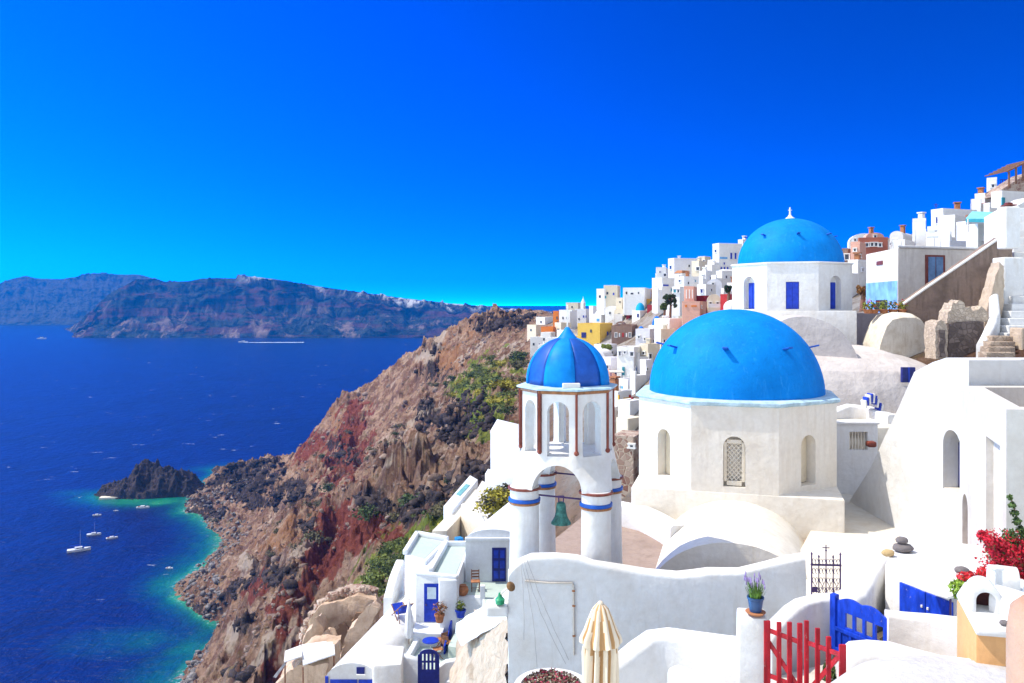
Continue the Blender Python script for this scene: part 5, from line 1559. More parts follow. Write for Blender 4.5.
def house(px0, pxc, px1, yt, yb, mat, label, wins=(), roof='flat', D=None, name='village_house', cat='house', base=3.0, roofmat=None, parapet=None, mat2=None, rise=None, group=VILL):
    if D is None: D = hitD((px0 + px1) / 2, yb)
    wpx = px1 - px0
    if pxc is None: pxc = px1 - .14 * wpx
    pxc = min(max(pxc, px0 + .06 * wpx), px1 - .06 * wpx)
    al = math.atan2(px1 - pxc, pxc - px0)
    al = min(max(al, .1), 1.45)
    C_ = Vector((*xy(pxc, D), 0))
    u = Vector((-math.cos(al), math.sin(al), 0)); v = Vector((math.sin(al), math.cos(al), 0))
    def length(d, px):
        k = (px - 512) / F
        den = d.x - k * d.y
        L = (k * C_.y - C_.x) / den if abs(den) > 1e-6 else 4
        return min(max(L, 1.0), 16.0)
    Lu = length(u, px0); Lv = length(v, px1)
    zt = zat(yt, D); zb = zat(yb, D)
    pts = [C_ + u * Lu, C_, C_ + v * Lv, C_ + u * Lu + v * Lv]
    root = thing(name, (C_ + (u * Lu + v * Lv) * .5) + Vector((0, 0, zb)), label, cat, 0, group)
    mb = MB()
    lo = [Vector((p.x, p.y, zb - base)) for p in pts]; hi = [Vector((p.x, p.y, zt)) for p in pts]
    if roof == 'vault':
        rings = []
        rs = rise or min(Lu * .42, (zt - zb) * .55)
        for f in (0.0, 1.0):
            o_ = v * Lv * f
            ring = [Vector((*(C_ + u * Lu + o_).xy, zb - base))]
            for k in range(13):
                a = PI - PI * k / 12
                q = C_ + u * (Lu * .5 - Lu * .5 * math.cos(a)) + o_
                ring.append(Vector((q.x, q.y, zt - rs + rs * math.sin(a))))
            ring.append(Vector((*(C_ + o_).xy, zb - base)))
            rings.append(ring if True else ring)
        # ring order: from corner side to far side
        mb.loft(rings)
        wl = mb.build('wall', mat, root, smooth=.6)
    else:
        mb.loft([lo, hi])
        wl = mb.build('wall', mat, root, bev=.05)
        if roof == 'flat':
            ph = min(.35, .12 * (zt - zb)) if parapet is None else parapet
            pr = MB()
            for i in range(4):
                a, b = pts[i], pts[(i + 1) % 4]; d = (b - a); L = d.length; d.normalize(); n = Vector((d.y, -d.x, 0))
                c = (a + b) / 2 - n * .12
                pr.box((c.x, c.y, zt + ph / 2 - .01), (L - (.0 if i % 2 == 0 else .48), .24, ph), rz=math.atan2(d.y, d.x))
            pr.build('roof_parapet', mat, root)
        elif roof == 'tile':
            MB().loft([[Vector((p.x, p.y, zt)) + (p - (pts[0] + pts[2]) / 2) * .08 for p in pts], [Vector((p.x, p.y, zt + .5)) - (p - (pts[0] + pts[2]) / 2) * .35 for p in pts]]).build('roof', roofmat or TERRA, root)
        elif roof == 'dome':
            r = min(Lu, Lv) * .46; cc = (pts[0] + pts[2]) / 2
            MB().lathe([(r, 0)] + dome_prof(r, rise or r * .85, .02, 10), (cc.x, cc.y, zt), 28).build('dome', roofmat or DOMEFAR, root, smooth=2)
    for (px, py, w_, h_, kind) in wins:
        onl = px < pxc
        a = C_; d = u if onl else v
        n = Vector((d.y, -d.x, 0))
        if onl: n = -n
        if n.y > 0: n = -n
        r = Vector(((px - 512) / F, 1, -(py - HZ) / F))
        den = r.dot(n)
        if abs(den) < 1e-4: continue
        t_ = a.dot(n) / den
        q = Vector((0, 0, EYE)) + r * t_
        ww = S(w_, q.y) / max(abs(d.x), .35); hh = S(h_, q.y)
        fr = MB().box(q + n * .02, (ww, .12, hh), rz=math.atan2(d.y, d.x)).build('door' if h_ > 1.7 * w_ and kind in 'bntrg' else 'window', WK[kind], root)
        if D < 175 and kind in 'dbnt' and h_ < 7:
            tm = VL if mat in (VW,) else VW
            f2 = MB()
            for sx in (-1, 1): f2.box(q + d * sx * (ww / 2 + .07) + n * .03, (.12, .16, hh + .1), rz=math.atan2(d.y, d.x))
            f2.box(q + n * .05 + Vector((0, 0, hh / 2 + .08)), (ww + .3, .22, .1), rz=math.atan2(d.y, d.x)).box(q + n * .06 - Vector((0, 0, hh / 2 + .05)), (ww + .34, .26, .08), rz=math.atan2(d.y, d.x))
            f2.build('frame', tm, fr)
    rr_ = random.Random(int(px0 * 7 + yt * 13))
    if roof in ('flat', 'vault') and group and D < 190 and mat in (VW, VL, VC) and cat == 'house':
        # things seen on real roofs and doorsteps: a chimney, a stepped front terrace with its own low wall
        if rr_.random() < .6:
            q = C_ + u * Lu * rr_.uniform(.2, .8) + v * Lv * rr_.uniform(.25, .6)
            hc_ = rr_.uniform(.5, 1.0)
            zc_ = zt + hc_ / 2 - (.5 if roof == 'vault' else 0)
            MB().box((q.x, q.y, zc_), (.5, .5, hc_ + (.8 if roof == 'vault' else 0)), rz=al, bev=.05).box((q.x, q.y, zc_ + hc_ / 2 + .1 + (.4 if roof == 'vault' else 0)), (.66, .66, .12), rz=al).build('chimney', mat if rr_.random() < .7 else TERRA, root)
        if rr_.random() < .55:
            ht = (zt - zb) * rr_.uniform(.28, .5); dp = rr_.uniform(.9, 1.8); n_ = Vector((u.y, -u.x, 0))
            if n_.y > 0: n_ = -n_
            wd_ = Lu * rr_.uniform(.45, .95); cc = C_ + u * (wd_ / 2) + n_ * dp / 2
            MB().box((cc.x, cc.y, zb + ht / 2 - base / 2), (wd_, dp, ht + base), rz=math.atan2(u.y, u.x), bev=.05).build('front_terrace', VW if rr_.random() < .6 else mat, root)
            ee = C_ + u * (wd_ / 2) + n_ * (dp - .1)
            MB().box((ee.x, ee.y, zb + ht + .25), (wd_, .18, .5), rz=math.atan2(u.y, u.x), bev=.03).build('terrace_parapet', VW, root)
    return root
# --- far end, around the little white belfry
house(553, 558.5, 561, 312, 328, VO, 'narrow orange house at the far seaward end of the village', [(557, 318, 1.2, 3, 'd'), (557.5, 323, 1.2, 3.4, 'd')])
house(541, 553, 559, 328, 341, VO, 'low bright orange house below the narrow orange one, seaward end', [])
house(527, 536, 548, 326, 335, VC, 'pale cream plaster house at the cliff end left of the orange houses', [(531, 330, 1.5, 2, 'd')])
house(536, 545, 553, 318, 326, VW, 'small white flat house at the headland end behind the orange house', [(541, 322, 1.4, 2, 'd')])
house(559, 570, 577, 311, 331, VW, 'tall white house standing right beside the narrow orange house', [(563, 318, 1.3, 2.4, 'd'), (567, 318, 1.3, 2.4, 'd'), (564, 325, 1.3, 2.4, 'b')])
house(566, 578, 582, 303.5, 312, VC, 'cream flat roofed house beside the small white belfry', [(572, 307, 1.3, 1.8, 'd')], D=262)
house(575, 586, 591, 310, 324, VW, 'white house with two tiny blue windows in front of the belfry', [(583.5, 316.5, 1.0, 2.2, 'b'), (586, 316.5, 1, 2.2, 'b'), (579, 319, 1.2, 2, 'd')])
bl = house(580.5, 583.5, 585.5, 303, 309, VW, 'tiny white belfry with a pointed top on the village skyline', [], D=255, name='belfry', cat='belfry', parapet=.05)
p = P(583.2, 303, 256)
MB().lathe([(.75, 0), (.5, .6), (.3, 1.1), (.08, 1.5), (.05, 2.0), (0, 2.0)], p, 8).build('spire', VW, bl)
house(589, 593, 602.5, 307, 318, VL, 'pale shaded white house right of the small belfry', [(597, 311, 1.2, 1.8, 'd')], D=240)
house(592, 601, 609, 314, 325, VW, 'white house with low domed roof behind the yellow house', [(598, 320, 2.4, 2.6, 'l')], roof='dome', roofmat=VW, rise=1.0)
house(600, 606, 612, 311, 318, VL, 'small white house at the skyline between belfry and beige vaults', [], D=225)
# --- yellow house and neighbours
house(577.5, 600, 612.5, 325, 347, VY, 'big yellow house with tall walls and a blue oval window', [(583.8, 335, 4.4, 5.4, 'n'), (591, 331, 1.6, 3, 'd'), (607.5, 334, 1.6, 5, 'b'), (598, 344.5, 1.6, 2.4, 'd')])
house(611.5, 632, 637, 327.5, 344, VB, 'dark brown stone mansion ruin with a row of tall windows', [(616, 335, 1.3, 4, 'd'), (619.5, 335, 1.3, 4, 'w'), (623, 335, 1.4, 4.4, 'r'), (626.5, 335, 1.3, 4, 'w'), (630, 335, 1.3, 4, 'd')])
house(615.5, 624, 626, 321.5, 328, VB, 'round topped brown gable behind the brown mansion', [(620, 325, 1.4, 1.8, 'd')], roof='vault', D=162)
house(635.5, 650, 657, 331, 348, VL, 'pale white block house right of the brown mansion', [(639, 337, 1.3, 2, 'd'), (645, 339, 1.3, 2, 'd'), (653, 341, 1.3, 2.4, 'd')])
house(638, 642, 646, 331.5, 336, VW, 'tiny chapel with small blue dome between brown mansion and pale block', [], roof='dome', D=118, rise=.75, name='chapel', cat='chapel', parapet=0)
house(648.5, 657, 665, 325.5, 333, VW, 'blue domed white chapel with a cream wall at its right', [(655, 329, 1.2, 2, 'd')], roof='dome', rise=1.5, D=130, name='chapel', cat='chapel')
house(662, 668, 675, 318, 334, VC, 'cream wall house right behind the blue domed chapel', [(668, 327, 1.4, 2, 'd')], D=134)
house(655, 661, 676, 331, 348, VC, 'cream low house with small dark window above the white lane houses', [(664, 341, 1.6, 2.4, 'd')])
house(632, 640, 648.5, 310.5, 321, VW, 'white chapel under a turquoise dome, below the ochre house', [(638, 315.5, 1.4, 3.4, 'n'), (644, 316, 1.2, 1.6, 'd')], roof='dome', roofmat=DOMETEAL, rise=1.75, name='chapel', cat='chapel')
house(605, 616, 621, 306, 321, VW, 'white vaulted house at the left of the beige vault row', [(610, 313, 1.4, 2.4, 'd')], roof='vault')
house(614, 624, 628, 308, 321, VC, 'beige vaulted house with a dark doorway between red shrubs and white vault', [(619, 315.5, 2.4, 4, 'd')], roof='vault')
house(627, 630, 632, 310.5, 319, VM, 'narrow maroon wall left of the turquoise dome', [])
house(647, 653, 657, 305.5, 312, VM, 'maroon low house right of the turquoise dome', [])
house(616, 622, 625, 298.5, 306, VC, 'cream cube house at the skyline left of the long white house', [(620, 302, 1.2, 1.6, 'd')], D=190)
house(623, 645, 651, 289, 302, VW, 'long white house with dark openings on the low skyline', [(626.5, 293, 1.6, 2.6, 'd'), (632, 295, 2.6, 4.4, 'd'), (638.5, 293, 1.2, 2, 'd'), (643, 297, 2.4, 2.4, 'y')], D=185)
house(640, 654, 658, 299.5, 305, VOC, 'ochre yellow low house above the turquoise dome', [(651, 302, 1.2, 1.4, 'd')])
house(651, 655, 659, 289, 298, VOC, 'small ochre yellow tower house beside the white stacked houses', [])
house(618, 628, 634, 303, 310, VW, 'white low house in front of the skyline behind the beige vault', [(624, 306, 1.2, 1.6, 'd')])
# --- stacked white houses on the skyline right of the tree
house(656, 666, 668.5, 268.5, 280, VW, 'white cube house with a black window on the skyline step', [(665, 275, 2.2, 2.4, 'd'), (660, 272, 1.0, 1.6, 'd')], D=160)
house(652, 662, 676, 279.5, 297, VW, 'white house with blue name board below the skyline step', [(665.5, 285.3, 6.5, 1.5, 'b'), (656, 288, 1.4, 2.6, 'd'), (671, 290, 1.6, 3, 't'), (661, 294, 1.2, 2, 'd')], D=148)
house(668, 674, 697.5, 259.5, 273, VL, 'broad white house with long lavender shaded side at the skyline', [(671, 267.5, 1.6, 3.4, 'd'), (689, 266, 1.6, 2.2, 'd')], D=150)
house(674.5, 682, 690, 273, 279, VW, 'low house with a red tiled roof under the broad lavender house', [(680, 276.5, 1.3, 1.8, 'd')], roof='tile', D=142)
house(691.5, 699, 706, 262, 273, VC, 'cream house with one square dark window on the skyline', [(698, 268.7, 2.4, 3, 'd')], D=146)
house(698, 705, 711, 257, 265, VC, 'cream upper storey block behind the square window house', [(704, 261, 1.2, 1.6, 'd')], D=152)
house(712.5, 719, 742, 245, 271, VW, 'tall white hotel like house with two rows of blue windows and blue balcony', [(731, 256, 2.0, 6, 'b'), (735.3, 256, 2.0, 6, 'b'), (721, 269, 1.6, 4, 'b'), (724.2, 269, 1.6, 4, 'b'), (727.4, 269, 1.6, 4, 'b'), (724, 263.5, 1.5, 2, 'b'), (723.5, 258, 8, 1.8, 'l'), (716, 251, 1.2, 2.4, 'd')], D=138)
house(738, 743, 748, 240, 247, VW, 'small white roof hut on top of the tall hotel like house', [], D=142)
house(705, 712, 720, 266, 278, VW, 'white terrace house left of the hotel like house', [(709, 272, 1.3, 2.2, 'd')], D=136)
house(676, 684, 700, 277.5, 288, VW, 'white terraced house below the red tiled roof', [(680, 281, 1.3, 2, 'd'), (688, 283, 1.5, 2.4, 'd'), (695, 281, 1.2, 2, 't')], D=130)
house(699, 706, 713, 272, 283, VW, 'white small house in the middle of the steps below the cream house', [(703, 276, 1.2, 2, 'd'), (710, 278, 1.2, 2, 'd')], D=128)
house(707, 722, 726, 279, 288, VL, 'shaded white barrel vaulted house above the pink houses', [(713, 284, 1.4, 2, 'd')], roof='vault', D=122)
house(716, 722, 735, 272, 284, VW, 'white house beneath the three small blue windows', [(726, 277, 1.4, 2.4, 'd'), (731, 279, 1.3, 2, 'd')], D=124)
house(672, 680, 685, 287.5, 297, VW, 'white house with teal window pair behind the green tree', [(675, 291, 2, 3, 't'), (678.5, 291, 1.6, 3, 'd')], D=124)
house(684, 694, 697, 288, 304, VP, 'pink house front with white pilasters left of the cream arched house', [(686.5, 294, 1, 9, 'w'), (689.5, 294, 1, 9, 'w'), (692.5, 294, 1, 9, 'w')], D=104)
house(682, 700, 706, 302.5, 314, VP, 'low pink house with terracotta band just above the big blue dome', [(686, 306, 1.6, 2.4, 'o'), (694, 306, 5, 1.4, 'o'), (701, 307, 1.6, 2, 'd')], D=98)
house(695, 706, 712, 296.5, 305, VM, 'maroon wall between the pink pilasters and the cream house', [], D=108)
house(707, 721, 724, 294, 314, VC, 'cream rounded house with two black windows just above the big dome', [(710.5, 304, 1.8, 3.2, 'd'), (717.6, 304, 1.8, 3.2, 'd')], roof='vault', rise=.9, D=100)
house(721.5, 728, 733, 295.5, 308, VRED, 'bright red wall next to the smaller blue domed church', [], D=97)
house(727, 733, 742, 284, 297, VW, 'white terrace block with plants left of the smaller church', [(731, 289, 1.4, 2.4, 'd')], D=106)
house(697, 706, 716, 285.5, 297, VW, 'white house with dark blue door above the maroon wall', [(702, 291, 1.6, 3.4, 'n'), (711, 290, 1.4, 2, 'd')], D=116)
# --- lane of white houses between tower and big dome
house(594, 606, 617, 346.5, 364, VL, 'pale white house below the yellow house', [(599, 352, 1.6, 3.2, 'd'), (603.5, 352, 1.6, 3.2, 'd'), (612, 353, 1.6, 3, 'd')])
house(617, 634, 642, 350, 380, VW, 'white lane house with blue door and blue framed windows', [(620, 353.5, 1.6, 4, 'd'), (625, 352.5, 1.4, 2, 'd'), (632, 354, 2.8, 3.6, 'd'), (631, 373, 1.7, 4, 'd'), (635.5, 369, 1.6, 3, 'b'), (635.5, 376.5, 2.6, 6, 'b'), (640, 374, 1.6, 3.6, 'n'), (623.5, 371, 2.2, 8, 't')])
house(602, 611, 619, 360, 382, VL, 'shaded white house behind the terrace canopy', [(608, 367, 1.6, 3, 'd'), (615, 375, 2, 5, 'n')])
house(641, 646, 653, 362, 381, VL, 'plain pale house wall right of the blue door lane house', [(647, 369, 1.2, 2, 'd')])
house(640, 648, 660, 346, 364, VC, 'old beige house with arched dark door left of the big dome', [(650, 356, 2.6, 4, 'd'), (644, 353, 1.6, 2, 'd')])
house(617, 628, 640, 381, 394, LBLUE if False else VL, 'pale blue white retaining house under the terrace canopy', [(622, 388, 1.6, 3.6, 'l')])
house(606, 618, 632, 393, 407, VW, 'white house with orange posts and red chairs terrace', [(618.5, 399, 1.2, 8, 'y'), (626, 398, 6, 1.2, 'y'), (629.5, 397, 1.6, 4.4, 'r')])
house(618, 630, 642, 403, 421, VW, 'blank white wall house between bell tower and big church', [(632, 398, 1.4, 2, 'm')])
house(616, 628, 642, 419, 438, VC, 'cream pink terrace wall between bell tower and big church', [], parapet=.02)
house(612, 634, 644, 437, 470, STONERED, 'rough red brown stone wall just right of the bell tower', [(632, 446, 2.4, 1.6, 'd')], D=44, name='stone_wall', cat='wall', parapet=.02)
cn = thing('terrace_canopy', P(616, 378, 96), 'thin flat canopy on posts on the terrace left of the blue door', 'canopy')
Dc = hitD(616, 381) - 3
MB().box(P(616.5, 371.4, Dc), (S(13, Dc), 2.0, .12)).build('canopy', CREAM, cn)
for px in (611, 622): MB().tube([P(px, 371, Dc), P(px, 381, Dc)], .06, 6).build('post', NAVY, cn)
# --- right of the smaller church
house(840, 848, 853, 249.5, 262, VB, 'small brown house with a dark arch beside the smaller blue dome', [(847, 257, 3, 5, 'd')], D=92)
house(849, 880, 886, 233, 250, VW, 'white barrel vaulted house behind the red gabled house', [(855, 240, 1.4, 2, 'd')], roof='vault', D=112)
house(851, 860, 866, 244, 266, VP, 'pink narrow house left of the red gabled house', [(855, 250, 1.4, 2.4, 'd'), (860, 256, 1.4, 2.4, 'd')], D=90)
house(859, 888, 896, 238.5, 251, VR, 'long red terracotta house with a row of dark windows', [(867, 245, 1.8, 3, 'd'), (872, 244.5, 1.8, 3, 'd'), (876, 244.5, 1.8, 3, 'd'), (880, 245, 1.8, 3, 'd'), (891, 244, 1.6, 2.4, 'd')], D=98)
house(866, 884, 886, 232.5, 240, VP, 'round topped pink gable above the long red house', [(875, 236.5, 1.8, 2, 'd')], roof='vault', D=100)
house(851, 858, 868, 262, 284, VW, 'white low house right below the pink narrow house', [(862, 270, 1.4, 2.4, 'd')], D=72)
house(893, 905, 915, 240.5, 251, VW, 'low white parapet house left of the arched window house', [], D=80)
house(912.5, 926, 933, 221, 247, VW, 'white house with a slanted dark window on the right skyline', [(921.5, 236.5, 2.2, 6, 'n'), (930, 233, 3.4, 1.4, 'n')], D=84)
house(931, 943, 977, 211.5, 248, VW, 'tall white house with arched blue window and antenna on the right skyline', [(940.6, 220, 3.2, 6, 'n'), (934.7, 230, 2, 5.4, 'n'), (939.6, 229.5, 2.8, 5.6, 'n'), (954, 219, 2, 2.6, 'd')], D=80)
an = thing('roof_antenna', P(936, 211, 82), 'thin roof antenna on the tall white house with arched blue window', 'antenna')
p = P(936, 212, 82)
MB().tube([p, p + Vector((0, 0, .9))], .03, 5).build('mast', DARKIRON, an); MB().box(p + Vector((0, 0, .75)), (.5, .04, .04)).box(p + Vector((0, 0, .6)), (.36, .04, .04)).build('bar', DARKIRON, an)
house(960, 966, 990, 224, 250, VL, 'white cave house front under the teal awning', [(973, 238.5, 4, 1.4, 't')], roof='flat', D=64)
house(968, 978, 1003, 226, 248, VW, 'white arched terrace house with a green door at the right', [(995.8, 232, 3.4, 8, 'g'), (985, 239, 4, 2, 't')], roof='flat', D=60)
house(978, 985, 992, 195, 214, VW, 'small white house with a red roof edge above the teal awning', [(984, 204, 3, 1.8, 'r')], D=86)
house(988, 997, 1002, 179.5, 200, VW, 'upper white house left of the blue railing', [(993, 186, 1.6, 2.6, 'd')], D=92)
house(991, 1002, 1036, 193, 215, VW, 'white house with a turquoise door at the upper right edge', [(1003, 202, 3.6, 9, 't')], D=76)
tw = [P(996, 193, 84), P(1030, 172, 84), P(1030, 194, 84), P(996, 196, 84)]
MB().prism(tw, (0, 3, 0)).build('retaining_wall', STONERED, None, label='slanting red brown stone wall under the wooden pergola', cat='wall')
pg = thing('pergola', P(1018, 184, 84), 'dark wooden pergola with posts at the top right corner', 'pergola')
for px, yt, yb in ((1009, 172, 184), (1016, 168, 180), (1023, 163, 177), (1029, 160, 176)):
    MB().tube([P(px, yt, 84), P(px, yb + 4, 84)], .10, 6).build('post', WOOD, pg)
MB().tube([P(1007, 171.5, 84), P(1032, 159, 84)], .11, 6).tube([P(1007, 171.5, 87), P(1032, 159, 87)], .11, 6).build('beam', WOOD, pg)
for k in range(6):
    u = k / 5; a = P(1009 + 22 * u, 170.5 - 11 * u, 83.5); MB().tube([a, a + Vector((0, 4.2, .1))], .07, 5).build('rafter', WOOD, pg)
rl = thing('blue_railing', P(1006, 187, 88), 'blue metal railing on the upper right terrace', 'railing')
for k in range(6): MB().tube([P(1000 + 2.5 * k, 179.5, 88), P(1000 + 2.5 * k, 187, 88)], .05, 5).build('post', COBALT, rl)
MB().tube([P(999.5, 179.5, 88), P(1013, 179.5, 88)], .05, 5).tube([P(999.5, 183, 88), P(1013, 183, 88)], .04, 5).build('rail', COBALT, rl)
awn = thing('teal_awning', P(985, 222, 56), 'teal cloth awning with a dark edge on the right terrace', 'awning')
MB().prism([P(966, 219, 58), P(1001, 219, 56), P(1001, 213, 62), P(972, 212, 64)], (0, 0, .06)).build('canopy', paint((.20, .55, .60), .8, .2, 2, .1, key='pale_teal_cloth'), awn)
MB().prism([P(966, 219, 57.95), P(1001, 219, 55.95), P(1001, 223, 55.95), P(985, 222, 57), P(966, 222, 57.95)], (0, .04, 0)).build('valance', TEAL, awn)
for px in (968, 999): MB().tube([P(px, 219, 57), P(px, 232, 57)], .05, 6).build('post', WHITE, awn)
MB().prism([P(1003, 214, 50), P(1034, 196, 50), P(1034, 262, 50), P(1003, 262, 50)], (0, 2, 0)).build('retaining_wall', WHITE, None, label='white retaining wall behind the stair pillar at the right edge', cat='wall')
# flower boxes on the plaster mound and shrubs between the houses
for i, (px, lab, fl) in enumerate(((868, 'red geranium pot leftmost on the plaster vault below the blue painted wall', VRED), (874, 'terracotta pot of red flowers second from the left on the plaster vault', VRED), (884, 'wide pot of green yellow plants in the middle of the plaster vault', LEAFY), (893, 'pot of orange flowers on the plaster vault, right of the wide green one', VO), (902, 'terracotta pot with red flowers rightmost on the plaster vault', VRED))):
    flowerpot('flower_pot', P(px, 313.5, 38.1), .22, .2, lab, TERRA, LEAF if i % 2 else LEAFY, 1.0, fl, n=60, group='flower pots along the plaster vault')
# plain small houses that fill the slope, nothing tells them apart
spots = [(566, 345), (572, 352), (563, 336), (676, 313), (676, 326), (690, 318), (690, 287), (704, 291), (728, 290), (570, 365), (580, 372),
         (556, 352), (548, 345), (600, 375), (590, 385), (604, 390), (668, 345), (612, 300), (604, 303), (664, 288), (548, 360), (560, 372), (684, 300), (720, 292), (706, 281), (692, 276), (718, 276), (538, 350), (682, 322), (664, 303), (876, 256), (902, 252), (955, 250)]
for i, (px, yb) in enumerate(spots):
    r = random.Random(i)
    D_ = hitD(px, yb, 58)
    wpx = (5.5 + 2.5 * r.random()) / D_ * F * .5 + 3; hpx = (2.6 + 1.0 * r.random()) / D_ * F
    x0 = px - wpx / 2
    sp_ = x0 + wpx * (.35 + .5 * r.random())
    ws = [(x0 + wpx * .22, yb - hpx * .5, min(1.8, .55 / D_ * F), min(2.6, .8 / D_ * F), 'd')] if r.random() < .8 else []
    q_ = r.random()
    ws.append((x0 + wpx * .6, yb - hpx * .45, min(1.4, .45 / D_ * F), min(2.4, .8 / D_ * F), 'dbtn'[i % 4]))
    cm = VW if q_ < .6 else VL if q_ < .72 else VC if q_ < .9 else VP
    nm = 'white' if q_ < .72 else 'cream' if q_ < .9 else 'pink'
    house(x0, sp_, x0 + wpx, yb - hpx, yb, cm, 'plain small %s house packed among others on the village slope' % nm, ws, D=D_, roof='vault' if r.random() < .3 else 'flat', group='plain %s houses filling the village slope' % nm)
# ------------------------------------------------------------------ foreground objects
BRIGHTBLUE = cobalt_bright
GATERED = chipped('red_gate_paint', (.44, .008, .018))
# purple wrought iron gate
IG = thing('iron_gate', PZ(826, 17.1, 93.6), 'small purple wrought iron gate with scrolls and a cross on top', 'gate', math.radians(-4))
Mg = frame(PZ(826, 17.1, 93.62), math.radians(-4))
Wg = S(28, 17.1)
zr1, zr0 = zat(565, 17.1) - 93.62, .10
for k in range(5):
    x = -Wg / 2 + Wg * k / 4
    top = zr1 + (.30 if k == 2 else .22 if k in (0, 4) else .16)
    g = MB(Mg).tube([(x, 0, 0), (x, 0, top)], .016 if k in (0, 4) else .012, 6)
    g.lathe([(.0, top - .02), (.026, top + .01), (0, top + .07)], (x, 0, 0), 8)
    g.build('bar', DARKIRON, IG)
MB(Mg).box((0, 0, zr1), (Wg + .04, .035, .035)).build('rail', DARKIRON, IG)
MB(Mg).box((0, 0, zr0), (Wg + .04, .035, .035)).build('rail', DARKIRON, IG)
cz = zr1 + .34
MB(Mg).box((0, 0, cz), (.018, .018, .2)).box((0, 0, cz + .03), (.15, .018, .018)).build('cross', DARKIRON, IG)
sc_ = MB(Mg)
for k in range(4):
    xm = -Wg / 2 + Wg * (k + .5) / 4; h = Wg / 8 - .012
    for zc_ in (zr1 + .07, zr0 + .16, zr0 + .36, zr0 + .56):
        for sg in (-1, 1):
            sc_.tube([(xm + sg * h * .5 + h * .45 * math.cos(a), 0, zc_ + h * 1.0 * math.sin(a)) for a in np.linspace(0, 1.6 * PI, 9)], .006, 4)
    sc_.tube([(xm - h, 0, zr0 + .1), (xm + h, 0, zr0 + .36)], .006, 4).tube([(xm + h, 0, zr0 + .1), (xm - h, 0, zr0 + .36)], .006, 4)
sc_.build('scrolls', DARKIRON, IG)
MB(Mg).box((-Wg * .40, 0, .26), (.12, .03, .10)).build('lock_box', DARKIRON, IG)

# blue wooden garden gate
ga, gb = Vector((*xy(836, 14.8), 0)), Vector((*xy(889, 13.85), 0))
gd = (gb - ga); gl = gd.length; gd.normalize()
BG = thing('garden_gate', (ga + gb) / 2 + Vector((0, 0, 93.5)), 'bright blue wooden garden gate with four openings and a wavy top', 'gate', math.atan2(gd.y, gd.x))
Mg = frame(Vector((ga.x, ga.y, 93.5)), math.atan2(gd.y, gd.x))
gt = 94.55 - 93.5
tops = [(0, gt - .02), (.08, gt - .02)]
for k in range(25):
    u = k / 24; tops.append((.08 + (gl - .12) * u, gt - .02 - .02 * u + .055 * abs(math.sin(PI * 2 * u + .35)) + .06 * math.sin(PI * u)))
pts = [Vector((0, 0, .05)), Vector((gl, 0, .05))] + [Vector((x, 0, z)) for x, z in tops[::-1]]
cuts = []
for k in range(4):
    x = .17 + (gl - .26) * (k + .5) / 4
    cuts.append(MB(Mg).box((x, .02, gt - .34), ((gl - .26) / 4 - .06, .4, .27)))
gp = boolean(MB(Mg).prism(pts, (0, .05, 0)), cuts)
gp.build('gate_leaf', BRIGHTBLUE, BG, bev=.004)
MB(Mg).box((-.05, .02, gt / 2 + .03), (.12, .12, gt + .06), bev=.01).build('post', BRIGHTBLUE, BG)
rl_ = MB(Mg).box((gl / 2, -.02, gt - .55), (gl, .03, .07)).box((gl / 2, -.02, .12), (gl, .03, .07))
rl_.build('rail', BRIGHTBLUE, BG, bev=.005)
for k in range(5):
    MB(Mg).box((.1 + (gl - .2) * k / 4, -.015, (gt - .55 + .12) / 2), (.05, .025, gt - .75)).build('board', BRIGHTBLUE, BG)

# red picket gate, two leaves
RG = thing('picket_gate', PZ(806, 11.4, 93.6), 'red wooden double picket gate standing open between white walls', 'gate')
zg = 93.55
def picket(px, py, D, wpx, parent, rz=0.0):
    w_ = S(wpx, D); zt_ = zat(py, D)
    c = PZ(px, D, 0)
    o = MB().box((c.x, c.y, (zg + zt_) / 2), (w_, .035, zt_ - zg), rz=rz, bev=.006).build('picket', GATERED, parent)
LFD = lambda px: 11.75 - (px - 763) * .0085
RFD = lambda px: 11.36 - (px - 808) * .014
def rail(px0, py0, px1, py1, Df, hpx, parent, name='rail', off=.03):
    a, b = P(px0, py0, Df(px0)), P(px1, py1, Df(px1))
    d = b - a; rz = math.atan2(d.y, d.x); ry = -math.atan2(d.z, math.hypot(d.x, d.y))
    MB().box((a + b) / 2 + Vector((0, off, 0)), (d.length, .03, S(hpx, 11.4)), rz=rz, ry=ry, bev=.004).build(name, GATERED, parent)
L1 = RG
for px, py, w_ in ((767, 620.5, 6.5), (779, 622, 4.5), (789.5, 622, 4.6), (799.8, 623, 5)):
    picket(px, py, LFD(px), w_, RG)
rail(764, 629, 803, 644, LFD, 4.6, RG); rail(764, 674, 803, 690, LFD, 4.6, RG); rail(765, 636, 799, 688, LFD, 4.4, RG, 'brace', .05)
for px, py, w_ in ((806.5, 620.5, 4.4), (817.5, 628, 4.6), (828.5, 636.5, 4.8), (842.5, 644.5, 6.8)):
    picket(px, py, RFD(px), w_, RG)
rail(807, 643, 845, 657, RFD, 4.4, RG); rail(807, 689, 845, 703, RFD, 4.4, RG); rail(812, 690, 843, 655, RFD, 4.4, RG, 'brace', .05)

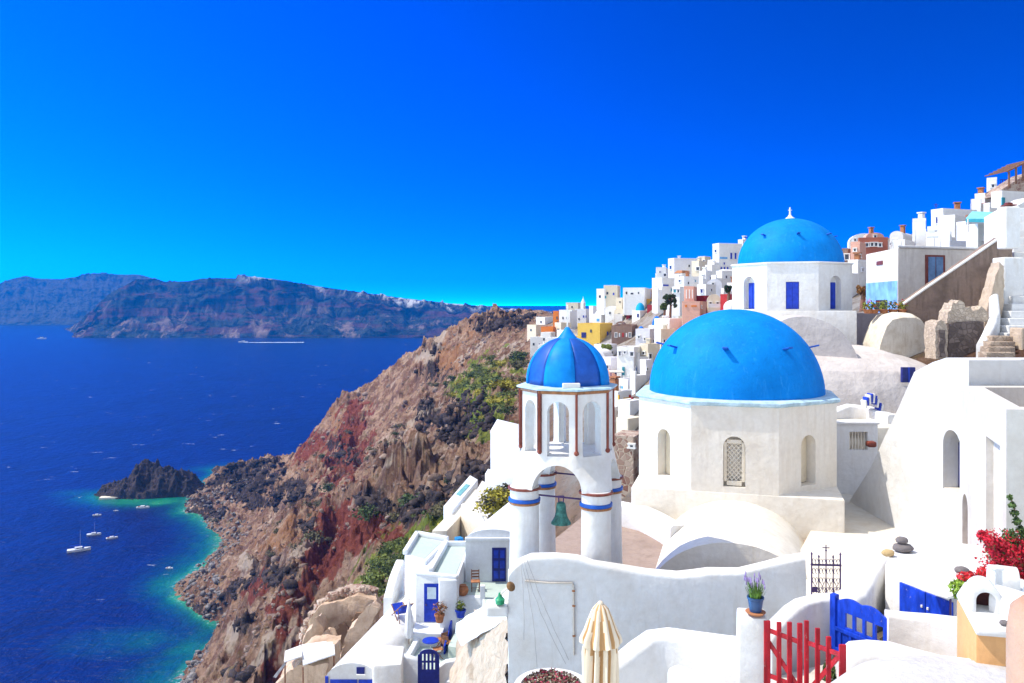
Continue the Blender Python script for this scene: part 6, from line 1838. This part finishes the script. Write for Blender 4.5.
# lavender in its blue pot
c = PZ(755.5, 11.85, zat(613.5, 11.85))
LV = thing('lavender_pot', c, 'blue pot of flowering lavender on a white gate pillar', 'potted plant')
sr = MB().lathe([(.12, 0), (.15, .03), (.14, .035), (0, .03)], c, 20).build('saucer', TERRA, LV, smooth=.6)
MB().lathe([(.085, .03), (.115, .22), (.125, .225), (.125, .25), (.10, .25), (.09, .22), (0, .21)], c, 20).build('pot', paint((.02, .06, .16), .35, .2, 6, .05, key='slate_blue_glaze'), LV, smooth=.6)
rng = np.random.default_rng(8)
mb = MB()
fl_ = MB()
for k in range(170):
    a = rng.random() * 6.28; r0 = .09 * rng.random() ** .5; lean = .10 * rng.random()
    p0 = c + Vector((r0 * math.cos(a), r0 * math.sin(a), .22)); h = .12 + .12 * rng.random()
    p1 = p0 + Vector((lean * math.cos(a), lean * math.sin(a), h))
    s_ = .006
    u = Vector((math.cos(a + 1.57), math.sin(a + 1.57), 0)) * s_
    mb.bm.faces.new([mb.bm.verts.new(x) for x in (p0 - u, p0 + u, p1 + u * .3, p1 - u * .3)])
mb2 = MB()
for k in range(26):
    a = rng.random() * 6.28; lean = .14 * rng.random()
    p0 = c + Vector((.05 * math.cos(a), .05 * math.sin(a), .3)); p1 = p0 + Vector((lean * math.cos(a), lean * math.sin(a), .12 + .14 * rng.random()))
    mb.tube([p0, p1], .003, 3)
    fl_.lathe([(0, -.03), (.010, -.02), (.012, .01), (.004, .05), (0, .055)], p1, 5)
mb.build('leaves', paint((.10, .20, .02), .7, .4, 12, .1, key='lavender_green'), LV, kind='stuff')
fl_.build('flower_spikes', paint((.30, .22, .42), .8, .3, 12, .1, key='lavender_flower'), LV, kind='stuff')

# folded parasol
D = 9.0
c = PZ(600.5, D, 0)
PS = thing('closed_parasol', (c.x, c.y, 94.3), 'closed beige parasol in the foreground before the parapet wall', 'parasol')
def cloth(name, col):
    m, t, b = mat_new(name)
    b.inputs['Roughness'].default_value = .9; b.inputs['Specular IOR Level'].default_value = .1
    n1 = noise_n(t, 30, 5, .6, stretch(t, 1, 1, .2))
    t.links.new(mixc(t, ramp(t, n1, [(.3, 0), (.7, 1)]), tuple(k * .85 for k in col), col), b.inputs['Base Color'])
    bump(t, b, noise_n(t, 200, 3, .6), .2, .003)
    return m
CL1, CL2 = cloth('pale_canvas', (.72, .60, .45)), cloth('tan_canvas', (.50, .29, .13))
zt_ = zat(603, D)
def pleat(r, z, amp, n=10, seg=80, ph=0):
    return [Vector((c.x + r * (1 + amp * math.cos(n * 2 * PI * k / seg + ph)) * math.cos(2 * PI * k / seg), c.y + r * (1 + amp * math.cos(n * 2 * PI * k / seg + ph)) * math.sin(2 * PI * k / seg), z + (0 if amp < .1 else 0))) for k in range(seg)]
cap = MB()
R_ = [pleat(r, zt_ - dz, am) for r, dz, am in ((.015, 0, 0), (.045, .012, .02), (.085, .06, .06), (.13, .16, .10), (.17, .28, .13), (.205, .38, .15))]
last = []
for k, p in enumerate(pleat(.212, zt_ - .43, .16)):
    last.append(p + Vector((0, 0, -.03 * abs(math.sin(5 * 2 * PI * k / 80)))))
cap.loft(R_ + [last], caps=False).wobble(.012, 9, 3)
o = cap.build('canopy_cap', CL1, PS, smooth=1.0)
o.data.materials.append(CL2)
for f in o.data.polygons:
    a = math.atan2(f.center.y + MW[PS].translation.y - c.y, f.center.x + MW[PS].translation.x - c.x)
    f.material_index = 1 if math.cos(10 * a) < -.25 else 0
low = MB()
low.loft([pleat(r, zt_ - dz, am, 10, 80, .6) for r, dz, am in ((.10, .30, .2), (.15, .40, .26), (.16, .55, .28), (.165, .9, .28), (.17, 1.2, .26), (.15, 1.5, .24), (.13, 1.62, .2))]).wobble(.02, 6, 8)
o = low.build('canopy', CL1, PS, smooth=1.0)
o.data.materials.append(CL2)
for f in o.data.polygons:
    a = math.atan2(f.center.y + MW[PS].translation.y - c.y, f.center.x + MW[PS].translation.x - c.x)
    f.material_index = 1 if math.cos(10 * a + .6) < -.1 else 0
MB().lathe([(.03, -.03), (.035, .0), (.02, .02), (0, .025)], (c.x, c.y, zt_), 12).build('finial', CL1, PS, smooth=1)
MB().tube([(c.x, c.y, 93.0), (c.x, c.y, zt_)], .022, 8).build('pole', WOOD, PS)

# pipe frame and wall lamp on the parapet
CP = thing('conduit_pipe', P(550, 585, 17.8), 'thin white conduit pipe clamped along the left part of the parapet', 'pipe')
zp = 17.86
MB().tube(PT((525, 581, zp), (550, 583, zp), (572, 583, zp), (573.5, 585, zp), (574, 655, zp)), .022, 8).build('pipe', plaster((.62, .56, .48), (.3, .25, .2), .5, key='pipe_paint'), CP, smooth=1)
for px, py in ((573.5, 591), (573.7, 606), (574, 636)):
    MB().box(P(px, py, zp - .02), (.07, .04, .04), bev=.01).build('clamp', RUST, CP)
cbk = thing('electric_cable', P(524, 560, 17.85), 'loose thin cables hanging down the left part of the parapet wall', 'cable')
rngc = np.random.default_rng(4)
for (x0, y0), (x1, y1), sg in (((522, 563), (537, 668), 3), ((524, 562), (566, 664), -4), ((527, 560), (569, 660), -2), ((521, 565), (524, 640), 1)):
    MB().tube(PT(*[(x0 + (x1 - x0) * k / 10 + sg * math.sin(PI * k / 10) + rngc.normal() * .25, y0 + (y1 - y0) * k / 10, 17.80 - .02 * math.sin(PI * k / 10)) for k in range(11)]), .006, 4).build('cable', plaster((.45, .43, .42), (.3, .28, .26), .4, key='old_cable'), cbk, smooth=1)
wl_ = thing('wall_lamp', P(508, 582, 17.7), 'brown round wall lamp on a green bracket at the parapet corner', 'lamp')
MB(Matrix.Translation(P(511.5, 586, 17.6)) @ Matrix.Rotation(.9, 4, 'X') @ Matrix.Rotation(.5, 4, 'Y')).lathe([(0, .03), (.06, .02), (.11, -.03), (.10, -.04), (0, -.0)], seg=20).build('shade', paint((.20, .10, .03), .5, .3, 9, .1, key='brown_enamel'), wl_, smooth=.8)
MB().tube([P(511, 586, 17.6), P(504, 591, 17.75), P(501, 594, 17.9)], .025, 8).build('arm', CREAM, wl_)
MB().lathe([(.10, -.10), (.11, .0), (.05, .06), (.03, .14), (0, .14)], P(500, 599, 17.9), 14).build('bracket', paint((.02, .28, .12), .4, .2, 9, .05, key='green_glaze'), wl_, smooth=.8)
MB().box(P(497, 608, 18.05), (.5, .5, .24), bev=.05).build('bracket_base', WHITE, wl_)

# planter of dry succulents at the bottom
PL = thing('planter_bed', PZ(552, 11.6, 94), 'rounded white planter bed of dry reddish succulents at the bottom', 'planter')
c = PZ(552, 11.6, zat(685, 11.6))
MB().lathe([(.52, -.8), (.58, -.1), (.55, 0), (.46, 0), (.44, -.08), (0, -.08)], c, 32).build('bed', WHITE, PL, smooth=.8)
rng = np.random.default_rng(2)
mb = MB(); leaf_cloud(mb, c + Vector((0, 0, .0)), (.44, .44, .11), 1500, .05, rng); mb.build('leaves', paint((.16, .10, .06), .8, .5, 14, .1, key='dry_leaves'), PL, kind='stuff')
mb = MB(); leaf_cloud(mb, c + Vector((0, 0, .03)), (.40, .40, .12), 420, .045, rng); mb.build('flowers', paint((.42, .03, .08), .7, .4, 14, .1, key='crimson_petals'), PL, kind='stuff')
mb = MB(); leaf_cloud(mb, c + Vector((0, 0, .02)), (.42, .42, .12), 300, .05, rng); mb.build('pale_leaves', paint((.36, .32, .22), .8, .3, 14, .1, key='straw_leaves'), PL, kind='stuff')

# stones on the ledge
def stone(c, s, seed, mat, label, flat=.5):
    from mathutils import noise
    mb = MB().sphere((0, 0, 0), 1, (s[0], s[1], s[2]), 3)
    for v in mb.bm.verts: v.co *= 1 + .14 * noise.noise(v.co * 3 / s[0] + Vector((seed, 0, 0)))
    for v in mb.bm.verts: v.co += Vector(c)
    return mb.build('stone', mat, None, smooth=2, label=label, cat='stone', group='grey stones lying on the white ledges')
SG = plaster((.17, .15, .15), (.3, .27, .25), .4, sc=4, bs=.8, key='grey_basalt')
z0 = 94.76
stone(PZ(903, 16.9, z0 + .09), (.21, .17, .10), 1, SG, 'flat dark grey stone under a smaller one on the white ledge')
stone(PZ(902, 16.9, z0 + .245), (.13, .11, .075), 5, SG, 'dark grey stone on top of the flat stone on the white ledge')
stone(PZ(888, 16.6, z0 + .07), (.13, .10, .075), 9, plaster((.50, .36, .18), (.3, .2, .1), .4, sc=4, key='ochre_stone'), 'yellowish stone left of the stacked grey stones')
stone(PZ(961.5, 15.6, z0 + .05), (.14, .11, .065), 12, SG, 'grey stone lying alone by the dark arched doorway')
# dark dry shrub beside the blue cupboard
db = thing('dry_shrub', PZ(890, 14.9, 93.42), 'dark dry round shrub on the ochre ground between blue gate and cupboard', 'shrub')
rng = np.random.default_rng(5)
mb = MB(); leaf_cloud(mb, PZ(890, 14.9, 93.62), (.21, .21, .16), 900, .05, rng); mb.build('twigs', paint((.035, .028, .026), .9, .5, 14, .1, key='dark_twigs'), db)
mb = MB()
for k in range(30):
    a = rng.random() * 6.28; q = PZ(890, 14.9, 93.5)
    mb.tube([q, q + Vector((.2 * math.cos(a), .2 * math.sin(a), .05 + .22 * rng.random()))], .005, 3)
mb.build('stems', WOOD, db)

# chimney cluster on its orange plinth
ORANGE_W = plaster((.72, .40, .17), (.52, .28, .12), .4, sc=2, key='orange_wash')
CB = thing('chimney_plinth', PZ(985, 10.8, 94.9), 'orange washed plinth with a white top that carries arched white chimney cowls', 'plinth')
pb = [xy(957, 11.5), xy(976, 10.3), xy(1014, 10.2), xy(1024, 12.0), xy(975, 12.6)]
plan_prism('base', pb, 93.0, zat(634, 10.3), ORANGE_W, CB, bev=.02)
plan_prism('top', [xy(956.5, 11.55), xy(976, 10.25), xy(1015, 10.15), xy(1026, 12.1), xy(974, 12.7)], zat(634, 10.3) - .01, zat(634, 10.3) + .09, WHITE, CB, bev=.04)
zt2 = zat(634, 10.3) + .09
def cowl(px, D, wd, hh, ln, rz, label):
    c = PZ(px, D, zt2)
    r = thing('chimney_cowl', c, label, 'chimney', rz, 'white arched chimney cowls on the orange plinth')
    Mc = frame(c, rz)
    def prof(w_, h, y): return [Vector((-w_ / 2, y, 0))] + [Vector((w_ / 2 * math.cos(PI - PI * k / 16), y, h - w_ / 2 + w_ / 2 * math.sin(PI - PI * k / 16))) for k in range(17)] + [Vector((w_ / 2, y, 0))]
    sh_ = MB(Mc).loft([prof(wd, hh, -ln / 2), prof(wd * 1.02, hh * 1.01, 0), prof(wd, hh, ln / 2)])
    sh_ = boolean(sh_, [MB(Mc).loft([prof(wd * .66, hh * .74, -ln), prof(wd * .66, hh * .74, ln * .3)])])
    sh_.build('shell', WHITE, r, smooth=.6, bev=.008)
    MB(Mc).prism([p + Vector((0, ln * .28, 0)) for p in prof(wd * .64, hh * .72, 0)], (0, .01, 0)).build('flue', paint((.09, .025, .02), .9, .3, 8, .2, key='dark_red_flue'), r)  # dark red plate closing the back of the opening
    return r
cowl(983, 10.95, .36, .38, .42, -.35, 'white arched chimney cowl facing the viewer, left one on the orange plinth')
cowl(1011, 10.75, .36, .33, .40, .55, 'white arched chimney cowl turned to the right edge, right one on the orange plinth')
cowl(1003, 11.6, .40, .36, .36, 1.2, 'white arched chimney cowl at the back between the two others')
cp2 = thing('chimney_post', PZ(996, 11.2, zt2), 'small white square chimney post standing between the arched cowls', 'chimney')
MB().box(PZ(996.5, 11.2, zt2 + .24), (.12, .12, .48), bev=.02).build('shaft', WHITE, cp2)
MB().box(PZ(996.5, 11.2, zt2 + .47), (.15, .15, .05), bev=.02).build('cap', WHITE, cp2)
stone(PZ(1004, 10.35, zt2 + .035), (.055, .05, .035), 14, SG, 'small grey stone at the front of the chimney plinth')
# pinkish pier at the right edge
MB().lathe([(.45, -4), (.45, -.3), (.42, -.08), (.34, 0), (0, 0)], PZ(1066, 7.0, zat(606, 7.0)), 36).build('round_pier', plaster((.50, .30, .20), (.34, .2, .13), .45, sc=1.5, bs=.6, key='pink_plaster'), None, smooth=.9, label='pinkish rounded pier cut off by the right edge', cat='pier')

# geraniums beside the cowls
gp_ = thing('geranium_bush', PZ(973, 12.6, 94.6), 'bright green bush with red geranium flowers left of the white cowls', 'plant')
c = PZ(967, 12.1, zat(589, 12.1)); rng = np.random.default_rng(3)
mb = MB(); leaf_cloud(mb, c, (.24, .22, .20), 1300, .06, rng); leaf_cloud(mb, c + Vector((.32, .1, .03)), (.20, .2, .18), 600, .06, rng); mb.build('foliage', paint((.20, .32, .02), .6, .4, 14, .1, key='lime_leaves'), gp_, kind='stuff')
mb = MB(); leaf_cloud(mb, c + Vector((.02, 0, .19)), (.18, .16, .07), 260, .05, rng); leaf_cloud(mb, c + Vector((.30, .05, .21)), (.13, .12, .10), 260, .05, rng); mb.build('flowers', paint((.62, .015, .02), .6, .3, 14, .1, key='scarlet_petals'), gp_, kind='stuff')
mb = MB()
for k in range(14):
    a = rng.random() * 6.28; mb.tube([c + Vector((.05 * math.cos(a), .05 * math.sin(a), -.5)), c + Vector((.2 * math.cos(a), .2 * math.sin(a), .02))], .008, 4)
mb.build('stems', LEAFD, gp_)
# bougainvillea
bv = thing('bougainvillea', PZ(1015, 13.2, 93.4), 'crimson bougainvillea climbing the corner building at the right edge', 'plant')
rng = np.random.default_rng(6)
fl_ = MB(); lf_ = MB(); st_ = MB()
blobs = [(983, 535, .10), (990, 541, .11), (995, 550, .17), (1005, 556, .22), (1014, 548, .2), (1020, 562, .26), (1004, 566, .16), (1012, 578, .2), (1022, 586, .24), (1028, 545, .25), (1000, 545, .12), (1034, 570, .3), (1017, 600, .16)]
for px, py, r in blobs:
    cc = P(px, py, 13.2 + rng.normal() * .12)
    leaf_cloud(fl_, cc, (r * 1.05, r * .8, r * .9), int(2300 * r), .048, rng); leaf_cloud(fl_, cc + Vector(rng.normal(size=3)) * .06, (r * 1.6, r * 1.2, r * 1.6), int(700 * r), .045, rng)
    leaf_cloud(lf_, cc + Vector((.02, .03, -.03)), (r, r * .8, r), int(700 * r), .05, rng)
    st_.tube([PZ(1032, 13.4, 93.3), P(1022, 600, 13.3), cc], .012, 4)
for px, py, r in ((1010, 497, .05), (1012, 505, .06), (1014, 513, .07), (1017, 521, .07), (1021, 529, .08), (1009, 535, .12), (1012, 541, .10), (1020, 612, .16), (1024, 536, .1)):
    leaf_cloud(lf_, P(px, py, 13.3), (r, r, r), int(1500 * r), .05, rng)
st_.tube([P(1022, 600, 13.3), P(1026, 540, 13.4), P(1018, 521, 13.35), P(1010, 495, 13.3)], .012, 4)
fl_.build('flowers', paint((.60, .008, .03), .6, .35, 12, .1, key='crimson_bracts'), bv, kind='stuff')
lf_.build('foliage', LEAF, bv, kind='stuff'); st_.build('stems', WOOD, bv)
bp = thing('green_shrub', PZ(832, 11.5, 93.5), 'small green shrub showing through the right leaf of the red gate', 'shrub')
mb = MB(); leaf_cloud(mb, P(832, 672, 11.7), (.13, .13, .2), 500, .06, rng); mb.build('foliage', LEAF, bp, kind='stuff')

# ------------------------------------------------------------------ scrub on the cliff
def bush_mesh(n, size, rng, k):
    mb = MB()
    for j in range(k):
        o_ = Vector((rng.normal() * .35, rng.normal() * .35, .35 + .2 * rng.random()))
        leaf_cloud(mb, o_, (.45, .45, .38), n // k, size, rng)
    return mb
BUSHMATS = [paint((.045, .075, .012), .8, .5, .8, .1, key='scrub_green'), paint((.12, .15, .02), .8, .5, .8, .1, key='scrub_lime'), paint((.30, .26, .02), .8, .4, .8, .1, key='scrub_yellow'), paint((.10, .09, .035), .8, .5, .8, .1, key='scrub_olive')]
BUSHLAB = ['dark green scrub bush', 'lime green scrub bush', 'yellow flowering scrub bush', 'olive brown scrub bush']
protos = []
rng = np.random.default_rng(12)
for i in range(4):
    r = thing('scrub_bush', (0, 0, 0), '', 'bush')
    bush_mesh(420, .16, rng, 6).build('foliage', BUSHMATS[i], r, kind='stuff')
    st_ = MB()
    for k in range(5):
        a = k * 1.26; st_.tube([(0, 0, -.2), (.25 * math.cos(a), .25 * math.sin(a), .4)], .02, 3)
    st_.build('stems', WOOD, r)
    protos.append(r)
used = [False] * 4
zones = [((478, 380), (34, 11), -32, 44, (0, 1, 1, 2), 'on the upper slope left of the bell cupola'), ((490, 412), (24, 16), -45, 40, (0, 1, 1, 2), 'above the tall pale house left of the bell tower'), ((388, 562), (38, 11), -52, 52, (0, 1, 1), 'on the bank left of the flat green roofs'),
         ((455, 524), (26, 6), -28, 26, (1, 2, 3), 'in the strip behind the vaulted house'), ((502, 504), (10, 8), -40, 12, (2, 2, 3), 'by the wall left of the tower piers'), ((522, 372), (8, 12), 0, 10, (0, 3), 'below the orange houses'), ((380, 480), (70, 50), -20, 26, (3, 0), 'scattered over the brown cliff'), ((300, 560), (50, 40), -30, 12, (3,), 'far down the cliff near the shore')]
for (cx, cy), (rx, ry), ang, n, kinds, where in zones:
    ca, sa = math.cos(math.radians(ang)), math.sin(math.radians(ang))
    for k in range(n):
        u, v = rng.normal() * .55, rng.normal() * .55
        px = cx + u * rx * ca - v * ry * sa; py = cy + u * rx * sa + v * ry * ca
        D_ = hitD(px, py, 45 if cy > 480 else 70)
        if D_ > 400: continue
        ki = kinds[rng.integers(len(kinds))]
        x_ = (px - 512) / F * D_
        zz_ = float(terrain_height(np.array([x_]), np.array([D_]))[0])
        if not used[ki]: o = protos[ki]; used[ki] = True
        else: o = copy_tree(protos[ki])
        o.location = (x_, D_, zz_ - .1)
        s_ = (.7 + .9 * rng.random()) * (1.1 if D_ < 120 else 2.0)
        o.scale = (s_ * 1.2, s_ * 1.2, s_ * (.7 + .4 * rng.random())); o.rotation_euler = (0, 0, rng.random() * 6.28)
        o['label'] = BUSHLAB[ki] + ' ' + where; o['group'] = 'scrub bushes ' + where
# tree between the village houses
def leafy_tree(px, py_top, py_bot, D, wpx, label, seed, mat):
    base = P(px, py_bot, D); h = S(py_bot - py_top, D); rng = np.random.default_rng(seed)
    r = thing('tree', base, label, 'tree')
    t_ = MB().tube([base + Vector((0, 0, -1)), base + Vector((.1, 0, h * .35)), base + Vector((.0, .1, h * .7))], [.22, .16, .07], 7)
    for k in range(6):
        a = k * 1.05; t_.tube([base + Vector((.05, 0, h * (.3 + .05 * k))), base + Vector((S(wpx, D) * .35 * math.cos(a), S(wpx, D) * .35 * math.sin(a), h * (.5 + .06 * k)))], [.08, .03], 5)
    t_.build('trunk', WOOD, r, smooth=1)
    mb = MB()
    for k in range(16):
        a = rng.random() * 6.28; q = rng.random() ** .6 * S(wpx, D) * .4
        leaf_cloud(mb, base + Vector((q * math.cos(a), q * math.sin(a), h * (.35 + .55 * rng.random()))), (S(wpx, D) * .18,) * 3, 160, .22, rng)
    mb.build('crown', mat, r)
leafy_tree(670, 294, 312, 112, 13, 'dark green leafy tree among the white houses above the big dome', 4, LEAFD)
leafy_tree(664, 303, 315, 110, 8, 'smaller green tree just left of the dark leafy tree', 7, LEAF)
leafy_tree(728, 285, 296, 95, 7, 'small dark tree beside the white terrace left of the smaller church', 9, LEAFD)
leafy_tree(606, 345, 349, 128, 12, 'low green shrub under the yellow house', 11, LEAFY)
leafy_tree(862, 285, 300, 60, 9, 'orange green bush between the smaller church and the blue painted house', 13, paint((.26, .12, .03), .8, .5, 3, .1, key='rusty_green'))

# ------------------------------------------------------------------ loose rocks
def rocks(name, pts, sizes, mat, label, seed, sub=1):
    """one mesh of uncountable stones"""
    rng = np.random.default_rng(seed)
    tb = bmesh.new(); bmesh.ops.create_icosphere(tb, subdivisions=sub, radius=1.0)
    tv = np.array([v.co[:] for v in tb.verts]); tf = np.array([[v.index for v in f.verts] for f in tb.faces]); tb.free()
    n = len(pts); V = np.zeros((n, len(tv), 3))
    for i in range(n):
        v = tv * (1 + .35 * rng.normal(size=(len(tv), 1)).clip(-1.2, 1.2)) * np.array([1.1, 1.0, .75]) * (.7 + .6 * rng.random(3))
        a = rng.random() * 6.28; ca, sa = math.cos(a), math.sin(a)
        V[i] = np.stack([v[:, 0] * ca - v[:, 1] * sa, v[:, 0] * sa + v[:, 1] * ca, v[:, 2]], 1) * sizes[i] + pts[i]
    f = (tf[None] + (np.arange(n) * len(tv))[:, None, None]).reshape(-1, 3)
    co_ = V.reshape(-1, 3)
    me = bpy.data.meshes.new(name)
    me.vertices.add(len(co_)); me.vertices.foreach_set('co', co_.ravel())
    me.loops.add(f.size); me.loops.foreach_set('vertex_index', f.ravel().astype(np.int32))
    me.polygons.add(len(f)); me.polygons.foreach_set('loop_start', np.arange(0, f.size, 3, dtype=np.int32))
    me.update(calc_edges=True)
    return link(name, me, mat, None, (0, 0, 0), None, label, 'stuff')
def rockmat(name, c1, c2, c3):
    m, t, b = mat_new(name)
    n1 = noise_n(t, .5, 4, .6); n2 = noise_n(t, 2.5, 8, .7)
    c = mixc(t, ramp(t, n1, [(.40, 0), (.60, 1)]), c1, c2)
    t.links.new(mixc(t, ramp(t, n2, [(.5, 0), (.7, .8)]), c, c3), b.inputs['Base Color'])
    b.inputs['Roughness'].default_value = .95; b.inputs['Specular IOR Level'].default_value = .1
    bump(t, b, n2, .8, .2)
    return m
ROCKM = rockmat('loose_rock', (.12, .08, .065), (.26, .19, .15), (.36, .29, .24))
SHOREM = rockmat('shore_rock', (.05, .045, .05), (.22, .20, .19), (.50, .46, .42))
DARKM = rockmat('lava_rock', (.018, .015, .017), (.06, .045, .042), (.12, .09, .08))
rng = np.random.default_rng(33)
pxs = rng.uniform(180, 560, 30000); ds = np.exp(rng.uniform(math.log(70), math.log(440), 30000))
xs = (pxs - 512) / F * ds; bz = terrain_height(xs, ds)
pys = HZ + (EYE - bz) / ds * F
clump = fbm(xs / 9, ds / 9, 4, 101)
ok = (bz > .2) & (clump > .10) & (pxs < 545)
dkm = region(pxs, pys, DARK); gm = region(pxs, pys, GREEN)
sel = ok & (dkm < .35) & (gm < .4)
i1 = np.where(sel)[0][:3400]
rocks('loose_rocks', np.stack([xs, ds, bz], 1)[i1], (.18 + .8 * rng.random(len(i1)) ** 5) * (ds[i1] / 150) ** .5, ROCKM, 'brown rubble scattered over the cliff', 1)
i2 = np.where((bz > .2) & (dkm > .45))[0][:2600]
rocks('lava_rubble', np.stack([xs, ds, bz], 1)[i2], (.35 + 1.0 * rng.random(len(i2)) ** 2.5) * (ds[i2] / 200) ** .5, DARKM, 'black lava boulders on the crags', 2)
i4 = np.where((bz > 1) & (dkm > .75) & (ds > 90))[0][:90]
rocks('lava_crags', np.stack([xs, ds, bz - .3], 1)[i4], (1.0 + 1.5 * rng.random(len(i4)) ** 2) * (ds[i4] / 200) ** .6, DARKM, 'big black crags standing out of the slope', 5, 3)
i3 = np.where((bz > -.5) & (bz < 7) & (pxs < 330))[0][:2600]
rocks('shore_boulders', np.stack([xs, ds, bz], 1)[i3], (.3 + .9 * rng.random(len(i3)) ** 2.2), SHOREM, 'grey and white boulders along the shore', 3)

# ------------------------------------------------------------------ islet with its white quay
ic = P(150, 500, 425)
ns_ = 150
u_ = np.linspace(-1, 1, ns_); UX, UY = np.meshgrid(u_, u_)
IX = ic.x + UX * 30; IY = ic.y + UY * 18
rr_ = np.sqrt((UX * 1.08) ** 2 + (UY * 1.2) ** 2) + fbm(UX * 2.5 + 3, UY * 2.5, 5, 201) * .28
hI = 22 * np.clip(1 - rr_, -.4, 1) ** 1.0 * (np.clip(1 - rr_, 0, 1) > 0) * 1.0
pk = np.exp(-(((UX + .05) / .30) ** 2 + ((UY - .05) / .4) ** 2)) * 4.5 + np.exp(-(((UX - .5) / .2) ** 2 + ((UY) / .4) ** 2)) * 3.0 - np.exp(-(((UX + .55) / .2) ** 2 + ((UY + .3) / .5) ** 2)) * 5.0
blk_ = fbm(IX / 9, IY / 9, 5, 211) * 4.5 + (ridged(IX / 6, IY / 6, 4, 217) - .3) * 4.6
hh_ = np.clip(1 - rr_, 0, 1) ** .42 * 11.0 + pk * np.clip((1 - rr_) * 3, 0, 1) + blk_ * np.clip((1.05 - rr_) * 4, 0, 1)
st_ = 2.4 + .8 * fbm(IX / 12, IY / 12, 2, 219)
hs3 = (np.floor(hh_ / st_) + np.clip((hh_ / st_ - np.floor(hh_ / st_)) * 2.2, 0, 1)) * st_
IZ = np.where(rr_ < 1.05, .55 * hs3 + .45 * hh_ + fbm(IX / 1.6, IY / 1.6, 4, 213) * 1.1, -3)
me = grid_mesh('islet', IX, IY, IZ, {})
mt, t, b = mat_new('islet_lava')
nA_ = noise_n(t, .25, 10, .7); nB_ = noise_n(t, 1.2, 8, .7)
cI = mixc(t, ramp(t, nA_, [(.42, 0), (.62, 1)]), (.012, .009, .011), (.055, .034, .032))
cI = mixc(t, ramp(t, nB_, [(.56, 0), (.70, .8)]), cI, (.17, .11, .09))
t.links.new(cI, b.inputs['Base Color']); b.inputs['Roughness'].default_value = .95
bump(t, b, nB_, 1, .8)
tag(link('islet', me, mt), 'dark lava islet close to the shore', None, None, 'structure')
QY = thing('quay', P(127, 490, 400), 'white landing quay with chapel ruins on the left end of the dark islet', 'quay')
D_ = EYE * F / (494 - HZ)
for px, py, sx_, sy_, sz_, m_, nm in ((112, 493.5, 11, 4, 1.0, CREAM, 'landing'), (124, 489.5, 5.5, 4, 2.6, VW, 'platform'), (129, 487, 3.2, 3, 4.2, VW, 'wall'), (122, 485.5, 2.2, 2.2, 5.0, VW, 'wall'), (133, 489, 4.5, 3, 2.2, VW, 'wall')):
    p = P(px, py, 412); MB().box((p.x, 410 + (496 - py) * .6, sz_ / 2), (sx_, sy_, sz_), rz=.2, bev=.1).build(nm, m_, QY)

# ------------------------------------------------------------------ boats
HULLW = paint((.72, .74, .76), .35, .1, 1, .05, key='white_gelcoat')
def boat(px, py, L, rz, label, kind='motor', group='boats moored in the bay below the cliff'):
    D_ = EYE * F / (py - HZ); c = P(px, py, D_); c.z = 0
    r = thing('sailing_boat' if kind == 'sail' else 'motor_boat', c, label, 'boat', rz, group)
    Mb = frame(c, rz)
    rings = []
    for k in range(9):
        u = k / 8; x = -L / 2 + L * u
        w_ = .16 * L * (math.sin(PI * min(1, .25 + .75 * (1 - u))) ** .6 if u > .0 else .8)
        w_ = .16 * L * min(1, (1 - u) * 2.2 + .02) ** .7
        sh = .11 * L * (1 + .35 * u * u)
        rings.append([Vector((x, -w_, sh)), Vector((x, -w_ * .75, -.02 * L)), Vector((x, 0, -.05 * L)), Vector((x, w_ * .75, -.02 * L)), Vector((x, w_, sh)), Vector((x, 0, sh * 1.02))])
    MB(Mb).loft(rings).build('hull', HULLW, r, smooth=.6)
    MB(Mb).box((-.02 * L, 0, .15 * L), (.34 * L, .2 * L, .1 * L), bev=.02 * L).build('cabin', HULLW, r)
    MB(Mb).box((.05 * L, 0, .165 * L), (.30 * L, .206 * L, .035 * L)).build('window', GLASS, r)
    if kind == 'sail':
        MB(Mb).tube([(.05 * L, 0, .1 * L), (.05 * L, 0, 1.0 * L)], .006 * L, 6).build('mast', HULLW, r)
        MB(Mb).tube([(.05 * L, 0, .28 * L), (-.40 * L, 0, .27 * L)], .022 * L, 6).build('boom', COBALT, r)
    else:
        MB(Mb).box((-.30 * L, 0, .13 * L), (.18 * L, .24 * L, .03 * L)).build('deck', WOOD, r)
    return r
boat(79, 551, 8.5, .45, 'white sailing yacht nearest the bottom, lowest boat in the bay', 'sail')
boat(94, 535, 5.6, .35, 'white sailing boat just above and right of the lowest yacht', 'sail')
boat(112, 538.5, 4.6, .5, 'small white motor boat right of the two sailing boats')
boat(97, 515.5, 3.8, .2, 'tiny white boat above the sailing boats')
boat(116, 511, 2.2, .1, 'smallest white dinghy in the bay, below the islet')
boat(143, 508, 6.0, .15, 'white motor boat moored right under the dark islet')
boat(169.5, 568.5, 2.8, -.1, 'lone white motor boat near the turquoise shallows')
boat(42, 339, 26, .0, 'distant white ferry near the far blue island', group='distant boats under the far islands')
sb = boat(243, 342.5, 24, PI, 'distant speed boat trailing a white wake under the cliff island', group='distant boats under the far islands')
D_ = EYE * F / (342.5 - HZ)
MB(frame(Vector((0, 0, .15)), 0)).prism([PZ(244, D_ - 6, 0), PZ(262, D_ - 14, 0), PZ(304, D_ - 10, 0), PZ(304, D_ + 18, 0), PZ(262, D_ + 12, 0), PZ(244, D_ + 6, 0)], (0, 0, .05)).build('wake', paint((.60, .68, .75), .7, .3, .05, .1, key='foam'), sb)
boat(291, 337.5, 22, .1, 'distant white boat at the foot of the cliff island', group='distant boats under the far islands')
